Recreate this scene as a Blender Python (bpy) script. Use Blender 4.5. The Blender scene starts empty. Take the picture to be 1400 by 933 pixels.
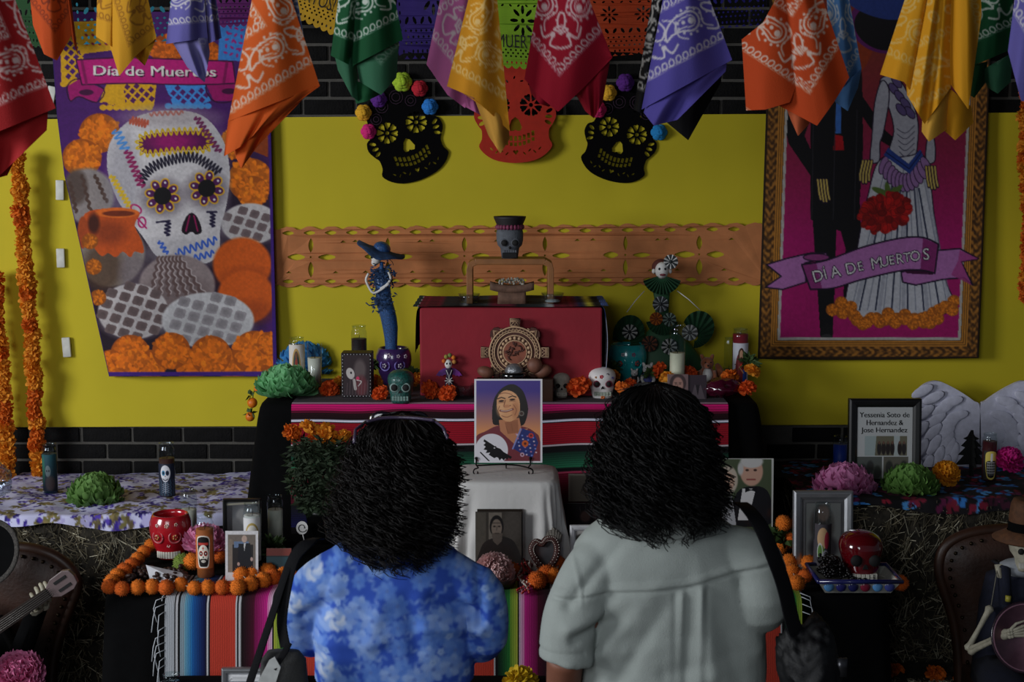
import bpy, math, random
import numpy as np
from mathutils import Vector, Matrix, Euler
random.seed(7); RNG = np.random.RandomState(11)
SC = bpy.context.scene; COL = SC.collection
# ---------------------------------------------------------------- camera, world, light, exposure
CAM_Z, PITCH, F = 2.1, math.radians(7.5), 1944.0
cam = bpy.data.objects.new('camera', bpy.data.cameras.new('camera')); COL.objects.link(cam)
cam.location = (0, 0, CAM_Z); cam.rotation_euler = (math.radians(90) - PITCH, 0, 0)
cam.data.lens = 36.0 * F / 1400; cam.data.sensor_width = 36; cam.data.clip_start = .05
cam.data.dof.use_dof = True; cam.data.dof.focus_distance = 4.75; cam.data.dof.aperture_fstop = 8.0
SC.camera = cam
SC.view_settings.view_transform = 'Standard'; SC.view_settings.look = 'None'
SC.view_settings.gamma = 1; SC.view_settings.use_curve_mapping = False
SC.view_settings.exposure = 0.0
world = bpy.data.worlds.new('world'); SC.world = world; world.use_nodes = True
bg = world.node_tree.nodes['Background']; bg.inputs[0].default_value = (.72, .82, 1, 1); bg.inputs[1].default_value = .075
def area(name, loc, target, sx, sy, power, color):
    l = bpy.data.lights.new(name, 'AREA'); l.shape = 'RECTANGLE'; l.size = sx; l.size_y = sy
    l.energy = power; l.color = color
    o = bpy.data.objects.new(name, l); COL.objects.link(o); o.location = loc
    o.rotation_euler = (Vector(target) - Vector(loc)).to_track_quat('-Z', 'Y').to_euler()
    return o
area('window_light', (-5.0, 1.5, 2.6), (-.3, 5.0, 1.1), 1.8, 1.8, 205, (.93, .96, 1.0))
area('open_front_light', (-1.7, -1.9, 2.8), (-.2, 4.0, 1.1), 2.2, 1.8, 74, (.9, .95, 1.0))
# ---------------------------------------------------------------- picture geometry: pixel -> point on a plane
CP, SP = math.cos(PITCH), math.sin(PITCH)
def P(px, py, Y):
    dx, dz = (px - 700) / F, (466.5 - py) / F
    t = Y / (CP + dz * SP)
    return Vector((t * dx, Y, CAM_Z + t * (dz * CP - SP)))
def Pa(px, py, Y):
    px = np.asarray(px, float); py = np.asarray(py, float); Y = np.asarray(Y, float)
    dx, dz = (px - 700) / F, (466.5 - py) / F
    t = Y / (CP + dz * SP)
    return np.stack([t * dx, Y + 0 * t, CAM_Z + t * (dz * CP - SP)], -1)
def G(px, py, z):
    dx, dz = (px - 700) / F, (466.5 - py) / F
    t = (z - CAM_Z) / (dz * CP - SP)
    return Vector((t * dx, t * (CP + dz * SP), z))
def S(Y, py=600):
    return Y / (CP + (466.5 - py) / F * SP) / F
# ---------------------------------------------------------------- materials
def lin(c):
    c = np.asarray(c, float) / 255.0
    return np.where(c <= .04045, c / 12.92, ((c + .055) / 1.055) ** 2.4)
MATS = {}
def mat(name, col, rough=.8, metal=0, var=.12, scale=40, bump=0, bscale=200, coat=0, transl=0, sheen=0, col2=None, spec=.5):
    if name in MATS: return MATS[name]
    m = bpy.data.materials.new(name); m.use_nodes = True; MATS[name] = m
    nt = m.node_tree; N = nt.nodes; L = nt.links; b = N['Principled BSDF']
    c = lin(col); c2 = lin(col2) if col2 is not None else np.clip(c * (1 - var * 1.6), 0, 1)
    tc = N.new('ShaderNodeTexCoord'); nz = N.new('ShaderNodeTexNoise'); nz.inputs['Scale'].default_value = scale; nz.inputs['Detail'].default_value = 4
    L.new(tc.outputs['Object'], nz.inputs['Vector'])
    rp = N.new('ShaderNodeValToRGB'); rp.color_ramp.elements[0].position = .3; rp.color_ramp.elements[1].position = .7
    rp.color_ramp.elements[0].color = (*c2, 1); rp.color_ramp.elements[1].color = (*np.clip(c * (1 + var * .4), 0, 1), 1)
    L.new(nz.outputs['Fac'], rp.inputs['Fac']); L.new(rp.outputs['Color'], b.inputs['Base Color'])
    b.inputs['Roughness'].default_value = rough; b.inputs['Metallic'].default_value = metal
    b.inputs['Specular IOR Level'].default_value = spec
    if coat: b.inputs['Coat Weight'].default_value = coat; b.inputs['Coat Roughness'].default_value = .08
    if sheen: b.inputs['Sheen Weight'].default_value = sheen
    if bump:
        n2 = N.new('ShaderNodeTexNoise'); n2.inputs['Scale'].default_value = bscale; n2.inputs['Detail'].default_value = 3
        L.new(tc.outputs['Object'], n2.inputs['Vector'])
        bp = N.new('ShaderNodeBump'); bp.inputs['Strength'].default_value = bump; bp.inputs['Distance'].default_value = .004
        L.new(n2.outputs['Fac'], bp.inputs['Height']); L.new(bp.outputs['Normal'], b.inputs['Normal'])
    if transl:
        out = N['Material Output']; tr = N.new('ShaderNodeBsdfTranslucent'); mx = N.new('ShaderNodeMixShader'); mx.inputs[0].default_value = transl
        L.new(rp.outputs['Color'], tr.inputs['Color']); L.new(b.outputs[0], mx.inputs[1]); L.new(tr.outputs[0], mx.inputs[2]); L.new(mx.outputs[0], out.inputs['Surface'])
    return m
def print_mat(name, rough=.85, coat=0, weave=0, transl=0):
    if name in MATS: return MATS[name]
    m = bpy.data.materials.new(name); m.use_nodes = True; MATS[name] = m
    N = m.node_tree.nodes; L = m.node_tree.links; b = N['Principled BSDF']
    a = N.new('ShaderNodeVertexColor'); a.layer_name = 'print'
    L.new(a.outputs['Color'], b.inputs['Base Color']); b.inputs['Roughness'].default_value = rough
    b.inputs['Specular IOR Level'].default_value = .3
    if coat: b.inputs['Coat Weight'].default_value = coat; b.inputs['Coat Roughness'].default_value = .1
    if weave:
        tc = N.new('ShaderNodeTexCoord'); nz = N.new('ShaderNodeTexNoise'); nz.inputs['Scale'].default_value = 350
        L.new(tc.outputs['Object'], nz.inputs['Vector']); bp = N.new('ShaderNodeBump'); bp.inputs['Strength'].default_value = weave; bp.inputs['Distance'].default_value = .002
        L.new(nz.outputs['Fac'], bp.inputs['Height']); L.new(bp.outputs['Normal'], b.inputs['Normal'])
    if transl:
        tr = N.new('ShaderNodeBsdfTranslucent'); mx = N.new('ShaderNodeMixShader'); mx.inputs[0].default_value = transl
        L.new(a.outputs['Color'], tr.inputs['Color']); L.new(b.outputs[0], mx.inputs[1]); L.new(tr.outputs[0], mx.inputs[2]); L.new(mx.outputs[0], N['Material Output'].inputs['Surface'])
    return m
def glass_mat(name, col=(240, 245, 245), mixt=.16, rough=.03):
    if name in MATS: return MATS[name]
    m = bpy.data.materials.new(name); m.use_nodes = True; MATS[name] = m
    N = m.node_tree.nodes; L = m.node_tree.links; N.remove(N['Principled BSDF'])
    t = N.new('ShaderNodeBsdfTransparent'); t.inputs[0].default_value = (*lin(col), 1)
    g = N.new('ShaderNodeBsdfGlossy'); g.inputs['Roughness'].default_value = rough; g.inputs[0].default_value = (.9, .95, 1, 1)
    lw = N.new('ShaderNodeLayerWeight'); lw.inputs[0].default_value = .35
    mr = N.new('ShaderNodeMath'); pw_ = N.new('ShaderNodeMath'); pw_.operation = 'POWER'; pw_.inputs[1].default_value = 3; mr.operation = 'MULTIPLY_ADD'; mr.inputs[1].default_value = .6; mr.inputs[2].default_value = mixt * .25
    L.new(lw.outputs['Facing'], pw_.inputs[0]); L.new(pw_.outputs[0], mr.inputs[0])
    x = N.new('ShaderNodeMixShader'); L.new(mr.outputs[0], x.inputs[0]); L.new(t.outputs[0], x.inputs[1]); L.new(g.outputs[0], x.inputs[2])
    L.new(x.outputs[0], N['Material Output'].inputs['Surface'])
    return m
# ---------------------------------------------------------------- object helpers
def tag(o, label, cat, group=None):
    o['label'] = label; o['category'] = cat
    if group: o['group'] = group
    return o
def wloc(o):
    v = Vector((0, 0, 0))
    while o is not None: v += o.location; o = o.parent
    return v
def E(name, label, cat, loc, group=None):
    o = bpy.data.objects.new(name, None); COL.objects.link(o); o.location = loc; o.empty_display_size = .05
    return tag(o, label, cat, group)
def put(name, me, parent=None, loc=None, rot=None, scale=None):
    o = bpy.data.objects.new(name, me); COL.objects.link(o)
    if parent is not None: o.parent = parent
    if loc is not None: o.location = Vector(loc) - (wloc(parent) if parent is not None else Vector((0, 0, 0)))
    if rot is not None: o.rotation_euler = rot
    if scale is not None: o.scale = (scale,) * 3 if isinstance(scale, (int, float)) else scale
    return o
def np_mesh(name, V, Fq, m, smooth=True, tris=None):
    me = bpy.data.meshes.new(name); V = np.asarray(V, np.float32)
    Fq = np.asarray(Fq, np.int32).reshape(-1, 4) if Fq is not None and len(Fq) else np.zeros((0, 4), np.int32)
    T = np.asarray(tris, np.int32).reshape(-1, 3) if tris is not None and len(tris) else np.zeros((0, 3), np.int32)
    me.vertices.add(len(V)); me.vertices.foreach_set('co', V.ravel())
    loops = np.concatenate([Fq.ravel(), T.ravel()]); me.loops.add(len(loops)); me.loops.foreach_set('vertex_index', loops)
    nq, nt = len(Fq), len(T); me.polygons.add(nq + nt)
    st = np.concatenate([np.arange(nq) * 4, nq * 4 + np.arange(nt) * 3]).astype(np.int32)
    me.polygons.foreach_set('loop_start', st)
    me.polygons.foreach_set('use_smooth', np.full(nq + nt, smooth))
    me.update(calc_edges=True); me.validate()
    if m: me.materials.append(m)
    return me
def set_print(me, rgb):
    a = me.color_attributes.new('print', 'BYTE_COLOR', 'POINT')
    c = np.ones((len(rgb), 4), np.float32); c[:, :3] = np.clip(rgb, 0, 255) / 255.0
    a.data.foreach_set('color_srgb', c.ravel())
class MB:
    def __init__(s): s.v = []; s.f = []
    def add(s, vs, fs):
        n = len(s.v); s.v += [tuple(p) for p in vs]; s.f += [tuple(i + n for i in f) for f in fs]; return s
    def box(s, lo, hi, M=None):
        x0, y0, z0 = lo; x1, y1, z1 = hi
        v = [(x0, y0, z0), (x1, y0, z0), (x1, y1, z0), (x0, y1, z0), (x0, y0, z1), (x1, y0, z1), (x1, y1, z1), (x0, y1, z1)]
        if M is not None: v = [M @ Vector(p) for p in v]
        return s.add(v, [(3, 2, 1, 0), (4, 5, 6, 7), (0, 1, 5, 4), (1, 2, 6, 5), (2, 3, 7, 6), (3, 0, 4, 7)])
    def rings(s, R, cap=True, close=True):
        n = len(R[0]); vs = [p for r in R for p in r]; fs = []
        for i in range(len(R) - 1):
            for j in range(n if close else n - 1):
                k = (j + 1) % n; fs.append((i * n + j, i * n + k, (i + 1) * n + k, (i + 1) * n + j))
        if cap: fs += [tuple(range(n))[::-1], tuple(range((len(R) - 1) * n, len(R) * n))]
        return s.add(vs, fs)
    def lathe(s, c, prof, n=24, cap=True):
        return s.rings([[(c[0] + r * math.cos(2 * math.pi * j / n), c[1] + r * math.sin(2 * math.pi * j / n), c[2] + z) for j in range(n)] for r, z in prof], cap)
    def tube(s, path, rad, n=8, cap=True, flat=1):
        path = [Vector(p) for p in path]; R = []; up = None
        for i, p in enumerate(path):
            t = (path[min(i + 1, len(path) - 1)] - path[max(i - 1, 0)]).normalized()
            if up is None: up = Vector((0, 0, 1)) if abs(t.z) < .9 else Vector((0, 1, 0))
            a = t.cross(up).normalized(); b = a.cross(t).normalized(); up = b
            r = rad[i] if hasattr(rad, '__len__') else rad
            R.append([p + a * (r * math.cos(2 * math.pi * j / n)) + b * (r * flat * math.sin(2 * math.pi * j / n)) for j in range(n)])
        return s.rings(R, cap)
    def ell(s, c, r, n=16, m=10, M=None):
        if not hasattr(r, '__len__'): r = (r, r, r)
        vs = []; fs = []; c = Vector(c)
        for i in range(m + 1):
            a = math.pi * i / m
            for j in range(n):
                b = 2 * math.pi * j / n; p = Vector((r[0] * math.sin(a) * math.cos(b), r[1] * math.sin(a) * math.sin(b), r[2] * math.cos(a)))
                if M is not None: p = M @ p
                vs.append(c + p)
        for i in range(m):
            for j in range(n):
                k = (j + 1) % n; fs.append((i * n + j, (i + 1) * n + j, (i + 1) * n + k, i * n + k))
        return s.add(vs, fs)
    def loft(s, secs, c=(0, 0, 0), n=28, pw=2.2, cap=True):
        # secs: (z, half width, y front, y back, x offset); front = towards -y
        R = []
        for q in secs:
            z, w, yf, yb = q[:4]; xo = q[4] if len(q) > 4 else 0; p_ = q[5] if len(q) > 5 else pw
            ring = []
            for j in range(n):
                a = 2 * math.pi * j / n; ca, sa = math.cos(a), math.sin(a)
                x = w * math.copysign(abs(ca) ** (2 / p_), ca); yy = math.copysign(abs(sa) ** (2 / p_), sa)
                y = (yf + yb) / 2 + (yb - yf) / 2 * yy
                ring.append((c[0] + xo + x, c[1] + y, c[2] + z))
            R.append(ring)
        return s.rings(R, cap)
    def mesh(s, name, m, smooth=True, off=Vector((0, 0, 0))):
        me = bpy.data.meshes.new(name); me.from_pydata([(p[0] - off.x, p[1] - off.y, p[2] - off.z) for p in s.v], [], s.f); me.update()
        if smooth: me.polygons.foreach_set('use_smooth', [True] * len(me.polygons))
        if m: me.materials.append(m)
        return me
    def build(s, name, m, parent=None, smooth=True, origin=None, bevel=0, solid=0):
        off = wloc(parent) if parent is not None else Vector(origin if origin is not None else (0, 0, 0))
        o = bpy.data.objects.new(name, s.mesh(name, m, smooth, off)); COL.objects.link(o)
        if parent is not None: o.parent = parent
        elif origin is not None: o.location = origin
        if solid: md = o.modifiers.new('s', 'SOLIDIFY'); md.thickness = solid
        if bevel: md = o.modifiers.new('b', 'BEVEL'); md.width = bevel; md.segments = 2; md.limit_method = 'ANGLE'
        return o
def evaluated(o, remove=True):
    dg = bpy.context.evaluated_depsgraph_get(); dg.update(); e = o.evaluated_get(dg)
    me = bpy.data.meshes.new_from_object(e, preserve_all_data_layers=True, depsgraph=dg)
    if remove:
        d = o.data; bpy.data.objects.remove(o)
    return me
def co_of(me):
    a = np.empty(len(me.vertices) * 3, np.float32); me.vertices.foreach_get('co', a); return a.reshape(-1, 3)
def no_of(me):
    a = np.empty(len(me.vertices) * 3, np.float32); me.vertices.foreach_get('normal', a); return a.reshape(-1, 3)
def set_co(me, a): me.vertices.foreach_set('co', np.asarray(a, np.float32).ravel()); me.update()
# ---------------------------------------------------------------- value noise
_NT = RNG.rand(64, 64, 64).astype(np.float32)
def vnoise(p, sc):
    p = np.asarray(p, float) * sc; i = np.floor(p).astype(int); f = p - i; f = f * f * (3 - 2 * f); r = 0
    for dx in (0, 1):
        for dy in (0, 1):
            for dz in (0, 1):
                w = (f[:, 0] if dx else 1 - f[:, 0]) * (f[:, 1] if dy else 1 - f[:, 1]) * (f[:, 2] if dz else 1 - f[:, 2])
                r = r + w * _NT[(i[:, 0] + dx) % 64, (i[:, 1] + dy) % 64, (i[:, 2] + dz) % 64]
    return r - .5
# ---------------------------------------------------------------- printed pictures: colours painted on a fine grid of a flat print
_TXT = {}
def text_tris(s):
    if s in _TXT: return _TXT[s]
    cu = bpy.data.curves.new('t', 'FONT'); cu.body = s; cu.size = 1; cu.resolution_u = 3; cu.align_x = 'CENTER'
    o = bpy.data.objects.new('t', cu); COL.objects.link(o); me = evaluated(o); bpy.data.curves.remove(cu)
    v = co_of(me)[:, :2]; me.calc_loop_triangles(); t = np.array([list(q.vertices) for q in me.loop_triangles]); bpy.data.meshes.remove(me)
    _TXT[s] = (v, t); return _TXT[s]
class Cv:
    def __init__(s, x0, y0, x1, y1, bgc, k=1.5):
        s.x0, s.y0, s.x1, s.y1, s.k = x0, y0, x1, y1, k
        s.w = max(2, int(round((x1 - x0) * k)) + 1); s.h = max(2, int(round((y1 - y0) * k)) + 1)
        s.X, s.Y = np.meshgrid(np.linspace(x0, x1, s.w), np.linspace(y0, y1, s.h))
        s.a = np.empty((s.h, s.w, 3)); s.a[:] = bgc
    def _sl(s, xa, xb, ya, yb):
        i0 = max(0, int((ya - s.y0) * s.k) - 2); i1 = min(s.h, int((yb - s.y0) * s.k) + 3)
        j0 = max(0, int((xa - s.x0) * s.k) - 2); j1 = min(s.w, int((xb - s.x0) * s.k) + 3)
        if i1 <= i0 or j1 <= j0: return None
        return (slice(i0, i1), slice(j0, j1))
    def _mix(s, sl, m, col):
        m = np.clip(m, 0, 1)[..., None]; s.a[sl] = s.a[sl] * (1 - m) + np.asarray(col, float) * m
    def ell(s, cx, cy, rx, ry=None, col=(0, 0, 0), rot=0, a=1, soft=.7, edge=None):
        ry = ry or rx; R = max(rx, ry) + 2 * soft; sl = s._sl(cx - R, cx + R, cy - R, cy + R)
        if sl is None: return
        x = s.X[sl] - cx; y = s.Y[sl] - cy; c, n = math.cos(rot), math.sin(rot); u = x * c + y * n; v = -x * n + y * c
        d = (np.sqrt((u / rx) ** 2 + (v / ry) ** 2) - 1) * min(rx, ry)
        s._mix(sl, a * np.clip(.5 - d / soft, 0, 1), col)
    def poly(s, pts, col, a=1):
        p = np.asarray(pts, float); sl = s._sl(p[:, 0].min(), p[:, 0].max(), p[:, 1].min(), p[:, 1].max())
        if sl is None: return
        X, Y = s.X[sl], s.Y[sl]; ins = np.zeros(X.shape, bool)
        for i in range(len(p)):
            xa, ya = p[i]; xb, yb = p[(i + 1) % len(p)]
            if ya == yb: continue
            c = ((ya > Y) != (yb > Y)) & (X < (xb - xa) * (Y - ya) / (yb - ya) + xa); ins ^= c
        s._mix(sl, ins * a, col)
    def line(s, pts, w, col, a=1, closed=False):
        p = [tuple(q) for q in pts]
        if closed: p = p + [p[0]]
        q = np.asarray(p, float); sl = s._sl(q[:, 0].min() - w, q[:, 0].max() + w, q[:, 1].min() - w, q[:, 1].max() + w)
        if sl is None: return
        X, Y = s.X[sl], s.Y[sl]; D = np.full(X.shape, 1e9)
        for (xa, ya), (xb, yb) in zip(p[:-1], p[1:]):
            dx, dy = xb - xa, yb - ya; l2 = dx * dx + dy * dy or 1e-9
            t = np.clip(((X - xa) * dx + (Y - ya) * dy) / l2, 0, 1); D = np.minimum(D, (X - xa - t * dx) ** 2 + (Y - ya - t * dy) ** 2)
        s._mix(sl, a * np.clip(.5 + (w / 2 - np.sqrt(D)) * s.k, 0, 1), col)
    def text(s, body, cx, cy, hgt, col, ang=0, sx=1, shear=0, fit=None):
        v, t = text_tris(body)
        if fit: sx = fit / ((v[:, 0].max() - v[:, 0].min()) * hgt / .7)
        c, n = math.cos(ang), math.sin(ang)
        x = v[:, 0] * hgt / .7 * sx + v[:, 1] * shear * hgt; y = -v[:, 1] * hgt / .7 + hgt / 2
        q = np.stack([cx + x * c - y * n, cy + x * n + y * c], -1)
        for k in t: s.poly(q[k], col)
    def grad(s, top, bot, ya=None, yb=None):
        ya = s.y0 if ya is None else ya; yb = s.y1 if yb is None else yb
        t = np.clip((s.Y - ya) / (yb - ya), 0, 1)[..., None]; s.a[:] = np.asarray(top, float) * (1 - t) + np.asarray(bot, float) * t
    def marigold(s, cx, cy, r, base=(225, 110, 25), seed=0, n=90):
        rr = random.Random(seed + int(cx * 7 + cy)); b = np.asarray(base, float)
        s.ell(cx, cy, r * .93, r * .9, b * .72)
        for i in range(n):
            q = 1 - i / n; a = rr.random() * 6.283; d = r * (.9 * q ** .6) * (.75 + .25 * rr.random()); sh = .72 + .38 * rr.random()
            s.ell(cx + d * math.cos(a), cy + d * math.sin(a) * .95, r * .17, r * .1, np.clip(b * sh + (15 * sh, 12 * sh, 0), 0, 255), rot=a + rr.uniform(-.6, .6))
    def grain(s, amt, sc=.5, seed=0):
        n = vnoise(np.stack([s.X.ravel() * sc, s.Y.ravel() * sc, np.full(s.X.size, seed + .37)], -1), 1).reshape(s.h, s.w, 1)
        s.a *= 1 + amt * 2 * n
    def sample(s, px, py):
        j = np.clip((px - s.x0) * s.k, 0, s.w - 1.001); i = np.clip((py - s.y0) * s.k, 0, s.h - 1.001)
        i0, j0 = i.astype(int), j.astype(int); fi, fj = (i - i0)[..., None], (j - j0)[..., None]
        return (s.a[i0, j0] * (1 - fi) * (1 - fj) + s.a[i0 + 1, j0] * fi * (1 - fj) + s.a[i0, j0 + 1] * (1 - fi) * fj + s.a[i0 + 1, j0 + 1] * fi * fj)
def grid_faces(nv, nu):
    i, j = np.meshgrid(np.arange(nv - 1), np.arange(nu - 1), indexing='ij'); a = (i * nu + j).ravel()
    return np.stack([a, a + nu, a + nu + 1, a + 1], -1)
def print_obj(name, W, rgb, m, parent=None, origin=None, smooth=True):
    nv, nu = W.shape[:2]; off = np.array(wloc(parent) if parent is not None else (origin if origin is not None else (0, 0, 0)))
    me = np_mesh(name, W.reshape(-1, 3) - off, grid_faces(nv, nu), m, smooth); set_print(me, rgb.reshape(-1, 3))
    o = bpy.data.objects.new(name, me); COL.objects.link(o)
    if parent is not None: o.parent = parent
    elif origin is not None: o.location = origin
    return o
def cv_map(cv, fn):  # world points of every sample of a canvas
    return fn(cv.X, cv.Y), cv.a
def zig(pts, amp, n):
    """wavy squiggle along a polyline"""
    p = np.asarray(pts, float); d = np.concatenate([[0], np.cumsum(np.linalg.norm(np.diff(p, axis=0), axis=1))]); out = []
    for i in range(n * 8 + 1):
        t = d[-1] * i / (n * 8); x = np.interp(t, d, p[:, 0]); y = np.interp(t, d, p[:, 1]); t2 = min(t + .5, d[-1]); t1 = max(t - .5, 0)
        tx = np.interp(t2, d, p[:, 0]) - np.interp(t1, d, p[:, 0]); ty = np.interp(t2, d, p[:, 1]) - np.interp(t1, d, p[:, 1]); l = math.hypot(tx, ty) or 1
        o = amp * math.sin(2 * math.pi * i / 8); out.append((x - ty / l * o, y + tx / l * o))
    return out
def spline(pts, n=40, closed=False):
    p = [np.asarray(q, float) for q in pts]; m = len(p); out = []; segs = m if closed else m - 1
    for k in range(n + (0 if closed else 1)):
        t = k / n * segs; i = min(int(t), segs - 1); f = t - i
        g = (lambda a: p[a % m]) if closed else (lambda a: p[min(max(a, 0), m - 1)])
        a, b, c, d = g(i - 1), g(i), g(i + 1), g(i + 2)
        out.append(.5 * (2 * b + (c - a) * f + (2 * a - 5 * b + 4 * c - d) * f * f + (3 * b - a - 3 * c + d) * f ** 3))
    return out
def cutout(name, outline, holes, Y, th, m, parent=None, origin=None, yfun=None):
    """flat sheet cut to an outline with holes, given in picture units on the upright plane Y"""
    cu = bpy.data.curves.new('c', 'CURVE'); cu.dimensions = '2D'; cu.fill_mode = 'BOTH'; cu.extrude = th / 2
    for poly in [outline] + list(holes):
        w = Pa([q[0] for q in poly], [q[1] for q in poly], Y); sp = cu.splines.new('POLY'); sp.points.add(len(poly) - 1); sp.use_cyclic_u = True
        for q, (x, _, z) in zip(sp.points, w): q.co = (x, z, 0, 1)
    o = bpy.data.objects.new('c', cu); COL.objects.link(o); me = evaluated(o); bpy.data.curves.remove(cu); me.name = name
    c = co_of(me); w = np.stack([c[:, 0], Y - c[:, 2], c[:, 1]], -1)
    if yfun is not None: w[:, 1] += yfun(w[:, 0], w[:, 2])
    off = np.array(wloc(parent) if parent is not None else (origin if origin is not None else (0, 0, 0)))
    set_co(me, w - off); me.materials.clear(); me.materials.append(m)
    ob = bpy.data.objects.new(name, me); COL.objects.link(ob)
    if parent is not None: ob.parent = parent
    elif origin is not None: ob.location = origin
    return ob
def circ(cx, cy, rx, ry=None, n=14, rot=0):
    ry = ry or rx; c, s_ = math.cos(rot), math.sin(rot)
    return [(cx + rx * math.cos(2 * math.pi * i / n) * c - ry * math.sin(2 * math.pi * i / n) * s_, cy + rx * math.cos(2 * math.pi * i / n) * s_ + ry * math.sin(2 * math.pi * i / n) * c) for i in range(n)]
def remesh(mb, vox, smooth_it=6):
    o = bpy.data.objects.new('r', mb.mesh('r', None)); COL.objects.link(o)
    md = o.modifiers.new('r', 'REMESH'); md.mode = 'VOXEL'; md.voxel_size = vox
    if smooth_it: s2 = o.modifiers.new('s', 'SMOOTH'); s2.iterations = smooth_it; s2.factor = .5
    me = evaluated(o); me.polygons.foreach_set('use_smooth', [True] * len(me.polygons)); return me
# ================================================================ the setting
YW = 5.5
def structure(o): o['kind'] = 'structure'; return o
m_mortar = mat('mortar', (84, 81, 76), .95, bump=.6, bscale=300)
m_brick = mat('brick_black', (17, 16, 16), .9, var=.25, bump=.8, bscale=120, spec=.2)
m_floor = mat('floor_concrete', (70, 66, 62), .7, bump=.3)
m_ceil = mat('ceiling_paint', (60, 58, 56), .9)
wall = structure(MB().box((-5, YW, 0), (5, YW + .15, 3.3)).build('wall_back', m_mortar, smooth=False))
structure(MB().box((-6, -3, -.1), (6, YW + .15, 0)).build('floor', m_floor, smooth=False))
structure(MB().box((-6, 1.2, 3.3), (6, YW + .15, 3.4)).build('ceiling', m_ceil, smooth=False))
bl, bh, mo = .188, .0555, .0115
bms = []
for k in range(4):
    o = MB().box((-bl / 2, -.007, -bh / 2), (bl / 2, .01, bh / 2)).build('t', m_brick, smooth=True, bevel=.003)
    me = evaluated(o); c = co_of(me); c += .0022 * np.stack([vnoise(c + k * 3.1, 40), vnoise(c + k * 3.1 + 9, 25), vnoise(c + k * 3.1 + 4, 40)], -1); set_co(me, c); me.name = 'brick'; bms.append(me)
zt, zb = P(0, 176, YW).z, P(0, -22, YW).z
z0 = P(0, 585, YW).z + bh / 2 + mo - 5 * (bh + mo)
row = 0
while z0 + row * (bh + mo) < zb + .03:
    z = z0 + row * (bh + mo); top = z > zt - .02; bot = z < P(0, 572, YW).z
    if top or bot:
        for i in range(-13, 14):
            x = (i + (.5 if row % 2 else 0)) * (bl + mo)
            if abs(x) > 2.2 or (bot and -.84 < x < 1.0): continue
            put('brick', bms[random.randrange(4)], wall, (x + random.uniform(-.002, .002), YW - random.uniform(0, .004), z), (0, random.uniform(-.006, .006), 0))
    row += 1
# yellow paper on the wall
m_paper = mat('yellow_paper', (200, 182, 26), .82, var=.04, scale=3)
YP = YW - .022
U, Vv = np.meshgrid(np.linspace(-260, 1660, 240), np.linspace(0, 1, 60))
tp = np.interp(U, [-260, 60, 700, 1400, 1660], [164, 163, 158, 154, 153]); bt = np.interp(U, [-260, 0, 345, 1400], [583, 584, 583, 580])
PY = tp + (bt - tp) * Vv; W = Pa(U, PY, YP)
W[..., 1] -= (.007 * vnoise(np.stack([W[..., 0].ravel() * 1.2, W[..., 2].ravel() * 5, np.zeros(W[..., 0].size)], -1), 1.3) + .004 * vnoise(np.stack([W[..., 0].ravel() * 4, W[..., 2].ravel() * 2, np.ones(W[..., 0].size)], -1), 2.5)).reshape(U.shape) + .004
og = P(700, 583, YP); o = put('paper_backdrop', np_mesh('paper_backdrop', W.reshape(-1, 3) - np.array(og), grid_faces(60, 240), m_paper), None, og)
tag(o, 'wide sheet of bright yellow paper covering the black brick wall', 'paper'); o['kind'] = 'thing'
# white strips of tape beside the skull banner
m_tape = mat('white_tape', (225, 225, 215), .6)
for (x, y, h, a, lb) in ((82, 260, 27, .03, 'small white adhesive strip topmost beside the skull banner edge'), (83, 353, 26, 0, 'small white adhesive strip in the middle of three on yellow paper'), (91, 475, 27, -.05, 'small white adhesive strip lowest on yellow paper by garland'), (70, 130, 24, .2, 'small white adhesive strip on black brick at banner top corner')):
    c = P(x, y, YP - .014); s = S(YP, y); b = MB().box((-5.5 * s, -.006, -h / 2 * s), (5.5 * s, .006, h / 2 * s)).build('adhesive_strip', m_tape, bevel=.003)
    b.location = c; b.rotation_euler = (.0, a, .1); tag(b, lb, 'tape')
# orange crepe strip with cut-outs
def leafy(cx, cy, rx, ry, n=12): return [(cx + rx * math.cos(2 * math.pi * i / n), cy + ry * math.sin(2 * math.pi * i / n) * (1 - .35 * abs(math.cos(2 * math.pi * i / n)))) for i in range(n)]
xs = np.arange(374, 1052, 3.6); hol = []
def e_top(x): return np.interp(x, [380, 1040], [315, 309])
def e_bot(x): return np.interp(x, [380, 1040], [389, 386])
out = [(x, e_top(x) - 4.5 * abs(math.sin((x - 380) / 29 * math.pi)) + random.uniform(-.6, .6)) for x in xs] + [(x, e_bot(x) + 4.5 * abs(math.sin((x - 380) / 29 * math.pi)) + random.uniform(-.6, .6)) for x in xs[::-1]]
for i in range(23):
    x = 394 + i * 29
    if x < 1028: hol += [leafy(x, e_top(x) + 4, 8, 3.2), leafy(x, e_bot(x) - 4, 7.5, 3)]
for i, x in enumerate((425, 530, 635, 745, 855, 956)):
    cy = (e_top(x) + e_bot(x)) / 2; v = random.uniform(.8, 1.2)
    hol += [leafy(x, cy - 16, 3.6 * v, 10), leafy(x, cy + 17, 4 * v, 11), leafy(x - 20, cy, 13 * v, 4.6), leafy(x + 22, cy, 12, 4.4 * v), circ(x, cy, 1.5, n=6)]
    for q in (-52, 52):
        if 385 < x + q < 1020: hol.append([(x + q * .85 - 4, cy - 20), (x + q * .85, cy - 23), (x + q * .85 + 4, cy - 20)])
    hol += [[(x + q - 4, cy + 22), (x + q, cy + 19), (x + q + 4, cy + 22)] for q in (-30, 34) if 385 < x + q < 1020]
m_crepe = mat('crepe_orange', (208, 132, 80), .85, var=.12, scale=14, transl=.15)
og = P(708, 392, YP - .02)
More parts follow.
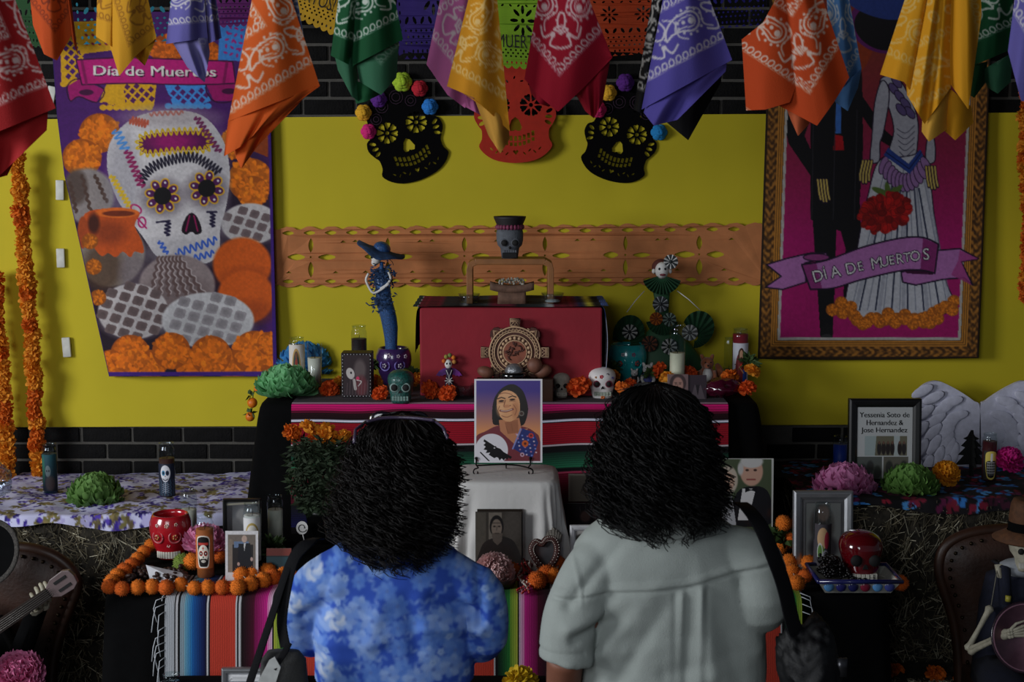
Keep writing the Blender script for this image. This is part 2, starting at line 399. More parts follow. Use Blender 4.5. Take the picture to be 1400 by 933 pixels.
o = cutout('crepe_streamer', out, hol, YP - .016, .0015, m_crepe, origin=og, yfun=lambda x, z: .004 * np.sin(x * 31) * np.sin(z * 40 + x * 9))
tag(o, 'long orange paper streamer with cut-out leaf shapes and scalloped edges', 'paper streamer')
# ---------------------------------------------------------------- tissue flags with cut patterns
def quadmap(q):
    (ax, ay), (bx, by), (cx, cy), (dx, dy) = q  # TL TR BR BL
    return lambda u, v: ((ax * (1 - u) + bx * u) * (1 - v) + (dx * (1 - u) + cx * u) * v, (ay * (1 - u) + by * u) * (1 - v) + (dy * (1 - u) + cy * u) * v)
def picado(label, q, col, Y, style=0, text=None, group=None):
    f = quadmap(q); H = []
    n = 9; out = [f(0, 0), f(1, 0)] + [f(1 + .012 * math.sin(i * 2.1), i / 14) for i in range(1, 14)]
    for i in range(n * 6 + 1): u = 1 - i / (n * 6); out.append(f(u, 1 - .04 + .04 * abs(math.sin((1 - u) * n * math.pi))))
    out += [f(-.012 * math.sin(i * 2.1), 1 - i / 14) for i in range(1, 14)]
    hole = lambda u, v, a, b, rot=0, k=8: H.append([f(*t) for t in circ(u, v, a, b, k, rot)])
    for i in range(14): hole(.07 + i * .066, .92, .014, .02, k=6)
    for i in range(9):
        for s_ in (0.04, .96): hole(s_, .12 + i * .085, .012, .022, k=6)
    for r in range(3):
        for i in range(12): hole(.11 + i * .071 + (r % 2) * .03, .84 - r * .06 if text is None else .84 - r * .04, .018, .016, k=4)
    if text is None:
        for i in range(8): hole(.13 + i * .106, .62, .022, .045, .5 * (-1) ** i, 6)
    cx = (.5,) if style == 0 else (.28, .72)
    for c in cx:
        R = .2 if style == 0 else .13
        for k in range(8): a = k * math.pi / 4; hole(c + R * .62 * math.cos(a), .38 + R * .7 * math.sin(a), R * .3, R * .12, a, 8)
        hole(c, .38, R * .14, R * .16)
    for i in range(16):
        u = .1 + (i % 8) * .114; v = .1 if i < 8 else .19
        if all(abs(u - c) > .02 for c in cx) or v < .15: hole(u, v, .024, .014, .6 * (-1) ** i, 6)
    m = mat('tissue_%d_%d_%d' % col, col, .8, transl=.3, var=.1, scale=20)
    og = P(*f(.5, 0), Y)
    o = cutout('paper_flag', out, H, Y, .0012, m, origin=og, yfun=lambda x, z: .012 * np.sin(x * 14 + z * 5))
    tag(o, label, 'paper flag', group)
    if text:
        v, t = text_tris(text); x0, x1 = v[:, 0].min(), v[:, 0].max(); pts = [f(.12 + .76 * (a - x0) / (x1 - x0), .73 - .17 * b / .7) for a, b in v]
        w = Pa([p[0] for p in pts], [p[1] for p in pts], Y - .0165)
        put('lettering', np_mesh('lettering', w - np.array(og), [], mat('cut_dark', (26, 24, 22), .9), False, t), o, og)
picado('dull green tissue paper flag beside the red bandana top', [(6, -60), (78, -60), (82, 70), (14, 60)], (48, 96, 52), 5.3)
picado('teal tissue paper flag above the skull banner', [(96, -60), (236, -60), (240, 56), (104, 62)], (28, 128, 150), 5.28, 1)
picado('purple tissue paper flag above the skull banner corner', [(280, -60), (368, -60), (366, 34), (284, 40)], (110, 30, 112), 5.3)
picado('yellow tissue paper flag lettered MUERTOS with a slanting lower edge', [(400, -72), (492, -58), (456, 50), (366, 6)], (206, 160, 24), 5.26, 1, 'MUERTOS!')
picado('dark indigo tissue paper flag behind the green bandana', [(538, -60), (644, -60), (642, 78), (546, 82)], (52, 30, 118), 5.32)
picado('lime green tissue paper flag lettered MUERTOS behind the yellow bandana', [(666, -14), (762, -12), (764, 98), (668, 92)], (150, 196, 44), 5.3, 0, 'MUERTOS')
picado('burnt orange tissue paper flag between the red and purple bandanas', [(800, -14), (912, -16), (906, 72), (808, 80)], (196, 70, 24), 5.32, 1)
picado('deep blue tissue paper flag left of the orange bandana', [(950, -60), (1052, -60), (1046, 34), (958, 42)], (40, 34, 140), 5.34)
# ---------------------------------------------------------------- left banner (printed cloth)
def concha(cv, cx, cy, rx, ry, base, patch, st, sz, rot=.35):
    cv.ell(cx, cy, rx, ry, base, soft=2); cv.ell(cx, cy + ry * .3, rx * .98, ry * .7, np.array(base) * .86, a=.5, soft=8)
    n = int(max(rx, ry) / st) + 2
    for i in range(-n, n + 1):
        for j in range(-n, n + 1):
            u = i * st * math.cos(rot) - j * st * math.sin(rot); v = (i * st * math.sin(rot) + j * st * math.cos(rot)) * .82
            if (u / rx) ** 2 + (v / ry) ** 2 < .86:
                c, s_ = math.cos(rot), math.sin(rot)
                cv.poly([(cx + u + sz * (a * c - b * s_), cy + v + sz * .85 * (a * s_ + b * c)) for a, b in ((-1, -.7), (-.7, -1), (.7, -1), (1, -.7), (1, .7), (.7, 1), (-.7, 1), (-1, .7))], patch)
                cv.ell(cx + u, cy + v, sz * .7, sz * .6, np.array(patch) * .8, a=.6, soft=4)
def lattice(cv, pts, col, holes, st=9, rot=.7):
    cv.poly(pts, col); p = np.array(pts); x0, y0 = p.min(0); x1, y1 = p.max(0)
    c, s_ = math.cos(rot), math.sin(rot)
    for i in range(-9, 10):
        for j in range(-9, 10):
            u = (x0 + x1) / 2 + (i * c - j * s_) * st; v = (y0 + y1) / 2 + (i * s_ + j * c) * st
            if x0 + 6 < u < x1 - 6 and y0 + 4 < v < y1 - 9: cv.poly([(u + 3.1 * (a * c - b * s_), v + 3.1 * (a * s_ + b * c)) for a, b in ((-1, -1), (1, -1), (1, 1), (-1, 1))], holes)
    for u in np.arange(x0 + 5, x1 - 2, 9): cv.ell(u, y1 - 3, 5, 4, col)
PUR = (78, 28, 108)
cv = Cv(66, 12, 382, 520, PUR, 1.6)
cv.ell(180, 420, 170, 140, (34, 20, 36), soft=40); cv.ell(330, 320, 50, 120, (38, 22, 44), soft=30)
lattice(cv, [(82, 44), (100, 38), (126, 40), (104, 112), (84, 118)], (228, 172, 30), PUR)
cv.poly([(98, 30), (182, 26), (176, 66), (110, 74)], (226, 168, 30))
for i in range(12): cv.ell(118 + i % 6 * 9, 48 + i // 6 * 12, 2.6, 1.6, (150, 40, 60), rot=.6)
cv.marigold(228, 68, 24, (232, 104, 22), 1); cv.marigold(285, 72, 18, (232, 104, 22), 2)
cv.poly([(300, 34), (344, 20), (340, 84), (298, 82)], (66, 140, 222))
for i in range(26): cv.ell(304 + (i * 7) % 36, 34 + (i * 11) % 46, 3, 1.5, (170, 40, 130), rot=i)
lattice(cv, [(150, 113), (214, 116), (210, 146), (186, 150), (136, 140)], (228, 170, 28), (86, 26, 90)); cv.poly([(146, 114), (168, 114), (172, 146), (136, 138)], (228, 170, 28))
lattice(cv, [(225, 116), (280, 116), (288, 138), (262, 148), (238, 148)], (70, 150, 230), (86, 30, 110))
RB = (196, 24, 122)
for pts in ([(92, 118), (108, 108), (142, 122), (132, 140), (108, 132), (96, 138)], [(282, 116), (318, 108), (330, 124), (318, 138), (292, 138)]):
    cv.poly(pts, (168, 20, 108)); cv.line(spline(pts, 24, True), 1.6, (50, 8, 50), closed=True); cv.ell(np.mean([p[0] for p in pts]) + 5, np.mean([p[1] for p in pts]), 10, 4, (70, 10, 60))
rib = spline([(104, 82), (160, 79), (212, 80), (318, 84)], 20) + spline([(322, 114), (260, 116), (180, 114), (112, 116)], 20)
cv.poly(rib, RB); cv.line(rib, 1.8, (60, 8, 55), closed=True); cv.line([(112, 84), (118, 114)], 4, (140, 14, 90)); cv.line([(310, 86), (306, 112)], 4, (140, 14, 90))
cv.text('Día de Muertos', 213, 98.6, 13.6, (40, 10, 40), .012, fit=168)
for q in (-.5, 0, .5): cv.text('Día de Muertos', 211 + q, 97, 13.6, (238, 234, 226), .012, fit=167)
for (x, y, r) in ((136, 182, 30), (112, 216, 29), (342, 246, 33), (345, 262, 24), (322, 196, 24)): cv.marigold(x, y, r, (240, 116, 20), 3, 130)
cv.poly([(318, 150), (366, 160), (366, 215), (330, 200)], (150, 62, 20)); cv.ell(340, 168, 26, 7, (196, 84, 26)); cv.ell(345, 182, 24, 6, (110, 40, 16))
cv.ell(120, 268, 36, 38, (150, 140, 138), soft=5); cv.ell(104, 256, 16, 24, (92, 76, 70), soft=6)
for (a, b) in (((112, 240), (124, 290)), ((130, 240), (146, 276)), ((96, 250), (104, 290))): cv.line(zig([a, b], 1.5, 5), 4, (84, 62, 54))
concha(cv, 342, 306, 40, 28, (206, 200, 200), (122, 104, 106), 17, 6.4)
sk = spline([(232, 151), (276, 158), (304, 190), (314, 235), (309, 282), (301, 312), (299, 344), (282, 360), (240, 360), (214, 350), (198, 328), (178, 300), (158, 268), (146, 225), (154, 188), (186, 160)], 80, True)
cv.poly(sk, (222, 217, 219)); 
for (x, y, rx, ry, c, a) in ((168, 250, 22, 70, (150, 146, 156), .5), (296, 250, 16, 70, (176, 172, 180), .5), (230, 160, 60, 14, (182, 170, 172), .7), (250, 345, 60, 20, (176, 172, 178), .5), (222, 270, 30, 26, (120, 108, 118), .75), (282, 260, 29, 25, (120, 108, 118), .75)): cv.ell(x, y, rx, ry, c, a=a, soft=14)
lz = spline([(190, 200), (196, 186), (236, 180), (276, 180), (286, 190), (282, 204), (238, 206), (200, 210)], 40, True)
cv.poly(lz, (98, 16, 84)); cv.ell(236, 194, 28, 11, (176, 22, 116), a=.8, soft=10); cv.line(zig(lz + [lz[0]], 4.5, 30), 2.3, (226, 186, 30))
cv.line(zig(spline([(192, 248), (206, 230), (236, 218), (268, 216), (300, 236)], 30), 6.5, 24), 2.2, (28, 24, 44))
for (ex, ey) in ((222, 268), (282.5, 257.5)):
    for c, rr_, d, wd in (((230, 176, 34), 8.4, 16.5, 6.6), ((84, 24, 86), 6.4, 16.5, 4.8)):
        for k in range(8): a = k * math.pi / 4 + .2; cv.ell(ex + d * math.cos(a), ey + d * math.sin(a), rr_, wd, c, rot=a)
    for k in range(8): a = k * math.pi / 4 + .2; cv.ell(ex + 18.5 * math.cos(a), ey + 18.5 * math.sin(a), 1.6, 1.6, (240, 236, 240))
    cv.ell(ex, ey, 12, 12, (16, 12, 16))
cv.poly(spline([(262, 291), (270, 298), (276, 316), (268, 321), (262, 317), (254, 321), (248, 314), (254, 297)], 30, True), (26, 12, 26)); cv.line([(259, 295), (254, 316)], 2, (160, 20, 90)); cv.line([(265, 295), (270, 316)], 2, (160, 20, 90))
for (p, q, am, n, c) in (((214, 304), (232, 302), 0, 1, (34, 28, 60)), ((230, 302), (228, 322), 3.5, 4, (34, 28, 60)), ((283, 290), (296, 290), 0, 1, (34, 28, 60)), ((291, 291), (290, 310), 3, 4, (34, 28, 60)), ((218, 330), (228, 347), 3, 3, (58, 98, 200)), ((240, 347), (296, 328), 5, 7, (58, 98, 200)), ((262, 354), (292, 346), 4, 4, (58, 98, 200)), ((152, 240), (178, 284), 3.5, 9, (232, 190, 40)), ((158, 178), (172, 206), 6, 4, (80, 150, 225)), ((174, 206), (194, 256), 5, 8, (150, 26, 90)), ((178, 164), (202, 170), 5, 6, (196, 90, 66)), ((268, 160), (300, 208), 4, 9, (120, 40, 90)), ((205, 156), (250, 154), 2.5, 6, (190, 120, 110))): cv.line(zig([p, q], am, n), 2.6, c)
cv.line(circ(186, 286, 8, 5, rot=.6), 2.2, (190, 30, 110), closed=True); cv.line(circ(194, 304, 5, 7), 2.2, (190, 30, 110), closed=True); cv.line([(180, 290), (200, 312)], 2.2, (190, 30, 110))
cv.ell(152, 346, 46, 46, (150, 140, 132), soft=4); cv.ell(140, 366, 28, 34, (82, 58, 42), a=.8, soft=16); cv.ell(182, 372, 20, 26, (118, 104, 112), a=.6, soft=12)
pot = spline([(116, 292), (150, 285), (190, 290), (184, 308), (194, 330), (196, 346), (184, 344), (178, 352), (168, 344), (158, 352), (148, 346), (138, 350), (122, 330), (114, 318)], 50, True)
cv.poly(pot, (206, 84, 26)); cv.ell(160, 291, 30, 7, (232, 110, 36)); cv.ell(162, 292, 22, 4, (120, 44, 18)); cv.ell(150, 318, 22, 16, (120, 46, 20), a=.6, soft=14); cv.ell(128, 306, 8, 14, (70, 26, 14), soft=5); cv.ell(113, 318, 7, 22, (170, 70, 26))
cv.ell(242, 390, 52, 42, (152, 136, 136), soft=3); cv.ell(242, 404, 48, 26, (104, 86, 86), a=.6, soft=14)
for i in range(7): x = 206 + i * 12; cv.line(zig([(232 + (x - 242) * .4, 352), (x, 404)], 1.6, 5), 4.5, (104, 82, 80)); cv.line(zig([(234 + (x - 242) * .4, 352), (x + 3, 402)], 1.6, 5), 1.6, (186, 172, 172))
for (x, y, r) in ((331, 362, 40), (336, 406, 39)): cv.ell(x, y, r, r * .93, (216, 92, 20), soft=4); cv.ell(x + 4, y + r * .5, r * .8, r * .4, (150, 58, 14), a=.6, soft=14)
concha(cv, 182, 426, 48, 38, (202, 194, 194), (110, 92, 92), 19, 7.2); concha(cv, 284, 438, 63, 38, (206, 204, 206), (158, 152, 156), 20, 7.8, .3)
for (x, y, r) in ((152, 500, 24), (205, 500, 24), (262, 500, 24), (318, 500, 24), (368, 500, 22), (178, 484, 29), (234, 480, 28), (288, 486, 30), (348, 482, 33), (368, 470, 18)): cv.marigold(x, y, r, (240, 112, 18), 5, 130)
for x in (123, 128, 134): cv.marigold(x, 330 + (x - 123) * 7, 12, (216, 110, 20), 6, 30)
cv.line([(372.5, 10), (372.5, 240), (378, 520)], 9, (60, 24, 120)); cv.line([(140, 512), (380, 511)], 6, (64, 30, 130)); cv.grain(.07, .35); cv.grain(.05, 1.1)
cv.line([(70, 60), (77, 160), (87, 240), (110, 343), (148, 515)], 3.5, (48, 20, 96))
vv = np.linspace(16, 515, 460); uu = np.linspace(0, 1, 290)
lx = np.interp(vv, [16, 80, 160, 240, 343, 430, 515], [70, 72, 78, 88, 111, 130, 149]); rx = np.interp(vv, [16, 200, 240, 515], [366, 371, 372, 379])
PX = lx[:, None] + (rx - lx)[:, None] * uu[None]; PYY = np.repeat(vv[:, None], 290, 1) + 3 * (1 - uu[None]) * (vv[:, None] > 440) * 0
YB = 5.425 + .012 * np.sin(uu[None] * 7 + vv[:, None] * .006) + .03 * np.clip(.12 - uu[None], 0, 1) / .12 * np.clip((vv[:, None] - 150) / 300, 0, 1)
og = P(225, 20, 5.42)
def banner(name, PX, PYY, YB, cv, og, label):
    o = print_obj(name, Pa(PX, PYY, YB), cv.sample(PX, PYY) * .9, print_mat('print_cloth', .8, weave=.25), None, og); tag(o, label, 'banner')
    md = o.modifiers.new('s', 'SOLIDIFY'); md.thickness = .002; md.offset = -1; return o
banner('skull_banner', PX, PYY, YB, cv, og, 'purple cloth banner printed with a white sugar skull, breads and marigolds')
# ---------------------------------------------------------------- right banner (printed cloth with a painted gold frame)
cv = Cv(1024, -70, 1372, 500, (160, 18, 92), 1.6)
cv.grad((122, 46, 34), (170, 20, 104), 60, 330)
BK = (16, 14, 18); OUT = (30, 16, 40)
cv.poly([(1088, 120), (1072, 168), (1078, 196), (1112, 246), (1124, 238), (1100, 186), (1112, 150)], BK)
cv.poly([(1104, 60), (1178, 60), (1180, 200), (1174, 300), (1148, 316), (1108, 300), (1108, 150)], BK)
cv.poly([(1110, 290), (1144, 300), (1141, 400), (1138, 466), (1122, 468), (1118, 400)], BK); cv.poly([(1142, 290), (1176, 280), (1178, 360), (1166, 420), (1152, 424), (1156, 340)], BK)
cv.ell(1130, 455, 9, 13, (22, 20, 22)); cv.ell(1130, 462, 8, 5, (50, 48, 50)); cv.poly([(1162, 90), (1178, 130), (1212, 180), (1232, 196), (1232, 210), (1200, 190), (1166, 140)], BK)
cv.poly([(1143, 140), (1150, 140), (1150, 182), (1142, 183)], (60, 110, 190)); cv.poly([(1141, 184), (1152, 186), (1154, 205), (1139, 206)], (180, 18, 28))
for k in range(3): cv.line([(1112 + k * 30, 150), (1110 + k * 29, 300)], 1.2, (44, 42, 48))
GR = (196, 196, 204)
def shape(pts, col, n=40, w=1.5): p = spline(pts, n, True); cv.poly(p, col); cv.line(p, w, OUT, closed=True)
shape([(1206, 216), (1262, 212), (1278, 300), (1292, 380), (1302, 424), (1230, 436), (1158, 430), (1172, 340), (1186, 270)], GR, 60)
for i in range(13):
    x0, x1 = 1210 + i * 4.2, 1164 + i * 11; cv.line([(x0, 230 + (i % 3) * 14), (x1, 424)], 1.2 + (i % 2), (40, 46, 70) if i % 2 else (130, 134, 150)); 
    if i % 3 == 0: cv.line([(x0 + 3, 240), (x1 + 5, 426)], 5, (150, 152, 166), a=.55)
shape([(1204, 108), (1222, 104), (1236, 118), (1254, 160), (1254, 200), (1248, 212), (1216, 212), (1222, 180), (1216, 150), (1206, 130)], (176, 174, 184))
shape([(1206, 110), (1216, 128), (1208, 180), (1203, 196), (1202, 220), (1190, 220), (1192, 188), (1196, 140)], (172, 170, 180)); shape([(1268, 190), (1277, 190), (1278, 220), (1266, 220)], (172, 170, 180), 20)
for k in range(5): cv.line(spline([(1226 + k, 176 + k * 8), (1238, 182 + k * 8), (1250, 172 + k * 8)], 12), 1, (70, 66, 84))
for (x, y) in ((1226, 112), (1222, 122), (1230, 132), (1238, 142), (1244, 154), (1232, 150)): cv.ell(x, y, 10, 5, (96, 78, 126), rot=.9); cv.line(circ(x, y, 10, 5, rot=.9), 1, OUT, closed=True)
for k in range(12):
    a = k / 11; x = 1208 + a * 58; y = 226 + 24 * math.sin(a * math.pi); rt = 1.9 - a * .8; cv.ell(x, y, 13, 5.5, (152, 112, 164), rot=rt); cv.line(circ(x, y, 13, 5.5, rot=rt), 1, OUT, closed=True)
cv.poly([(1214, 202), (1242, 224), (1258, 204), (1262, 212), (1244, 238), (1208, 212)], (40, 64, 140)); cv.line([(1211, 208), (1243, 231), (1260, 208)], 1.2, (14, 20, 60))
BN = (206, 178, 90)
for (x, y, s_) in ((1186, 232, -1), (1272, 240, 1), (1124, 258, 1)):
    for k in range(4): cv.line([(x + k * 4 - 6, y - 12), (x + k * 4 - 7 + s_ * 3, y + 6), (x + k * 4 - 6 + s_ * 4, y + 20 - abs(k - 1.5) * 3)], 4.2, OUT); cv.line([(x + k * 4 - 6, y - 12), (x + k * 4 - 7 + s_ * 3, y + 6), (x + k * 4 - 6 + s_ * 4, y + 19 - abs(k - 1.5) * 3)], 2.4, BN)
for k in range(5): cv.ell(1204 + k * 5, 262 + (k % 2) * 6, 13, 4, (86, 110, 48), rot=.4 + k * .5)
cv.ell(1211, 291, 32, 22, (140, 14, 20), rot=-.15)
for i in range(80):
    a = random.random() * 6.28; d = math.sqrt(random.random()); x, y = 1211 + 34 * d * math.cos(a), 291 + 24 * d * math.sin(a) - .15 * (36 * d * math.cos(a)); sh = random.uniform(.6, 1.1)
    cv.ell(x, y, 7, 5, (198 * sh, 26 * sh, 24 * sh), rot=random.random() * 3); cv.line(circ(x, y, 6, 4, 8, a), .8, (84, 8, 14), closed=True, a=.7)
for (x, y) in [(1138, 424), (1150, 414), (1152, 428), (1163, 420)] + [(1168 + i * 11.5, 432 + (i % 2) * 8 + 4 * math.sin(i)) for i in range(10)] + [(1172 + i * 13, 438 + 3 * math.sin(i * 2)) for i in range(8)] + [(1266, 434), (1276, 428), (1272, 440), (1284, 424), (1282, 436), (1292, 420), (1304, 412), (1302, 424)]: cv.marigold(x, y, 9.5, (232, 124, 34), 9, 40)
for q in ((1180, 60, 16, 50, (140, 50, 20)), (1206, 36, 46, 36, (92, 24, 92)), (1207, 38, 40, 30, (14, 10, 14)), (1196, 0, 52, 22, (36, 54, 120))): cv.ell(*q, rot=.35)
for k in range(8): cv.line(spline([(1168 + k * 9, -8), (1174 + k * 9, -2), (1180 + k * 8, -8), (1176 + k * 9, -14)], 10), 1.6, (90, 140, 190))
# painted frame
cvw = cv.X - (1052.5 - (cv.Y - 0) * .0337); cwr = (1357.5 - cv.Y * .0395) - cv.X; cb = 491 - cv.Y
d = np.minimum(np.minimum(cvw, cwr), cb); fr = np.zeros(cv.a.shape); t_ = np.where(d == cb, cv.X, cv.Y)
orn = .5 + .5 * np.sin(t_ * .55 + 2 * np.sin(d * .5)); orn2 = vnoise(np.stack([t_.ravel() * .3, d.ravel() * .4, np.zeros(d.size)], -1), 1).reshape(d.shape)
gold = np.array((214, 140, 52.)); dark = np.array((74, 46, 20.))
k = np.clip(orn * .8 + orn2 * 1.2, 0, 1)[..., None]; fr = dark * (1 - k * .75) + gold * k * .75
stp = ((d > 17) & (d < 26)); fr[stp] = (gold * (.75 + .35 * np.sin(d * 2.2))[..., None])[stp]; fr[d < 3] = dark * .6
wl = (d >= 26) & (d < 29.5); fr[wl] = (188, 182, 176)
ms = d < 29.5; cv.a[ms] = fr[ms]
LV, LD = (178, 112, 176), (124, 24, 92)
def tail(pts): p = spline(pts, 60, True) if len(pts) > 12 else pts; cv.poly(p, LV); cv.line(p, 2, OUT, closed=True)
tail([(1048, 362), (1074, 354), (1108, 346), (1130, 346), (1132, 352), (1100, 360), (1102, 386), (1070, 396), (1046, 393), (1068, 378)])
tail([(1266, 344), (1312, 340), (1338, 354), (1314, 358), (1330, 390), (1318, 380), (1290, 382), (1252, 390), (1234, 386), (1232, 372), (1276, 366)])
cv.poly([(1312, 342), (1338, 354), (1314, 358), (1328, 390), (1300, 376), (1310, 356)], (168, 60, 130), a=.8); cv.poly([(1232, 368), (1274, 364), (1276, 376), (1240, 374)], (60, 10, 50))
rb = spline([(1096, 362), (1130, 356), (1180, 338), (1230, 326), (1262, 325), (1283, 334)], 40) + spline([(1278, 374), (1262, 370), (1234, 370), (1180, 382), (1140, 394), (1108, 396)], 40)
cv.poly(rb, LV); cv.poly([(1096, 362), (1116, 360), (1124, 395), (1108, 396)], LD, a=.7); cv.poly([(1262, 326), (1283, 334), (1278, 374), (1258, 370)], LD, a=.8); cv.line(rb, 2.2, OUT, closed=True); cv.ell(1116, 352, 18, 5, (140, 60, 120)); cv.line(circ(1116, 352, 18, 5), 1.4, OUT, closed=True)
tx = 'DÍA DE MUERTOS'; xs_ = [1118, 1128, 1142, 0, 1163, 1176, 0, 1198, 1209, 1219, 1230, 1240, 1251, 1266]
for ch, x in zip(tx, xs_):
    if ch == ' ': continue
    t = (x - 1118) / 150; y = 377 - 36 * t + 6 * t * t; an = -.28 + .2 * t; h = 14 * (1 + .12 * ((ord(ch) % 3) - 1))
    for d in ((-1.2, 0), (1.2, 0), (0, 1.4), (0, -1.2)): cv.text(ch, x + d[0], y + d[1], h, OUT, an, .92)
    cv.text(ch, x, y, h, (232, 228, 228), an, .92)
cv.grain(.06, .35); cv.grain(.05, 1.1)
vv = np.linspace(-64, 491, 480); uu = np.linspace(0, 1, 280); lx = 1052.5 - vv * .0337; rx = 1357.5 - vv * .0395
PX = lx[:, None] + (rx - lx)[:, None] * uu[None]; PYY = np.repeat(vv[:, None], 280, 1) + 1.5 * np.sin(uu[None] * 4)
YB = 5.43 + .01 * np.sin(uu[None] * 6 + 1 + vv[:, None] * .008)
banner('couple_banner', PX, PYY, YB, cv, P(1200, -60, 5.43), 'magenta cloth banner of a skeleton bride and groom in printed gold frame')
# ---------------------------------------------------------------- cut-out wall skulls
def rot_pts(pts, c, s, a): ca, sa = math.cos(a), math.sin(a); return [(c[0] + s * (x * ca - y * sa), c[1] + s * (x * sa + y * ca)) for x, y in pts]
def petal_h(cx, cy, a, r0, r1, w): # heart-like petal hole
    q = [(r0, 0), (r0 + (r1 - r0) * .45, w * .7), (r1 * .9, w), (r1, w * .5), (r1 * .93, 0), (r1, -w * .5), (r1 * .9, -w), (r0 + (r1 - r0) * .45, -w * .7)]
    return [(cx + x * math.cos(a) - y * math.sin(a), cy + x * math.sin(a) + y * math.cos(a)) for x, y in q]
SK = [(0, -66), (16, -64), (30, -56), (40, -42), (44, -24), (46, -8), (54, -2), (56, 10), (50, 22), (46, 28), (46, 40), (50, 50), (40, 62), (24, 70), (0, 73), (-24, 70), (-40, 62), (-50, 50), (-46, 40), (-46, 28), (-50, 22), (-56, 10), (-54, -2), (-46, -8), (-44, -24), (-40, -42), (-30, -56), (-16, -64)]
def wall_skull(name, label, c, s, a, m, Y, full=True):
    H = []
    for ex in (-22, 22):
        for k in range(8): H.append(petal_h(ex, -6, k * math.pi / 4 + .39, 4.6, 15.5, 4.5))
        H.append(circ(ex, -6, 3, n=8))
    H.append([(0, 10), (5, 14), (9, 24), (7, 29), (2, 29), (0, 27), (-2, 29), (-7, 29), (-9, 24), (-5, 14)])
    for i in range(9):
        x = -24 + i * 6; y = 36 + .012 * x * x * -1 + 4
        H.append([(x - 2, y - 4), (x + 2, y - 4), (x + 2, y + 3), (x - 2, y + 3)]); H.append([(x - 2, y + 5), (x + 2, y + 5), (x + 2, y + 10), (x - 2, y + 10)])
    H.append([(0, 62), (-4, 57), (-2, 55), (0, 57), (2, 55), (4, 57)])
    for q in (-1, 1):
        for k in range(3): H.append(circ(q * (47 - k), 4 + k * 8 - 2, 5.2, 2.6, 8, q * (-.5 + k * .5)))
        for k in range(4): H.append(circ(q * (12 + k * 7), 60 - k * 1.2 - (k % 2) * 3, 3, 1.1, 6, q * .8 * (-1) ** k))
    if full:
        for k in range(5): H.append(circ(-20 + k * 10, -34 - (2 - abs(k - 2)) * 5, 2.6, 1.2, 6, k))
    f = lambda pts: rot_pts(pts, c, s, a)
    og = P(c[0], c[1] + 60, Y)
    o = cutout(name, f(spline(SK, 84, True)), [f(h) for h in H], Y, .006, m, origin=og); tag(o, label, 'wall decoration')
    return o
m_felt = mat('black_felt', (7, 6, 7), .95, bump=.3, spec=.1)
m_line = mat('printed_plum', (60, 34, 56), .9)
def felt_rose(parent, x, y, r, col, Y):
    c = P(x, y, Y); s = S(Y, y) * r; mb = MB()
    for ring, (n, rr, hh) in enumerate(((6, 1, .0), (5, .68, .25), (4, .36, .5))):
        for k in range(n):
            a = 2 * math.pi * k / n + ring * .5; cx, cz = c.x + s * rr * .62 * math.cos(a), c.z + s * rr * .62 * math.sin(a)
            M = Euler((0, -a, 0)).to_matrix() @ Euler((0, 0, .5)).to_matrix()
            mb.ell((cx, c.y - .006 - hh * s * 1.1, cz), (s * .42 * (rr * .5 + .5), s * .2, s * .46 * (rr * .5 + .5)), 8, 5, M)
    o = mb.build('felt_rose', mat('felt_%d_%d_%d' % col, col, .9, var=.2, scale=200), parent); o['kind'] = 'stuff'; return o
for (c, a, lb, fl) in (((551, 180), -.36, 'black cut-out skull plaque with felt roses under the green bandana', [(550, 112, 12, (176, 210, 50)), (574, 121, 10, (196, 28, 48)), (588, 146, 10, (40, 130, 220)), (497, 154, 10, (240, 180, 40)), (504, 180, 9.5, (226, 36, 128)), (518, 136, 10, (96, 36, 140))]),
                       ((850, 184), .28, 'black cut-out skull plaque with felt roses beside the purple bandana', [(832, 127, 10, (240, 180, 40)), (855, 113, 11, (90, 30, 130)), (818, 150, 10, (226, 40, 110)), (901, 181, 10, (30, 140, 210))])):
    o = wall_skull('skull_plaque', lb, c, .96 if c[0] < 700 else .9, a, m_felt, YP - .011)
    for q in fl: felt_rose(o, q[0], q[1], q[2] * 1.2, q[3], YP - .016)
    pc = lambda x, y: rot_pts([(x, y)], c, .95, a)[0]
    mb = MB()
    for (x, y, r) in ((-16, -44, 9), (8, -50, 10), (-30, -30, 8), (26, -38, 8)):
        for k in range(2): mb.tube([P(*pc(x + (r - k * 4) * math.cos(t / 10 * 6.3), y + (r - k * 4) * math.sin(t / 10 * 6.3)), YP - .0145) for t in range(11)], .0012, 4)
    q = mb.build('printed_roses', m_line, o); q['kind'] = 'stuff'
m_redp = mat('red_orange_tissue', (200, 46, 24), .8, transl=.25, var=.08)
o = wall_skull('paper_flag', 'red-orange tissue skull cut-out hanging behind the yellow and red bandanas', (704, 150), 1.0, -.02, m_redp, YP - .045)
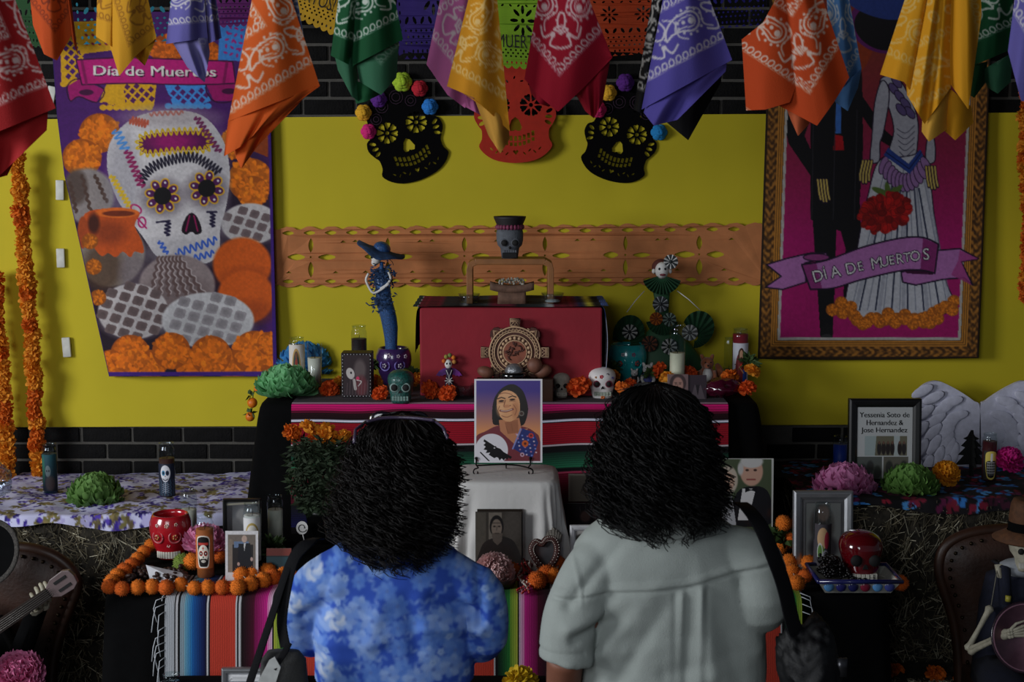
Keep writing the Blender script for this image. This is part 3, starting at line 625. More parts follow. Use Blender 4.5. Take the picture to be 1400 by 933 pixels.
# ---------------------------------------------------------------- flower shapes (shared)
def fib(n, top=1, bot=-1):
    for i in range(n):
        z = top + (bot - top) * (i + .5) / n; r = math.sqrt(max(0, 1 - z * z)); a = i * 2.39996; yield Vector((r * math.cos(a), r * math.sin(a), z))
def marigold_mesh(name, m, n=110, bot=-.5, flat=.8, petal=.34, seed=1):
    rr = random.Random(seed); mb = MB(); mb.ell((0, 0, 0), (.62, .62, .62 * flat), 10, 6)
    for d in fib(n, 1, bot):
        t = d.cross(Vector((rr.uniform(-1, 1), rr.uniform(-1, 1), rr.uniform(-1, 1)))).normalized(); b = d.cross(t); w = petal * rr.uniform(.75, 1.2); L = rr.uniform(.82, 1.08)
        f_ = lambda k, q, l: (d * l + t * q + b * k)
        pts = [f_(0, -w * .25, .5), f_(0, w * .25, .5), f_(.05, w * .55, L * .85), f_(.02, -w * .55, L * .85), f_(.16, w * .45, L), f_(.18, 0, L * 1.04), f_(.14, -w * .45, L)]
        mb.add([(p.x, p.y, p.z * flat) for p in pts], [(0, 1, 2, 3), (3, 2, 4, 5), (3, 5, 6)])
    return mb.mesh(name, m)
def pompom_mesh(name, m, seed=1, n=230):
    rr = random.Random(seed); mb = MB(); mb.ell((0, 0, 0), .84, 14, 9)
    for d in fib(n):
        t = d.orthogonal().normalized(); b = d.cross(t); L = rr.uniform(.92, 1.06); w = .1
        j = Vector((rr.uniform(-.08, .08), rr.uniform(-.08, .08), rr.uniform(-.08, .08)))
        mb.add([d * .78 + t * w, d * .78 - t * .5 * w + b * w * .87, d * .78 - t * .5 * w - b * w * .87, d * L + j], [(0, 1, 3), (1, 2, 3), (2, 0, 3)])
    return mb.mesh(name, m)
def tissue_mesh(name, m, seed=1, tiers=6, per=13, dome=True, ruffle=.12, tone=1):
    rr = random.Random(seed); V = []; Fc = []
    for t in range(tiers):
        el = (t / (tiers - 1)) * 1.45 if dome else (-.5 + t / (tiers - 1) * 1.95); n = max(4, int(per * math.cos(min(el, 1.25)) + 2)); L = 1.0 - .12 * t / tiers
        for k in range(n):
            az = 2 * math.pi * (k + .5 * (t % 2)) / n + rr.uniform(-.15, .15); e0 = el + rr.uniform(-.12, .12); wd = .62 * rr.uniform(.8, 1.15) * (1 - .45 * t / tiers); ph = rr.random() * 6; base = len(V)
            for i in range(6):
                s_ = .15 + .85 * i / 5
                for j in range(7):
                    q = (j / 6 - .5) * 2; e = e0 + (.35 * s_ * s_ - .18) + .1 * (1 - q * q); ll = L * s_ * (1 - .14 * q * q * s_) * (1 + .05 * math.sin(q * 9 + ph) * s_); aa = q * wd * (.35 + .65 * math.sin(s_ * 1.75)) * .6
                    e += ruffle * math.sin(q * 7 + ph) * s_ * s_; x = math.cos(e) * ll; V.append((x * math.cos(az) - aa * math.sin(az), x * math.sin(az) + aa * math.cos(az), math.sin(e) * ll))
            for i in range(5):
                for j in range(6): a = base + i * 7 + j; Fc.append((a, a + 1, a + 8, a + 7))
    return np_mesh(name, V, Fc, m)
m_mg = [mat('marigold_orange', (242, 122, 24), .8, var=.3, scale=3, transl=.3), mat('marigold_deep', (238, 94, 22), .8, var=.25, scale=3, transl=.3), mat('marigold_amber', (246, 162, 40), .8, var=.2, scale=3, transl=.3)]
MG = [marigold_mesh('marigold', m_mg[i % 3], seed=i) for i in range(3)]; MGR = [marigold_mesh('marigold', m_mg[i], n=90, bot=-1, flat=1, petal=.4, seed=5 + i) for i in (0, 2)]
m_pom = [mat('pompom_orange', (232, 122, 28), .95, var=.25, scale=4), mat('pompom_dark', (218, 100, 22), .95, var=.25, scale=4)]
POM = [pompom_mesh('pompom', m_pom[i % 2], i) for i in range(3)]
rrot = lambda: (random.uniform(0, 6.3), random.uniform(0, 6.3), random.uniform(0, 6.3))
def garland(label, pts, Y, r, step, meshes, part='marigold', cat='garland'):
    w = [P(x, y, Y if not callable(Y) else Y(x, y)) for x, y in spline(pts, 200)]; og = w[0]; g = E('marigold_garland', label, cat, og)
    MB().tube(w[::4], .002, 5).build('string', mat('string_white', (190, 185, 170), .9), g)
    acc = 1e9; prev = w[0]
    for p in w:
        acc += (p - prev).length; prev = p
        if acc >= step: acc = 0; q = p + Vector((random.uniform(-.006, .006), random.uniform(-.008, .004), 0)); put(part, random.choice(meshes), g, q, rrot(), r * random.uniform(.88, 1.12))
    return g
garland('long orange marigold garland hanging between the tape strips and picture edge', [(24, 215), (30, 300), (37, 380), (42, 450), (46, 520), (50, 580), (52, 648)], 5.40, .033, .036, MGR)
garland('orange marigold garland nearest the edge, hanging under the red bandana', [(-8, 380), (-4, 440), (2, 500), (6, 570), (10, 650)], 5.40, .036, .04, MGR)
garland('orange marigold garland hanging past the gold framed banner', [(1404, 130), (1402, 220), (1406, 300), (1400, 410)], 5.40, .03, .036, MGR)
# ================================================================ tables, cloths, straw bales, chairs
ZF, ZA, ZL, ZR = .795, 1.243, .844, .895       # front table, altar, left and right bale tables
m_black = mat('black_cloth', (8, 8, 9), .95, bump=.25, bscale=400, spec=.1)
m_wood = mat('dark_wood', (58, 34, 22), .45, var=.3, scale=12)
def ripple(V, amp, k, zref, seed=0): # folds that grow downwards
    return amp * np.sin(k) * np.clip((zref - V) / .5, 0, 1)
def draped(name, label, cat, x0, x1, y0, y1, zt, zbm, m, flare=.04, amp=.012, fy=1, n=220):
    g = E(name, label, cat, ((x0 + x1) / 2, y0, zbm))
    MB().box((x0 + .03, y0 + .03, zt - .04), (x1 - .03, y1 - .03, zt - .008)).build('table_top', m_wood, g, False)
    for sx in (x0 + .06, x1 - .06):
        for sy in (y0 + .07, y1 - .07): MB().box((sx - .025, sy - .025, zbm), (sx + .025, sy + .025, zt - .03)).build('leg', m_wood, g, False)
    R = []; zs = [zt, zt, zt - .006, zt - .02] + list(np.linspace(zt - .06, zbm + .004, 22)); ins = [.06, .02, .006, 0]
    for i, z in enumerate(zs):
        q = -ins[i] if i < 4 else flare * (zt - z) / (zt - zbm); ring = []; a = (zt - z) / (zt - zbm)
        for j in range(n):
            t = 2 * math.pi * j / n; cx, sy = math.cos(t), math.sin(t); e = .12
            x = (x0 + x1) / 2 + ((x1 - x0) / 2 + q) * math.copysign(abs(cx) ** e, cx); y = (y0 + y1) / 2 + ((y1 - y0) / 2 + q * (fy if i > 3 else 1)) * math.copysign(abs(sy) ** e, sy)
            f = amp * a * (math.sin((x + y) * 31 + 2 * math.sin(x * 7)) + .5 * math.sin((x - y) * 53)); ring.append((x + f * (abs(cx) > .9), y - f * (abs(sy) > .05), z))
        R.append(ring)
    MB().rings([[(p[0] * 0 + (x0 + x1) / 2 + (p[0] - (x0 + x1) / 2) * .2, (y0 + y1) / 2 + (p[1] - (y0 + y1) / 2) * .2, zt) for p in R[0]]] + R, False).build('black_cloth', m, g)
    return g
AX0, AX1 = P(350, 548, 4.85).x, P(1042, 548, 4.85).x
draped('altar_table', 'tall altar table draped to the floor in black cloth against the wall', 'table', AX0, AX1, 4.86, 5.40, ZA - .006, 0, m_black, .17, .012, .35)
FX0, FX1 = P(135, 815, 4.1).x, P(1222, 815, 4.1).x
draped('offering_table', 'long low offering table under black cloth in front of the altar', 'table', FX0, FX1, 4.1, 4.74, ZF - .006, 0, m_black, .05, .014, .6)
# striped blankets
def stripes(stops, x):
    xs = np.array([s_[0] for s_ in stops], float); cs = np.array([s_[1] for s_ in stops], float); return np.stack([np.interp(x, xs, cs[:, i]) for i in range(3)], -1)
def bands(lst):
    o = []
    for a, b, ca, cb in lst: o += [(a + .01, ca), (b - .01, cb if cb is not None else ca)]
    return o
WH, BL = (206, 206, 210), (14, 13, 16)
one = [(0, 13, (176, 180, 186), None), (13, 15, BL, None), (15, 18, WH, None), (18, 21, BL, None), (21, 27, (140, 160, 172), None), (27, 38, (120, 172, 190), (30, 110, 180)), (38, 55, (26, 96, 170), (12, 20, 70)), (55, 57, (16, 16, 50), None), (57, 60, WH, None), (60, 62, BL, None), (62, 97, (206, 66, 48), None), (97, 99, WH, None), (99, 101, BL, None), (101, 104, WH, None), (104, 122, (22, 10, 14), (80, 10, 40)), (122, 140, (120, 14, 74), (220, 40, 150)), (140, 147, (236, 130, 190), (230, 200, 220)), (147, 149, BL, None), (149, 160, (190, 196, 70), (110, 160, 50)), (160, 176, (50, 140, 60), (10, 40, 30)), (176, 180, BL, None), (180, 182, WH, None), (182, 197, (206, 66, 48), None)]
def ser_col(x):  # the blanket's repeating bands along its length (px from its end)
    xm = np.mod(x, 391); m_ = xm > 195.5; xm = np.where(m_, 391 - xm, xm); c = stripes(bands(one), xm)
    return .88 * c * (1 + .2 * np.sin(x * 2.6))[..., None]
m_weave = print_mat('print_weave', .95, weave=.5)
def drape_profile(pts, n):  # arc-length sampling of a (y,z) polyline
    p = np.array(spline(pts, 200)); d = np.concatenate([[0], np.cumsum(np.linalg.norm(np.diff(p, axis=0), axis=1))]); t = np.linspace(0, d[-1], n); return np.interp(t, d, p[:, 0]), np.interp(t, d, p[:, 1])
sx0, sx1 = P(226, 820, 4.09).x, P(1096, 820, 4.09).x
nu, nv = 1300, 40; X = np.linspace(sx0, sx1, nu); yy, zz = drape_profile([(4.3, ZF + .002), (4.2, ZF + .002), (4.115, ZF + .002), (4.088, ZF - .012), (4.075, ZF - .06), (4.05, .5), (4.035, .12)], nv)
pxs = np.linspace(226, 1096, nu) - 226; src = np.where(pxs < 300, pxs, pxs - 240)  # second repeat seen right of the blue blouse
Wp = np.zeros((nv, nu, 3)); Wp[..., 0] = X; Wp[..., 1] = yy[:, None] - np.abs(.008 * np.sin(X * 15)[None] * np.clip((ZF - zz) / .4, 0, 1)[:, None]); Wp[..., 2] = zz[:, None]
rgb = np.broadcast_to(ser_col(src)[None], (nv, nu, 3))
g = E('striped_blanket', 'multicoloured striped blanket runner hanging down the front of the offering table', 'blanket', ((sx0 + sx1) / 2, 4.04, .12))
print_obj('woven_cloth', Wp, rgb, m_weave, g)
m_fr = mat('fringe_white', (196, 200, 205), .9)
for sx, sg in ((sx0, -1), (sx1, 1)):
    mb = MB()
    for i in range(34):
        t = i / 33; k = int(t * (nv - 1)); y, z = yy[k], zz[k]; a = random.uniform(.01, .03); b = random.uniform(.03, .05); d = Vector((0, -.004, 0))
        mb.tube([Vector((sx, y - .002, z)), Vector((sx + sg * a, y - .012, z - .008)), Vector((sx + sg * a * 1.3, y - .014, z - b)), Vector((sx + sg * a * (.6 + random.random()), y - .016, z - b * 2.2))], .0016, 4)
    o = mb.build('fringe', m_fr, g); o['kind'] = 'stuff'
# altar blanket: bands run along x
bx0, bx1 = P(398, 548, 4.84).x, P(996, 548, 4.84).x
yy, zz = drape_profile([(5.4, ZA + .001), (5.1, ZA + .001), (4.875, ZA + .001), (4.853, ZA - .006), (4.838, ZA - .03), (4.80, .95), (4.788, .8)], 520)
alt = [(520, 549, (58, 54, 58), (74, 68, 74)), (549, 551, (190, 150, 170), None), (551, 561, (222, 26, 122), (170, 14, 84)), (561, 564, (90, 8, 40), None), (564, 573, (38, 8, 16), (26, 6, 12)), (573, 576, (206, 206, 224), None), (576, 578, BL, None), (578, 607, (150, 16, 34), (142, 14, 34)), (607, 609.5, (180, 170, 176), None), (609.5, 618, BL, None), (618, 640, (16, 44, 34), (36, 110, 76)), (640, 645, BL, None), (645, 647, (170, 60, 90), None), (647, 690, (110, 10, 40), (70, 8, 26)), (690, 720, BL, (30, 30, 90)), (720, 1000, (20, 16, 20), None)]
xx = np.linspace(bx0, bx1, 60); ydn = zz < ZA - .001
def py_of(y, z):  # picture row of a point
    d = CP * y - SP * (z - CAM_Z) * 1.0; u = SP * y + CP * (z - CAM_Z); return 466.5 - F * u / d
rowv = py_of(yy, zz); rowv = np.where(ydn, rowv, 520 + (5.4 - yy) * 55)
rg = stripes(bands(alt), rowv); st = np.where(ydn, 0, 1)
rg = rg * (1 + np.where(ydn, .16, .5) * np.sin(np.where(ydn, rowv * 2.1, yy * 330)))[:, None]
Wp = np.zeros((520, 60, 3)); Wp[..., 0] = xx; Wp[..., 1] = yy[:, None] - .004 * np.sin(xx * 23)[None] * np.clip((ZA - zz) / .3, 0, 1)[:, None]; Wp[..., 2] = zz[:, None] - .0035 * (np.sin(xx * 9 + 1) + .6 * np.sin(xx * 21))[None] * np.clip((ZA - zz) / .02, 0, 1)[:, None]
o = print_obj('altar_blanket', Wp, np.broadcast_to(rg[:, None], (520, 60, 3)), m_weave, None, ((bx0 + bx1) / 2, 4.84, ZA)); tag(o, 'magenta and dark red striped blanket covering the black altar table', 'blanket')
# red box with a dark blanket over it
RX0, RX1 = P(574, 480, 4.98).x, P(823, 480, 4.98).x; RZ = P(700, 421, 4.98).z; RY0, RY1 = 4.98, 5.36
m_red = mat('red_paper', (150, 22, 40), .75, var=.1, scale=6, bump=.25, bscale=30)
g = E('red_box', 'large box wrapped in dark red paper standing on the altar', 'box', ((RX0 + RX1) / 2, RY0, ZA))
MB().box((RX0, RY0, ZA + .004), (RX1, RY1, RZ)).build('box', m_red, g, False, bevel=.006)
nx, ny = 420, 60; prof = [(-.02, -.17), (-.012, -.03), (-.006, -.004), (.02, .004), (.1, .004), (.33, .004), (.56, .004), (.63, .003)]
pu = np.array(spline([(RX0 - .016, RZ - .16), (RX0 - .012, RZ - .03), (RX0, RZ + .003), (RX0 + .03, RZ + .005), (RX1 - .03, RZ + .005), (RX1, RZ + .003), (RX1 + .012, RZ - .03), (RX1 + .02, RZ - .13), (RX1 + .012, RZ - .27)], nx - 1))
d = np.concatenate([[0], np.cumsum(np.linalg.norm(np.diff(pu, axis=0), axis=1))]); 
seq = [(0, .06, (30, 60, 56), None), (.06, .12, (60, 80, 110), None), (.12, .2, (26, 50, 48), (44, 74, 70)), (.2, .205, WH, None), (.205, .29, (120, 20, 44), None), (.29, .345, (40, 40, 44), None), (.345, .37, BL, (70, 74, 78)), (.37, .375, WH, None), (.375, .46, (24, 22, 26), (60, 66, 68)), (.46, .55, (110, 20, 44), None), (.55, .56, BL, None), (.56, .66, (20, 24, 26), (60, 74, 78)), (.66, .665, WH, None), (.665, .672, BL, None), (.672, .677, WH, None), (.677, .77, (128, 20, 48), None), (.77, .8, (40, 40, 90), None), (.8, .83, (190, 180, 60), None), (.83, .86, BL, None), (.86, .95, (90, 120, 190), (40, 60, 120)), (.95, 1.2, (180, 190, 210), None)]
cc = stripes(bands(seq), d) * (1 + .15 * np.sin(d * 900))[:, None]
ys = np.linspace(RY0 - .004, RY1, ny); Wp = np.zeros((nx, ny, 3)); Wp[..., 0] = pu[:, 0][:, None]; Wp[..., 1] = ys[None]; Wp[..., 2] = pu[:, 1][:, None] + .002 * np.sin(ys * 60 + d[:, None] * 12)
o = print_obj('folded_blanket', Wp, np.broadcast_to(cc[:, None], (nx, ny, 3)), m_weave, None, ((RX0 + RX1) / 2, RY0, RZ)); tag(o, 'dark striped blanket laid over the top of the red box', 'blanket')
# white draped pedestal
WX0, WX1, WY0, WY1, WZ = P(616, 660, 4.4).x, P(764, 660, 4.4).x, 4.36, 4.64, P(690, 656, 4.4).z
secs = []
V = []; n = 160; zs = [WZ, WZ, WZ - .004, WZ - .014] + list(np.linspace(WZ - .03, ZF + .004, 26)); ins = [.05, .016, .004, 0]
for i, z in enumerate(zs):
    q = -ins[i] if i < 4 else 0; a = (WZ - z) / (WZ - ZF); ring = []
    for j in range(n):
        t = 2 * math.pi * j / n; cx, sy = math.cos(t), math.sin(t); e = .3
        wx = (WX1 - WX0) / 2 + q + .034 * a; wy = (WY1 - WY0) / 2 + q + .012 * a
        f = a * (.010 * math.sin(9 * t + 1.5 * math.sin(3 * t)) + .006 * math.sin(23 * t + 4 * a) + .012 * a * math.sin(5 * t + 2)) + .003 * math.sin(14 * a + 4 * t) * a
        ring.append(((WX0 + WX1) / 2 + (wx + f) * math.copysign(abs(cx) ** e, cx), (WY0 + WY1) / 2 + (wy + f) * math.copysign(abs(sy) ** e, sy), z))
    V.append(ring)
cxm, cym = (WX0 + WX1) / 2, (WY0 + WY1) / 2
ctr = [[(cxm + (p[0] - cxm) * k, cym + (p[1] - cym) * k, WZ) for p in V[0]] for k in (.1, .5, .8)]
o = MB().rings(ctr + V, True).build('draped_pedestal', mat('white_cloth', (226, 224, 220), .9, var=.05, scale=5, bump=.25, bscale=60), None, True, (cxm, WY0, ZF)); tag(o, 'box draped in a white cloth under the portrait stand', 'pedestal')
# ---------------------------------------------------------------- straw bales with their cloths
m_straw = mat('straw', (232, 224, 196), .9, var=.45, scale=8); m_bale = mat('bale_core', (52, 47, 38), 1, var=.5, scale=30, bump=1, bscale=60)
m_dstraw = mat('straw_dark', (134, 124, 100), .9, var=.4, scale=8)
def bale_meshes(w, dp, h, seed, n=1500):
    rr = random.Random(seed); mb = MB(); N = 14
    for (o_, u, v) in (((-w / 2, -dp / 2, 0), (w, 0, 0), (0, 0, h)), ((w / 2, -dp / 2, 0), (0, dp, 0), (0, 0, h)), ((-w / 2, dp / 2, 0), (0, -dp, 0), (0, 0, h)), ((-w / 2, -dp / 2, h), (w, 0, 0), (0, dp, 0))):
        o_, u, v = Vector(o_), Vector(u), Vector(v); nn = u.cross(v).normalized(); vs = []; fs = []
        for i in range(N + 1):
            for j in range(N + 1):
                e = 0 if i in (0, N) or j in (0, N) else rr.uniform(-.012, .012) + .02 * math.sin(j * 2.6); vs.append(o_ + u * j / N + v * i / N + nn * e)
        for i in range(N):
            for j in range(N): a = i * (N + 1) + j; fs.append((a, a + 1, a + N + 2, a + N + 1))
        mb.add(vs, fs)
    core = mb.mesh('straw_block', m_bale); out = []
    for mm, cnt in ((m_straw, n // 3), (m_dstraw, n)):
        sb = MB()
        for i in range(cnt):
            f = rr.random(); L = rr.uniform(.02, .085); r = rr.uniform(.0009, .002)
            if f < .62: c = Vector((rr.uniform(-w / 2, w / 2), -dp / 2 - .006, rr.uniform(.0, h - .004))); nn = Vector((0, -1, 0)); a = rr.gauss(math.pi / 2, .8); t = Vector((math.cos(a), -rr.uniform(.0, .3), math.sin(a)))
            elif f < .74: c = Vector((rr.uniform(-w / 2, w / 2), rr.uniform(-dp / 2, -dp / 2 + .1), h + .003)); nn = Vector((0, 0, 1)); a = rr.random() * 6.3; t = Vector((math.cos(a), math.sin(a), rr.uniform(-.05, .1)))
            else: s_ = rr.choice((-1, 1)); c = Vector((s_ * (w / 2 + .004), rr.uniform(-dp / 2, dp / 2), rr.uniform(0, h))); nn = Vector((s_, 0, 0)); a = rr.gauss(math.pi / 2, .7); t = Vector((s_ * rr.uniform(0, .2), math.cos(a), math.sin(a)))
            c = c + nn * rr.uniform(-.008, .006); t.normalize(); b = t.cross(nn).normalized(); k = t.cross(b)
            p0, p1 = c - t * L / 2, c + t * L / 2 + nn * rr.uniform(0, .01); vs = []
            for p in (p0, p1):
                if p.z < .004: p.z = .004
                vs += [p + b * r, p - b * r * .5 + k * r * .87, p - b * r * .5 - k * r * .87]
            sb.add(vs, [(0, 1, 4, 3), (1, 2, 5, 4), (2, 0, 3, 5)])
        out.append(sb.mesh('straw', mm, False))
    return core, out
BW, BD, BH = .92, .62, .418
bvar = [bale_meshes(BW, BD, BH, s_, 2100) for s_ in (1, 2)]
def bale(label, x, y, z, k, sz=1, group=None):
    g = E('straw_bale', label, 'straw bale', (x, y - BD / 2, z), group); core, st = bvar[k]
    o = put('straw_block', core, g, (x, y, z)); o.scale = (1, 1, sz)
    for me in st: o = put('loose_straw', me, g, (x, y, z)); o['kind'] = 'stuff'; o.scale = (1, 1, sz)
sl = .41 / .418
lx1 = P(276, 720, 4.81).x
bale('straw bale under the flowered cloth, upper one beside the black altar drape', lx1 - BW / 2, 4.83 + BD / 2, .414, 0, sl)
bale('straw bale under the flowered cloth, lower one beside the black altar drape', lx1 - BW / 2, 4.83 + BD / 2, 0, 1, sl * .99)
bale('straw bale under the flowered cloth, upper one behind the guitar player', lx1 - BW * 1.5 - .01, 4.83 + BD / 2, .414, 1, sl)
bale('straw bale under the flowered cloth, lower one behind the guitar player', lx1 - BW * 1.5 - .01, 4.83 + BD / 2, 0, 0, sl * .99)
rx0 = P(1122, 700, 4.83).x; sr = .43 / .418
bale('upper straw bale under the dark butterfly cloth, beside the red skull', rx0 + BW / 2, 4.84 + BD / 2, .442, 1, sr)
bale('lower straw bale of the stack beside the red skull dish', rx0 + BW / 2, 4.84 + BD / 2, 0, 0, sr * 1.02)
bale('upper straw bale behind the seated skeleton in overalls', rx0 + BW * 1.5 + .01, 4.84 + BD / 2, .442, 0, sr)
bale('lower straw bale behind the seated skeleton in overalls', rx0 + BW * 1.5 + .01, 4.84 + BD / 2, 0, 1, sr * 1.02)
def low_bale():
    g = E('straw_bale', 'single low straw bale on the floor holding loose marigolds', 'straw bale', (1.45, 4.56, 0)); core, st = bvar[0]
    for nm, me in [('straw_block', core)] + [('loose_straw', q) for q in st]:
        o = put(nm, me, g, (1.45, 4.68, 0)); o.scale = (.5, .34, .8)
        if nm == 'loose_straw': o['kind'] = 'stuff'
low_bale()
# cloths on the bales: printed on a grid in metres
def bale_cloth(name, label, x0, x1, yf, yb, z, drop, paint, hem, k=230, amp=.006):
    L = (yb - yf) + drop; cvm = Cv(x0, 0, x1, L, (200, 200, 220), k); paint(cvm, x0, x1, L)
    X, T = cvm.X, cvm.Y; Y = np.where(T < yb - yf, yb - T, yf - .012 - .004 * np.sin(X * 40)); q = np.clip((T - (yb - yf)) / drop, 0, 1)
    nz = (vnoise(np.stack([X.ravel() * 6, T.ravel() * 6, np.zeros(X.size)], -1), 1.6) * 2 + vnoise(np.stack([X.ravel() * 15, T.ravel() * 15, np.ones(X.size)], -1), 1.2)).reshape(X.shape)
    Z = z + .006 + amp * (1.2 + nz) - q * drop * (1 + hem(X)) ; Y = Y - .012 * q
    o = print_obj(name, np.stack([X, Y, Z], -1), cvm.a, print_mat('print_cotton', .9, weave=.2), None, ((x0 + x1) / 2, yf, z)); tag(o, label, 'tablecloth'); return o
def floral(c, x0, x1, L):
    c.a[:] = (204, 204, 236); rr = random.Random(4)
    for i in range(int((x1 - x0) * L * 900)):
        x, y = rr.uniform(x0, x1), rr.uniform(0, L); t = rr.random(); rot = rr.random() * 6
        if t < .45:
            for k in range(rr.randint(3, 7)): c.ell(x + rr.gauss(0, .016), y + rr.gauss(0, .016), rr.uniform(.005, .011), rr.uniform(.004, .008), rr.choice([(58, 40, 140), (40, 30, 104), (86, 66, 170)]), rot=rr.random() * 3, soft=.002)
        elif t < .75:
            for k in range(5): c.ell(x + .014 * math.cos(rot + k), y + .012 * math.sin(rot + k * 1.3), .014, .006, rr.choice([(120, 112, 66), (96, 84, 58), (140, 124, 80)]), rot=rot + k * .7, soft=.002)
        else:
            for k in range(4): c.ell(x + .012 * math.cos(rot + k * 1.5), y + .012 * math.sin(rot + k * 1.5), .011, .007, (176, 170, 214), rot=rot + k, soft=.002)
bale_cloth('flowered_cloth', 'white tablecloth with purple and olive flowers over the straw bales', P(-60, 700, 4.8).x, P(327, 700, 4.83).x, 4.82, 5.47, ZL, .032, floral, lambda X: .9 * np.sin(X * 5 + 2) * .5 + .3 * np.sin(X * 17), amp=.007)
def butterfly(c, x0, x1, L):
    c.a[:] = (20, 18, 22); rr = random.Random(9)
    for i in range(int((x1 - x0) * L * 620)):
        x, y = rr.uniform(x0, x1), rr.uniform(0, L); col = rr.choice([(50, 116, 190), (150, 34, 54), (120, 28, 50), (76, 146, 210), (100, 30, 70), (60, 20, 40)]); r = rr.random() * 3; s_ = rr.uniform(.7, 1.2)
        for a, b in ((.012, 0), (-.012, 0), (.009, .012), (-.009, .012)): c.ell(x + s_ * (a * math.cos(r) - b * math.sin(r)), y + s_ * (a * math.sin(r) + b * math.cos(r)), .011 * s_, .008 * s_, col, rot=r, soft=.002)
        c.ell(x, y + .004, .003, .01, (16, 12, 16), rot=r, soft=.002)
bale_cloth('butterfly_cloth', 'black tablecloth with blue and red butterflies over the straw bales', P(1100, 700, 4.84).x, P(1500, 700, 4.84).x, 4.84, 5.47, ZR, .035, butterfly, lambda X: .4 * np.sin(X * 9), amp=.008)
# low bench in front of the table, just under the frame
draped('low_bench', 'low bench under dark cloth in front of the striped blanket', 'bench', P(215, 930, 3.9).x, P(770, 930, 3.9).x, 3.80, 3.98, .60, 0, m_black, .01, .003)
# ---------------------------------------------------------------- carved chairs
m_leather = mat('brown_leather', (62, 38, 28), .5, var=.35, scale=9, bump=.3, bscale=90); m_nail = mat('nail_brass', (50, 38, 24), .4, metal=.8)
def chair(label, back, Y, seat_z, sx0, sx1):
    """back: outline of the upholstered back in picture units"""
    w = [P(x, y, Y) for x, y in back]; cx = sum(p.x for p in w) / len(w)
    g = E('armchair', label, 'chair', (cx, Y, 0)); n = len(w)
    c = Vector((cx, Y, sum(p.z for p in w) / n)); bulge = lambda k, dy: [c + (p - c) * k + Vector((0, dy, 0)) for p in w]
    MB().rings([bulge(.97, .05), bulge(1, .03), bulge(1, -.01), bulge(.93, -.03), bulge(.6, -.045)], True).build('backrest', m_leather, g)
    MB().tube([p + Vector((0, -.005, 0)) for p in w + [w[0]]], .019, 8).build('back_frame', m_wood, g)
    mb = None
    for i in range(0, n, 2):
        p = c + (w[i] - c) * .9 + Vector((0, -.036, 0)); MB().ell(p, .0065, 8, 5).build('nail', m_nail, g)
    MB().box((sx0, Y - .46, seat_z - .09), (sx1, Y + .02, seat_z)).build('seat', m_leather, g, True, bevel=.02)
    for x in (sx0 + .03, sx1 - .03):
        MB().tube([(x, Y - .43, 0), (x, Y - .42, .2), (x, Y - .43, seat_z - .05)], [.022, .026, .03], 8).build('leg', m_wood, g)
        MB().tube([(x, Y + .03, 0), (x, Y + .02, seat_z), (x, Y + .015, c.z - .1)], [.022, .026, .022], 8).build('leg', m_wood, g)
    return g
CY = 4.5
cb = spline([(-190, 980), (-186, 860), (-160, 790), (-80, 752), (20, 748), (66, 756), (96, 776), (106, 800), (96, 830), (84, 862), (74, 900), (68, 980)], 56)
chair('dark brown leather chair behind the guitar player skeleton', cb, CY, .45, P(-170, 900, CY).x, P(66, 900, CY).x)
cb = spline([(1312, 985), (1310, 900), (1304, 850), (1292, 810), (1284, 780), (1290, 750), (1316, 732), (1360, 724), (1440, 722), (1520, 738), (1546, 790), (1534, 860), (1526, 985)], 56)
chair('brown leather armchair behind the skeleton in overalls', cb, CY, .45, P(1312, 900, CY).x, P(1530, 900, CY).x)
# ================================================================ things standing on the tables
m_glass = glass_mat('clear_glass'); m_wax = mat('white_wax', (226, 222, 208), .6, var=.04); m_wick = mat('wick', (40, 36, 30), .9)
m_print = print_mat('print_paper', .6); m_gloss = print_mat('print_gloss', .35, coat=.4)
m_flame_dark = m_wick
def candle(label, cx, by, top, wpx, z, wax=(226, 222, 208), fill=.7, paint=None, span=(0, 1), ang=2.6, kind='jar', group=None, Yo=0, glass=None):
    """tall glass candle; paint(cv) draws the wrap-around label on a 100 x 100 sheet (x across the front, y down)"""
    b = G(cx, by, z); s = S(b.y, by); r = wpx * s / 2; h = P(cx, top, b.y).z - z; b.y += r * .6
    g = E('glass_candle', label, 'candle', b, group); c = (b.x, b.y, z)
    pr = [(r * .94, .001), (r, .006), (r, h * .86), (r * .97, h * .9), (r * .86, h * .93), (r * .86, h * .985), (r * .92, h), (r * .83, h), (r * .79, h * .97)] if kind == 'jar' else [(r * .8, .001), (r * .84, .005), (r, h), (r * .95, h)]
    MB().lathe(c, pr, 28, False).build('jar', glass or m_glass, g)
    rr_ = .94 if kind == 'jar' else .8
    MB().lathe(c, [(r * .3, .003), (r * rr_ * .97, .005), (r * (rr_ if kind == 'jar' else .93), h * fill), (r * .5, h * fill - .002)], 24).build('wax', mat('wax_%d_%d_%d' % wax, wax, .55, var=.05), g)
    MB().tube([(b.x, b.y, z + h * fill - .003), (b.x + .002, b.y, z + h * fill + .012)], .0012, 5).build('wick', m_wick, g)
    if paint:
        cv_ = Cv(0, 0, 100, 100, (230, 226, 220), .9); paint(cv_); a = (cv_.X / 100 - .5) * ang; zt_ = z + h * span[1] * .86; zb_ = z + h * span[0] + .004; rl = r * 1.02
        print_obj('label_print', np.stack([b.x + rl * np.sin(a), b.y - rl * np.cos(a), zt_ + (zb_ - zt_) * cv_.Y / 100], -1), cv_.a, m_print, g)
    return g
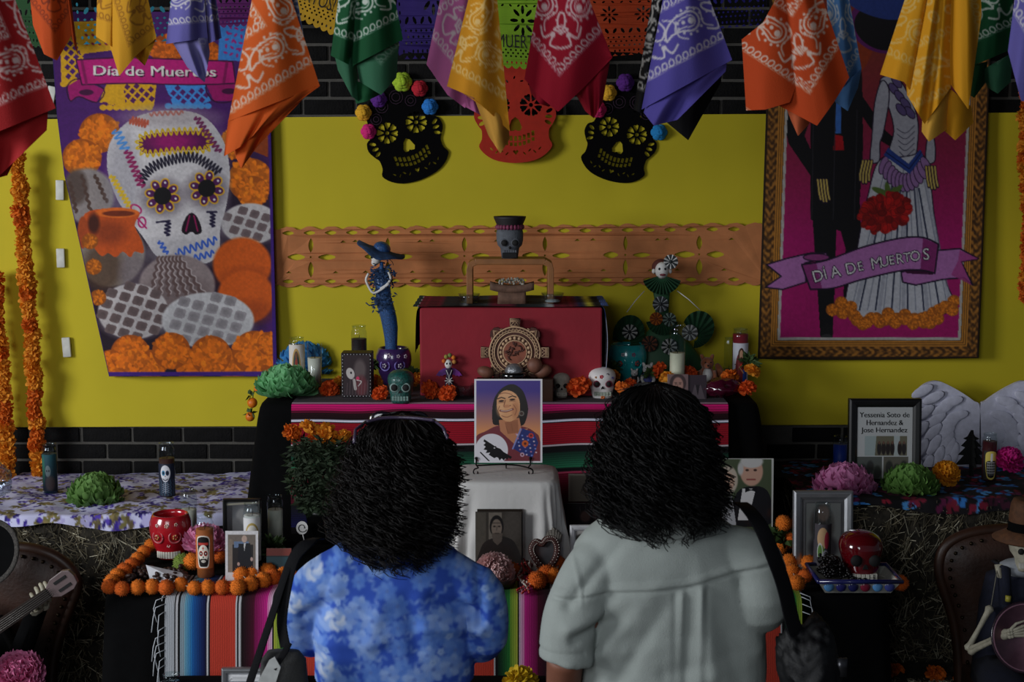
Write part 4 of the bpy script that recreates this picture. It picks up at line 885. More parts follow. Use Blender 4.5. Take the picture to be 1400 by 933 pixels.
def p_guadalupe(c):
    c.a[:] = (222, 214, 204); c.ell(52, 55, 24, 46, (190, 150, 90)); c.ell(52, 56, 17, 40, (58, 72, 62)); c.ell(52, 62, 9, 30, (150, 60, 50)); c.ell(52, 26, 7, 8, (120, 80, 56)); c.ell(52, 55, 5, 6, (160, 110, 80)); c.ell(52, 96, 14, 6, (60, 30, 30))
def p_skull(bgc, face, extra=(190, 60, 50)):
    def f(c):
        c.a[:] = bgc; c.poly(spline([(22, 6), (78, 6), (80, 50), (74, 92), (50, 97), (26, 92), (20, 50)], 40, True), (232, 226, 214)); c.poly(spline([(26, 9), (74, 9), (76, 50), (70, 89), (50, 94), (30, 89), (24, 50)], 40, True), (20, 16, 16))
        c.poly([(26, 22), (74, 22), (74, 30), (26, 30)], extra); c.ell(50, 54, 24, 26, face); c.ell(50, 66, 18, 22, face)
        for x in (39, 61): c.ell(x, 54, 9, 8, extra); c.ell(x, 54, 6.5, 5.5, (20, 14, 14)); c.ell(x, 54, 3, 2.5, (240, 230, 220))
        c.poly([(50, 60), (46, 67), (54, 67)], (20, 14, 14)); c.poly(spline([(34, 72), (50, 70), (66, 72), (60, 88), (50, 92), (40, 88)], 30, True), (20, 14, 14)); c.ell(50, 77, 11, 4.5, face)
        for i in range(5): c.line([(42 + i * 4, 73), (42 + i * 4, 81)], 1, (20, 14, 14))
        c.line([(50, 34), (50, 44)], 2.5, extra); c.line([(46, 38), (54, 38)], 2.5, extra)
    return f
def p_blue_skull(c):
    c.a[:] = (34, 40, 58)
    for i in range(6): c.line(zig([(10 + i * 16, 50), (14 + i * 15, 98)], 3, 4), 2, (70, 100, 120))
    c.ell(50, 28, 24, 24, (220, 220, 226)); c.ell(50, 40, 17, 16, (220, 220, 226)); c.ell(41, 28, 8, 8, (40, 120, 160)); c.ell(60, 28, 8, 8, (30, 50, 80)); c.ell(41, 28, 4, 4, (16, 16, 30)); c.ell(60, 28, 4, 4, (16, 16, 30)); c.poly([(50, 34), (47, 40), (53, 40)], (30, 30, 40)); c.line(spline([(38, 46), (50, 51), (62, 46)], 12), 2.5, (40, 40, 50))
    for i in range(7): c.line([(40 + i * 3.4, 45), (40 + i * 3.4, 51)], .8, (60, 60, 70))
    c.line([(50, 56), (50, 90)], 3, (170, 176, 190)); 
    for i in range(5): c.line(spline([(34, 64 + i * 6), (50, 60 + i * 6), (66, 64 + i * 6)], 10), 1.6, (150, 160, 176))
def p_dark(c):
    c.grad((32, 78, 88), (26, 28, 40)); c.ell(50, 45, 14, 16, (120, 130, 130), a=.8); c.ell(45, 44, 3, 3, (20, 20, 30)); c.ell(56, 44, 3, 3, (20, 20, 30)); c.ell(20, 40, 14, 40, (60, 130, 90), a=.6, soft=10); c.ell(60, 78, 26, 20, (84, 64, 60), a=.7, soft=8)
def p_jesus(c):
    c.a[:] = (216, 214, 224); c.ell(50, 70, 30, 50, (120, 34, 36)); c.poly([(62, 40), (84, 60), (84, 100), (58, 100)], (40, 74, 160)); c.ell(50, 30, 16, 18, (70, 44, 30)); c.ell(50, 30, 9, 13, (200, 150, 120)); c.ell(50, 41, 7, 6, (80, 50, 36)); c.ell(50, 58, 5, 5, (220, 60, 40)); c.line([(40, 60), (62, 76)], 4, (190, 140, 110)); c.line([(38, 48), (36, 100)], 4, (150, 50, 50))
def p_saint(c):
    c.a[:] = (222, 222, 222); c.ell(55, 46, 34, 34, (186, 160, 90)); c.ell(55, 46, 28, 28, (226, 222, 214)); c.ell(55, 42, 9, 9, (60, 46, 40)); c.ell(56, 66, 16, 26, (50, 44, 44)); c.ell(24, 70, 16, 12, (80, 130, 200), a=.7, soft=5); c.line([(40, 40), (34, 60)], 3, (90, 70, 50))
def p_orange(c):
    c.a[:] = (206, 120, 40)
    for i in range(8): c.poly([(14 + i * 10, 80), (19 + i * 10, 80), (20 + i * 10, 94), (13 + i * 10, 94)], (70, 34, 20))
def p_mask(c):
    c.a[:] = (40, 34, 34); c.poly(spline([(20, 6), (80, 6), (84, 50), (70, 94), (30, 94), (16, 50)], 40, True), (210, 190, 90)); c.poly(spline([(24, 36), (76, 36), (78, 60), (66, 90), (34, 90), (22, 60)], 40, True), (24, 22, 24)); c.poly([(44, 8), (56, 8), (56, 36), (44, 36)], (210, 210, 210))
    for i in range(5): c.line([(26, 40 + i * 9), (74, 40 + i * 9)], 2.2, (200, 200, 196)); c.line([(30 + i * 10, 38), (32 + i * 9, 84)], 2, (200, 200, 196))
# -- left bale table
candle('dark teal glass candle with a faint skull on the flowered cloth', 68, 676, 608, 20, ZL + .01, (36, 60, 74), .8, p_dark, (.05, .93))
candle('dark glass candle with a white skull and skeleton on the flowered cloth', 228, 681, 607, 22, ZL + .012, (70, 36, 34), .72, p_blue_skull, (.02, .74))
# -- altar
candle('white candle in glass with the robed saint picture by the blue flower', 406, 529, 462, 22, ZA, (226, 222, 212), .84, p_guadalupe, (.02, 1), 2.3)
candle('short open tumbler of white wax beside the robed saint candle', 430, 531, 471, 21, ZA, fill=.68, kind='tumbler')
candle('glass candle with dark wax and orange band behind the studded picture box', 491, 527, 446, 22, ZA, (44, 32, 34), .78, p_orange, (.0, .62), 3)
candle('tall clear glass candle of ivory wax in front of the green paper doll', 926, 536, 445, 22, ZA, (232, 226, 200), .58)
candle('candle with a red robed figure on its label at the altar end', 1012, 526, 450, 22, ZA, (150, 30, 44), .9, p_jesus, (.03, .87), 2.4)
candle('small plain glass jar tucked behind the red robed figure candle', 996, 524, 462, 13, ZA, (120, 120, 110), .3)
# -- front table, left half
candle('orange candle with a black bordered skull label by the pink flower', 280, 792, 708, 25, ZF, (190, 104, 52), .8, p_skull((196, 108, 56), (232, 226, 212)), (.16, .84), 2.3)
candle('plain white glass candle behind the red skull mug', 258, 742, 671, 22, ZF, fill=.62)
candle('white candle with a round haloed saint on its label beside the black frame', 345, 770, 690, 24, ZF, (226, 224, 220), .8, p_saint, (.1, .9), 2.4)
candle('tall white glass candle in front of the black altar drape', 376, 748, 679, 22, ZF, fill=.72)
# -- right bale table
candle('candle with a patterned black and yellow skull label near the small black tree', 1353, 659, 594, 20, ZR + .012, (70, 14, 22), .84, p_mask, (.03, .76), 2.3)
candle('blue glass candle half hidden behind the black name frame', 1149, 650, 598, 20, ZR + .01, (30, 60, 160), .8)
# ---------------------------------------------------------------- picture frames and cards
def card(name, label, cat, q, Ybase, depth, paint, frame=0, fcol=None, fm=None, glass=False, cvbg=(200, 200, 200), k=1.6, lean=.12, z=None, inner=None, innercol=None):
    """upright picture standing at Ybase: q = (x0, y0, x1, y1) outer edges in the photograph; leans back"""
    x0, y0, x1, y1 = q; b0 = P(x0, y1, Ybase); b1 = P(x1, y1, Ybase); zb = b0.z if z is None else z; w = b1.x - b0.x; h = P(x0, y0, Ybase + .03).z - zb; h /= math.cos(lean)
    og = Vector((b0.x, Ybase, zb)); g = E(name, label, cat, ((b0.x + b1.x) / 2, Ybase, zb)); up = Vector((0, math.sin(lean), math.cos(lean))); nn = Vector((0, -math.cos(lean), math.sin(lean)))
    R = Matrix((Vector((1, 0, 0)), -nn, up)).transposed(); Mx = Matrix.Translation(og) @ R.to_4x4()  # local: x right, y back, z up
    s = w / (x1 - x0); f = frame * s
    MB().box((f * .4, .004 if frame else 0, f * .4), (w - f * .4, depth, h - f * .4), Mx).build('backing', mat('card_back', (90, 76, 60), .9) if frame else (fm or mat('card_edge', (225, 225, 225), .7)), g, False)
    if frame:
        R4 = []
        for (i, yy) in ((0, depth), (0, -.002), (.25, -.007), (.7, -.004), (1, .002), (1, .006)):
            o = f * i; R4.append([Mx @ Vector(p) for p in ((o, yy, o), (w - o, yy, o), (w - o, yy, h - o), (o, yy, h - o))])
        MB().rings(R4, False).build('frame', fm, g, False, bevel=.0015)
    if inner:
        o = f; i2 = inner * s; R4 = [[Mx @ Vector(p) for p in ((a, yy, a), (w - a, yy, a), (w - a, yy, h - a), (a, yy, h - a))] for a, yy in ((o, .003), (o + i2 * .9, .002), (o + i2, .0035))]
        MB().rings(R4, False).build('mat_border', innercol, g, False); f += i2
    cv_ = Cv(x0 + f / s, y0 + f / s, x1 - f / s, y1 - f / s, cvbg, k); paint(cv_)
    L0 = np.array(og); U_ = f + (cv_.X - cv_.x0) / (cv_.x1 - cv_.x0) * (w - 2 * f); V_ = h - f - (cv_.Y - cv_.y0) / (cv_.y1 - cv_.y0) * (h - 2 * f)
    W = L0 + U_[..., None] * np.array((1, 0, 0)) + V_[..., None] * np.array(up) + np.array(nn) * (-.003 if frame else .0008)
    print_obj('print', W, cv_.a, m_gloss if not frame else m_print, g, smooth=False)
    if glass: MB().box((f * .9, 0, f * .9), (w - f * .9, .001, h - f * .9), Mx).build('glass_pane', glass_mat('picture_glass', (250, 250, 250), .05), g, False)
    if frame: MB().tube([Mx @ Vector((w / 2, depth, h * .6)), Mx @ Vector((w / 2, depth, 0)) + Vector((0, .05 + h * .22, 0))], .006, 6).build('strut', fm, g)
    return g
def face(c, cx, cy, r, skin, hair, hw=1.25, back=True):
    if back: c.ell(cx, cy - r * .25, r * hw, r * 1.25, hair)
    c.ell(cx, cy, r * .8, r * 1.05, skin, soft=1.5); d = np.array(skin) * .5
    for q in (-1, 1): c.ell(cx + q * r * .32, cy - r * .12, r * .15, r * .07, d); c.line([(cx + q * r * .15, cy - r * .28), (cx + q * r * .5, cy - r * .3)], r * .1, d)
    c.line([(cx, cy - r * .1), (cx - r * .08, cy + r * .25)], r * .1, np.array(skin) * .75); c.line([(cx - r * .25, cy + r * .5), (cx + r * .25, cy + r * .5)], r * .12, d * .9)
def portrait(c):
    x0, y0, x1, y1 = 648, 518, 742, 634; c.grad((74, 58, 138), (226, 150, 96), 535, 590)
    c.poly(spline([(650, 600), (664, 590), (684, 582), (716, 584), (732, 592), (738, 602), (739, 634), (650, 634)], 50, True), (122, 52, 60)); c.poly([(648, 600), (739, 604), (740, 634), (648, 634)], (122, 52, 60))
    hr = spline([(678, 582), (673, 574), (674, 552), (680, 538), (690, 529), (702, 526), (714, 534), (720, 548), (722, 562), (718, 578), (712, 583), (704, 580)], 60, True); c.poly(hr, (38, 32, 30))
    c.poly([(682, 575), (710, 572), (713, 588), (722, 586), (708, 612), (684, 590)], (196, 130, 92)); c.poly([(690, 578), (708, 574), (709, 592), (694, 594)], (150, 92, 64), a=.7)
    fc = spline([(679, 553), (681, 543), (689, 535), (700, 536), (709, 545), (711, 560), (707, 571), (698, 577), (689, 575), (682, 567)], 50, True); c.poly(fc, (224, 164, 116)); c.ell(684, 560, 5, 9, (238, 184, 136), a=.7, soft=4); c.ell(705, 562, 5, 12, (190, 124, 84), a=.7, soft=4); c.ell(694, 541, 10, 4, (236, 184, 138), a=.6, soft=4)
    for (x, y) in ((685.5, 549), (700.5, 547)): c.ell(x, y, 3.6, 1.3, (50, 30, 24), rot=-.1); c.line([(x - 5, y - 3), (x, y - 5), (x + 5, y - 3.4)], 1.4, (56, 40, 34)); c.line([(x - 4, y + 2.4), (x + 4, y + 2)], .8, (150, 96, 70))
    c.line(spline([(691, 548), (689, 556), (692, 557), (698, 555)], 12), 1.2, (140, 84, 60)); c.ell(693, 556, 4, 2, (206, 140, 98)); c.line(spline([(684, 562), (692, 563), (701, 560)], 12), 2.6, (120, 50, 46)); c.line(spline([(685, 562), (692, 562.6), (700, 560.3)], 12), 1, (226, 206, 190))
    for q in ([(683, 556), (681, 562), (683, 568)], [(702, 554), (706, 561), (704, 568)], [(686, 569), (693, 571), (700, 568)], [(692, 584), (695, 592)], [(699, 580), (701, 590)], [(682, 540), (690, 538), (700, 540)]): c.line(spline(q, 10), .9, (146, 90, 64))
    c.ell(713, 566, 3.6, 3.6, (120, 112, 104)); c.ell(713, 566, 2.2, 2.2, (70, 50, 44))
    c.poly([(702, 614), (714, 586), (730, 592), (736, 606), (728, 626), (716, 622)], (44, 52, 116)); c.line([(701, 614), (712, 587)], 2, (130, 140, 200))
    for i in range(26): c.ell(706 + (i * 11) % 28, 594 + (i * 17) % 30, 1.3, 1.1, [(190, 120, 150), (120, 140, 210), (210, 190, 200)][i % 3])
    for (x, y, r, cc) in ((718, 607, 4.6, (206, 96, 42)), (726, 596, 3.6, (196, 60, 56)), (714, 622, 3, (200, 160, 180))): c.ell(x, y, r, r, cc); c.ell(x, y, r * .4, r * .4, (90, 40, 40))
    c.ell(672, 616, 22.5, 22.5, (226, 222, 228))
    eg = [(662, 601), (679, 612), (684, 614), (688, 618), (700, 625)]; lo = [(698, 628), (695, 626), (694, 629), (691, 627), (689, 630), (686, 627), (683, 630), (681, 626), (676, 625), (671, 619), (664, 620), (666, 616), (661, 615), (664, 611), (661, 609), (664, 606), (661, 604)]
    c.poly(eg + lo, (18, 14, 18)); c.line([(657, 619), (669, 631)], 1.6, (18, 14, 18)); c.poly([(671, 618), (680, 616), (684, 622), (676, 627), (668, 622)], (18, 14, 18)); c.poly([(672, 612), (678, 610), (680, 614), (675, 617)], (18, 14, 18)); c.ell(676, 613, 1.2, .8, (226, 222, 228))
    c.line([(649.5, 519.5), (740.5, 519.5), (740.5, 632.5), (649.5, 632.5)], 3.4, (228, 226, 230), closed=True)
# wire easel with the portrait
YE = 4.49; g = E('wire_easel', 'black wire easel with scrolled feet on the white draped box', 'easel', (P(692, 650, YE).x, YE, WZ)); m_wire = mat('black_wire', (18, 16, 16), .4, metal=.7)
zb = P(692, 633, YE).z
for q in (651, 725):
    sgn = -1 if q < 690 else 1; pts = [P(q, 627, YE - .02), P(q, 636, YE - .022), P(q + 3 * sgn * -1, 640, YE - .02)] + [P(q + sgn * (1 - 1 + 4.5 * math.sin(t) * (1 - t / 9)), 646 - 5 * math.cos(t) * (1 - t / 9), YE - .01) for t in np.linspace(0, 5.2, 14)]
    MB().tube(pts, .0024, 6).build('scroll_foot', m_wire, g); MB().ell(P(q, 627, YE - .02), .005, 8, 6).build('finial', m_wire, g)
MB().tube(spline([P(652, 637, YE - .012), P(670, 636, YE), P(690, 635.5, YE), P(710, 637, YE), P(726, 641, YE - .012)], 16), .0024, 6).build('cross_bar', m_wire, g)
MB().tube([P(692, 540, YE + .03), P(692, 636, YE + .004), P(692, 642, YE + .09)], .0024, 6).build('rear_leg', m_wire, g)
card('portrait_print', 'colour portrait of a smiling dark haired woman with a black eagle emblem', 'picture', (648.5, 519, 741.5, 633), YE - .018, .003, portrait, k=2.2, lean=.14)
def sepia(c):
    c.a[:] = (64, 58, 52); c.poly([(650, 700), (664, 700), (664, 770), (650, 770)], (84, 78, 70)); c.poly([(668, 700), (686, 700), (686, 740), (668, 740)], (116, 108, 98)); c.ell(700, 715, 12, 20, (78, 72, 66), soft=6)
    c.poly(spline([(654, 772), (658, 740), (672, 730), (690, 728), (706, 738), (713, 772)], 40, True), (40, 36, 34)); c.ell(679, 716, 9.5, 13, (30, 27, 26)); c.ell(679, 718, 7.2, 10.5, (126, 112, 100), soft=1); c.poly([(672, 724), (687, 724), (686, 733), (680, 738), (674, 733)], (92, 82, 74))
    for x in (676, 682.5): c.ell(x, 716, 1.7, .9, (40, 34, 30))
    c.line([(677, 724), (682, 724)], 1, (60, 50, 46)); c.line([(679.5, 716), (679, 720.5)], .9, (80, 70, 64)); c.line([(671, 712), (687, 712)], 1, (34, 30, 28), a=.6); c.grain(.06, .5)
card('photo_card', 'blank brown card just behind the sepia photograph of a seated person', 'card', (652.5, 695, 714.5, 770), 4.335, .004, lambda c: c.a.__setitem__(slice(None), (46, 38, 32)), fm=mat('brown_card', (46, 38, 32), .8), z=ZF + .001, lean=.08)
card('sepia_photo', 'sepia photograph of a dark haired person in front of white draped box', 'picture', (650, 699, 713, 772), 4.31, .004, sepia, fm=mat('brown_card', (46, 38, 32), .8), k=1.8, z=ZF + .001, lean=.1)
def bw_profile(c):
    c.a[:] = (70, 72, 76); c.ell(336, 718, 20, 30, (104, 106, 110), soft=8); c.ell(332, 708, 9, 12, (140, 140, 140), soft=3); c.ell(322, 726, 10, 16, (110, 110, 112), soft=4); c.poly([(312, 690), (318, 690), (318, 745), (312, 745)], (50, 50, 54))
    c.line([(305, 690), (360, 686)], 3, (150, 146, 130))
card('framed_photo', 'black framed grey photograph behind the saint candle', 'picture frame', (305, 681, 357, 762), 4.56, .016, bw_profile, 5, None, mat('black_frame', (18, 18, 19), .4, coat=.3), True, z=ZF, lean=.1)
def suit(c):
    c.a[:] = (112, 102, 94); c.poly([(314, 742), (346, 742), (346, 776), (314, 776)], (40, 36, 36)); c.poly([(320, 738), (340, 738), (340, 744), (320, 746)], (100, 120, 150)); c.poly([(313, 735), (318, 735), (318, 776), (313, 776)], (132, 118, 104)); c.ell(334, 735, 3.6, 4.5, (186, 160, 146)); c.poly([(326, 741), (342, 740), (346, 776), (324, 776)], (26, 26, 32)); c.poly([(333, 740), (336, 740), (334, 750)], (200, 200, 200)); c.ell(344, 760, 1.8, 2.6, (190, 160, 150)); c.ell(326, 766, 1.8, 2.4, (180, 150, 140))
    c.line([(309, 727), (352, 727), (352, 784), (309, 784)], 5, (214, 212, 214), closed=True); c.poly([(309, 776), (352, 776), (352, 786), (309, 786)], (206, 204, 206)); c.grain(.05, .6)
card('small_photo', 'small white bordered photograph of a person in a dark suit', 'picture', (308, 725, 353, 787), P(330, 790, 4.24).y, .002, suit, k=1.8, z=ZF + .002, lean=.12)
def redteal(c): c.a[:] = (44, 86, 96); c.poly([(360, 746), (400, 746), (400, 757), (360, 757)], (150, 66, 54)); c.line([(362, 758), (400, 758)], 1, (20, 20, 24))
card('postcard', 'small card half brick red and half teal behind the pompom garland', 'card', (364, 748, 398, 782), 4.3, .002, redteal, z=ZF, lean=.15)
def beige_photo(c): c.a[:] = (112, 104, 92); c.ell(812, 668, 16, 12, (70, 60, 50), soft=3); c.ell(808, 658, 8, 4, (56, 48, 40)); c.line([(778, 647), (838, 647), (838, 688), (778, 688)], 3, (140, 132, 118), closed=True)
card('beige_photo', 'faded beige photograph leaning high behind the dark photograph', 'picture', (777, 646, 839, 686), 4.715, .003, beige_photo, lean=.04)
def dark_photo(c): c.a[:] = (34, 28, 32); c.ell(800, 706, 7, 9, (96, 70, 66), soft=3); c.ell(816, 704, 6, 8, (80, 58, 58), soft=3); c.ell(806, 728, 18, 14, (52, 40, 48), soft=6)
card('dark_photo', 'dark photograph of two faces standing above the white framed picture', 'picture', (776, 686, 842, 744), 4.69, .003, dark_photo, lean=.04, z=ZF)
def white_pic(c): c.a[:] = (190, 186, 182); c.ell(800, 736, 13, 7, (70, 66, 60), soft=2); c.ell(798, 742, 6, 6, (150, 130, 116)); c.ell(812, 730, 10, 4, (90, 96, 84), soft=2)
card('white_framed_picture', 'white framed picture partly hidden by the grey shirt shoulder', 'picture frame', (779, 717, 850, 786), 4.36, .014, white_pic, 8, None, mat('white_frame', (222, 222, 224), .5), True, z=ZF, lean=.12)
def couple(c):
    c.a[:] = (74, 84, 62); c.ell(980, 650, 10, 30, (60, 70, 50), soft=8)
    c.poly(spline([(1000, 716), (1006, 674), (1030, 664), (1050, 674), (1054, 716)], 30, True), (28, 28, 32)); c.poly([(1014, 668), (1032, 668), (1022, 712), (1008, 712)], (214, 212, 212)); c.ell(1026, 644, 15.5, 20, (196, 154, 134), soft=2); c.ell(1026, 630, 15.5, 9, (196, 194, 192), soft=2); c.ell(1011, 640, 4, 9, (190, 188, 186), soft=2); c.poly([(1018, 666), (1026, 669), (1034, 664), (1034, 673), (1026, 670), (1018, 673)], (20, 20, 24))
    c.ell(994, 656, 13.5, 20, (186, 172, 156), soft=2); c.ell(994, 658, 9, 13, (206, 168, 146), soft=2); c.poly([(976, 720), (980, 684), (1000, 678), (1006, 718)], (176, 176, 180))
    for x, y, r in ((1020, 642, 1.6), (1031, 642, 1.6), (990, 654, 1.3), (998, 654, 1.3)): c.ell(x, y, r * 1.5, r, (70, 50, 44))
    c.line([(1020, 655), (1031, 655)], 2, (140, 70, 66)); c.line([(990, 666), (998, 666)], 1.8, (150, 60, 60)); c.line([(970, 625), (1054.5, 625.5), (1056, 760)], 3, (190, 190, 186))
card('couple_photo', 'glossy photograph of an older couple in evening dress and bow tie', 'picture', (970, 626, 1056, 750), 4.62, .004, couple, k=1.5, lean=.05, z=ZF)
def silver_in(c): c.a[:] = (120, 122, 120); c.ell(1124, 715, 16, 24, (70, 66, 64), soft=6); c.ell(1126, 700, 8, 10, (130, 108, 98), soft=3); c.ell(1126, 742, 20, 16, (56, 52, 56), soft=6)
m_silver = mat('silver_frame', (176, 178, 182), .35, metal=.75, var=.06)
card('silver_frame', 'silver framed picture with a glass candle in front, beside the red skull', 'picture frame', (1085, 671, 1166, 770), 4.37, .018, silver_in, 12, None, m_silver, True, lean=.1, z=ZF, inner=5, innercol=mat('dark_mat', (84, 84, 86), .6))
def p_flag(c): c.a[:] = (70, 66, 72); c.ell(44, 26, 26, 20, (196, 160, 120)); c.ell(64, 30, 12, 16, (170, 50, 70)); c.ell(36, 50, 16, 12, (90, 130, 60)); c.ell(58, 60, 16, 12, (150, 150, 160)); c.ell(60, 88, 20, 12, (100, 60, 140)); c.line(circ(32, 52, 12, 16), 3, (200, 200, 200), closed=True)
candle('glass candle with a flowery label standing before the silver frame', 1124, 791, 690, 24, ZF, (80, 70, 80), .5, p_flag, (.0, .86), 2.4)
def names(c):
    c.a[:] = (206, 208, 208)
    for t, y, w in (('Yessenia Soto de', 566, 68), ('Hernandez &', 575.5, 50), ('Jose Hernandez', 584.5, 63)):
        for o in (-.3, 0, .3): c.text(t, 1209 + o, y, 6.2, (16, 16, 18), 0, fit=w)
    c.poly([(1182, 592), (1240, 592), (1240, 616), (1182, 616)], (120, 116, 96)); c.poly([(1182, 592), (1198, 592), (1196, 616), (1182, 616)], (176, 190, 190)); c.poly([(1222, 592), (1230, 592), (1230, 616), (1222, 616)], (190, 200, 200))
    for x in (1202, 1208, 1214, 1220, 1230, 1236): c.ell(x, 607, 3, 8, (50, 44, 44)); c.ell(x, 600, 1.6, 2, (120, 90, 76))
    c.poly([(1172, 617), (1206, 617), (1206, 645), (1172, 645)], (96, 100, 96)); c.poly([(1208, 617), (1242, 617), (1242, 645), (1208, 645)], (110, 106, 96))
    for x, y in ((1180, 634), (1190, 630), (1200, 636), (1216, 630), (1226, 634), (1236, 630)): c.ell(x, y, 5, 8, (60, 60, 58), soft=2)
card('name_frame', 'tall black frame with two printed names above small photographs', 'picture frame', (1160, 545, 1259, 656), 5.02, .02, names, 12, None, mat('black_frame', (18, 18, 19), .4, coat=.3), True, k=2.5, lean=.08, z=ZR + .01)
def yel(c): c.a[:] = (190, 178, 60); c.ell(346, 936, 22, 14, (120, 130, 80), soft=4)
card('yellow_photo', 'silver framed yellow picture low in front of the striped blanket', 'picture frame', (304, 910, 391, 985), 3.86, .016, yel, 9, None, m_silver, True, lean=.12, z=.601, inner=7, innercol=mat('white_frame', (222, 222, 224), .5))
# studded shadow box on the altar
YS = G(487, 544, ZA).y; c0, c1 = P(467, 544, YS), P(508, 483, YS); g = E('studded_box', 'dark studded picture box with a skeleton scene on the altar', 'box', ((c0.x + c1.x) / 2, YS, ZA)); m_tin = mat('dark_tin', (36, 26, 30), .5, metal=.4)
MB().box((c0.x, YS, ZA), (c1.x, YS + .075, c1.z)).build('box', m_tin, g, False, bevel=.003)
def sb(c):
    c.a[:] = (52, 40, 44); c.ell(492, 506, 8, 14, (96, 84, 84), soft=4); c.ell(494, 528, 8, 14, (100, 50, 56), soft=4); c.ell(479, 511, 5.5, 8, (196, 190, 186), rot=-.3); c.ell(480, 510, 1.2, 1.6, (20, 16, 20)); c.line([(484, 520), (486, 532)], 4, (176, 170, 166)); c.ell(489, 518, 2.4, 3, (206, 60, 100)); c.line(spline([(488, 520), (494, 522), (490, 528)], 8), 1.4, (196, 190, 186))
    for i in range(8): c.line([(474 + i * 4, 540), (475 + i * 4, 524 - i % 3 * 4)], .7, (120, 100, 104), a=.6)
cv_ = Cv(470, 486, 505, 541, (50, 40, 40), 3); sb(cv_); print_obj('print', Pa(cv_.X, cv_.Y, YS - .001), cv_.a, m_print, g)
mb = MB(); 
for i in range(12):
    for q in (468.5, 506.5): mb.ell(P(q, 487 + i * 4.8, YS - .001), .0022, 6, 4)
    if i < 9:
        for q in (485, 542): mb.ell(P(471 + i * 4.3, q, YS - .001), .0022, 6, 4)
o = mb.build('studs', mat('stud_silver', (200, 200, 204), .3, metal=.6), g); o['kind'] = 'stuff'
# ---------------------------------------------------------------- skulls
m_hole = mat('socket_black', (10, 9, 10), .8); m_teeth = mat('teeth', (212, 208, 196), .5)
def skull(name, label, cx, by, top, wpx, z, m, cat='skull', eye=None, deco=(), teeth=True, rz=0, ring=None, dp=1.1, eyer=.23, Yo=0, tm=None, narrow=.68, Yc=None):
    b = G(cx, by, z); s = S(b.y, by); w = wpx * s / 2; h = P(cx, top, b.y).z - z; d = w * dp; b = b + Vector((0, d * .9 + Yo, 0)); b.y = Yc or b.y; g = E(name, label, cat, b)
    c = (b.x, b.y, z)
    sec = [(0, w * narrow * .75, -d * .8, -d * .05), (.03 * h, w * narrow * .86, -d * .86, .1 * d), (.14 * h, w * narrow * .96, -d * .9, d * .3), (.26 * h, w * narrow, -d * .88, d * .5), (.33 * h, w * narrow * 1.12, -d * .86, d * .7), (.42 * h, w * .84, -d * .86, d * .86), (.52 * h, w * .92, -d * .87, d * .95), (.62 * h, w * .98, -d * .92, d), (.72 * h, w, -d * .92, d), (.82 * h, w * .94, -d * .84, d * .95), (.9 * h, w * .8, -d * .68, d * .8), (.96 * h, w * .55, -d * .46, d * .55), (.99 * h, w * .28, -d * .22, d * .28), (h, w * .06, -d * .05, d * .05)]
    MB().loft(sec, c, 32, 2.2).build('skull', m, g)
    ez = .50 * h; fy = b.y - d * .86
    for q in (-1, 1):
        if ring: MB().ell((b.x + q * w * .42, fy + d * .04, z + ez), (w * eyer * 1.55, d * .1, w * eyer * 1.55), 16, 8).build('eye_ring', ring, g)
        MB().ell((b.x + q * w * .42, fy - d * .0, z + ez), (w * eyer * 1.15, d * .13, w * eyer * 1.15), 14, 8).build('eye_socket', m_hole, g)
    MB().rings([[Vector((b.x + x * w * .13, fy - d * .06 + yy, z + h * (.33 + zz * .1))) for x, zz in ((-1, 0), (0, .12), (1, 0), (.55, .7), (0, 1), (-.55, .7))] for yy in (-.012 * 0, d * .1)], True).build('nose', m_hole, g, False)
    if teeth:
        for k in range(6):
            x = (k - 2.5) / 3; MB().box((b.x + (x - .14) * w * narrow * .78, b.y - d * (.955 - .12 * x * x), z + h * .1), (b.x + (x + .14) * w * narrow * .78, b.y - d * (.8 - .12 * x * x), z + h * .235)).build('tooth', tm or m_teeth, g, False, bevel=.0008)
        MB().box((b.x - w * narrow * .6, b.y - d * .935, z + h * .163), (b.x + w * narrow * .6, b.y - d * .8, z + h * .17)).build('bite_line', m_hole, g, False)
    for (x, zz, r, col) in deco: # small painted blossoms: (x across in half widths, height, radius, colour)
        yy = b.y - d * .93 * math.sqrt(max(0, 1 - (x * .75) ** 2)) * (1 if zz < .75 else 1 - (zz - .75) * 2.4); mb = MB()
        for k in range(5): a = k * 1.2566; mb.ell((b.x + x * w + w * r * .6 * math.cos(a), yy + .001, z + zz * h + w * r * .6 * math.sin(a)), (w * r * .42, d * .035, w * r * .42), 8, 5)
        o = mb.build('painted_flower', mat('glaze_%d_%d_%d' % col, col, .4), g); o['kind'] = 'stuff'
    return g
m_teal = mat('teal_glitter', (22, 92, 84), .35, var=.5, scale=180, bump=.6, bscale=300, coat=.3); m_tealring = mat('beaded_silver', (150, 176, 170), .5, bump=1, bscale=500)
skull('sugar_skull', 'dark teal glittering skull at the front edge of the altar', 547, 553, 508, 37, ZA, m_teal, ring=m_tealring, narrow=.8, tm=mat('teal_teeth', (120, 150, 142), .4))
m_bone = mat('grey_bone', (168, 162, 150), .7, var=.2, bump=.4)
skull('little_skull', 'small bone coloured skull with long jaw between glass bowl and marigolds', 768, 545, 511, 25, ZA, m_bone, narrow=.72)
m_sugar = mat('white_sugar', (226, 222, 220), .55, var=.04)
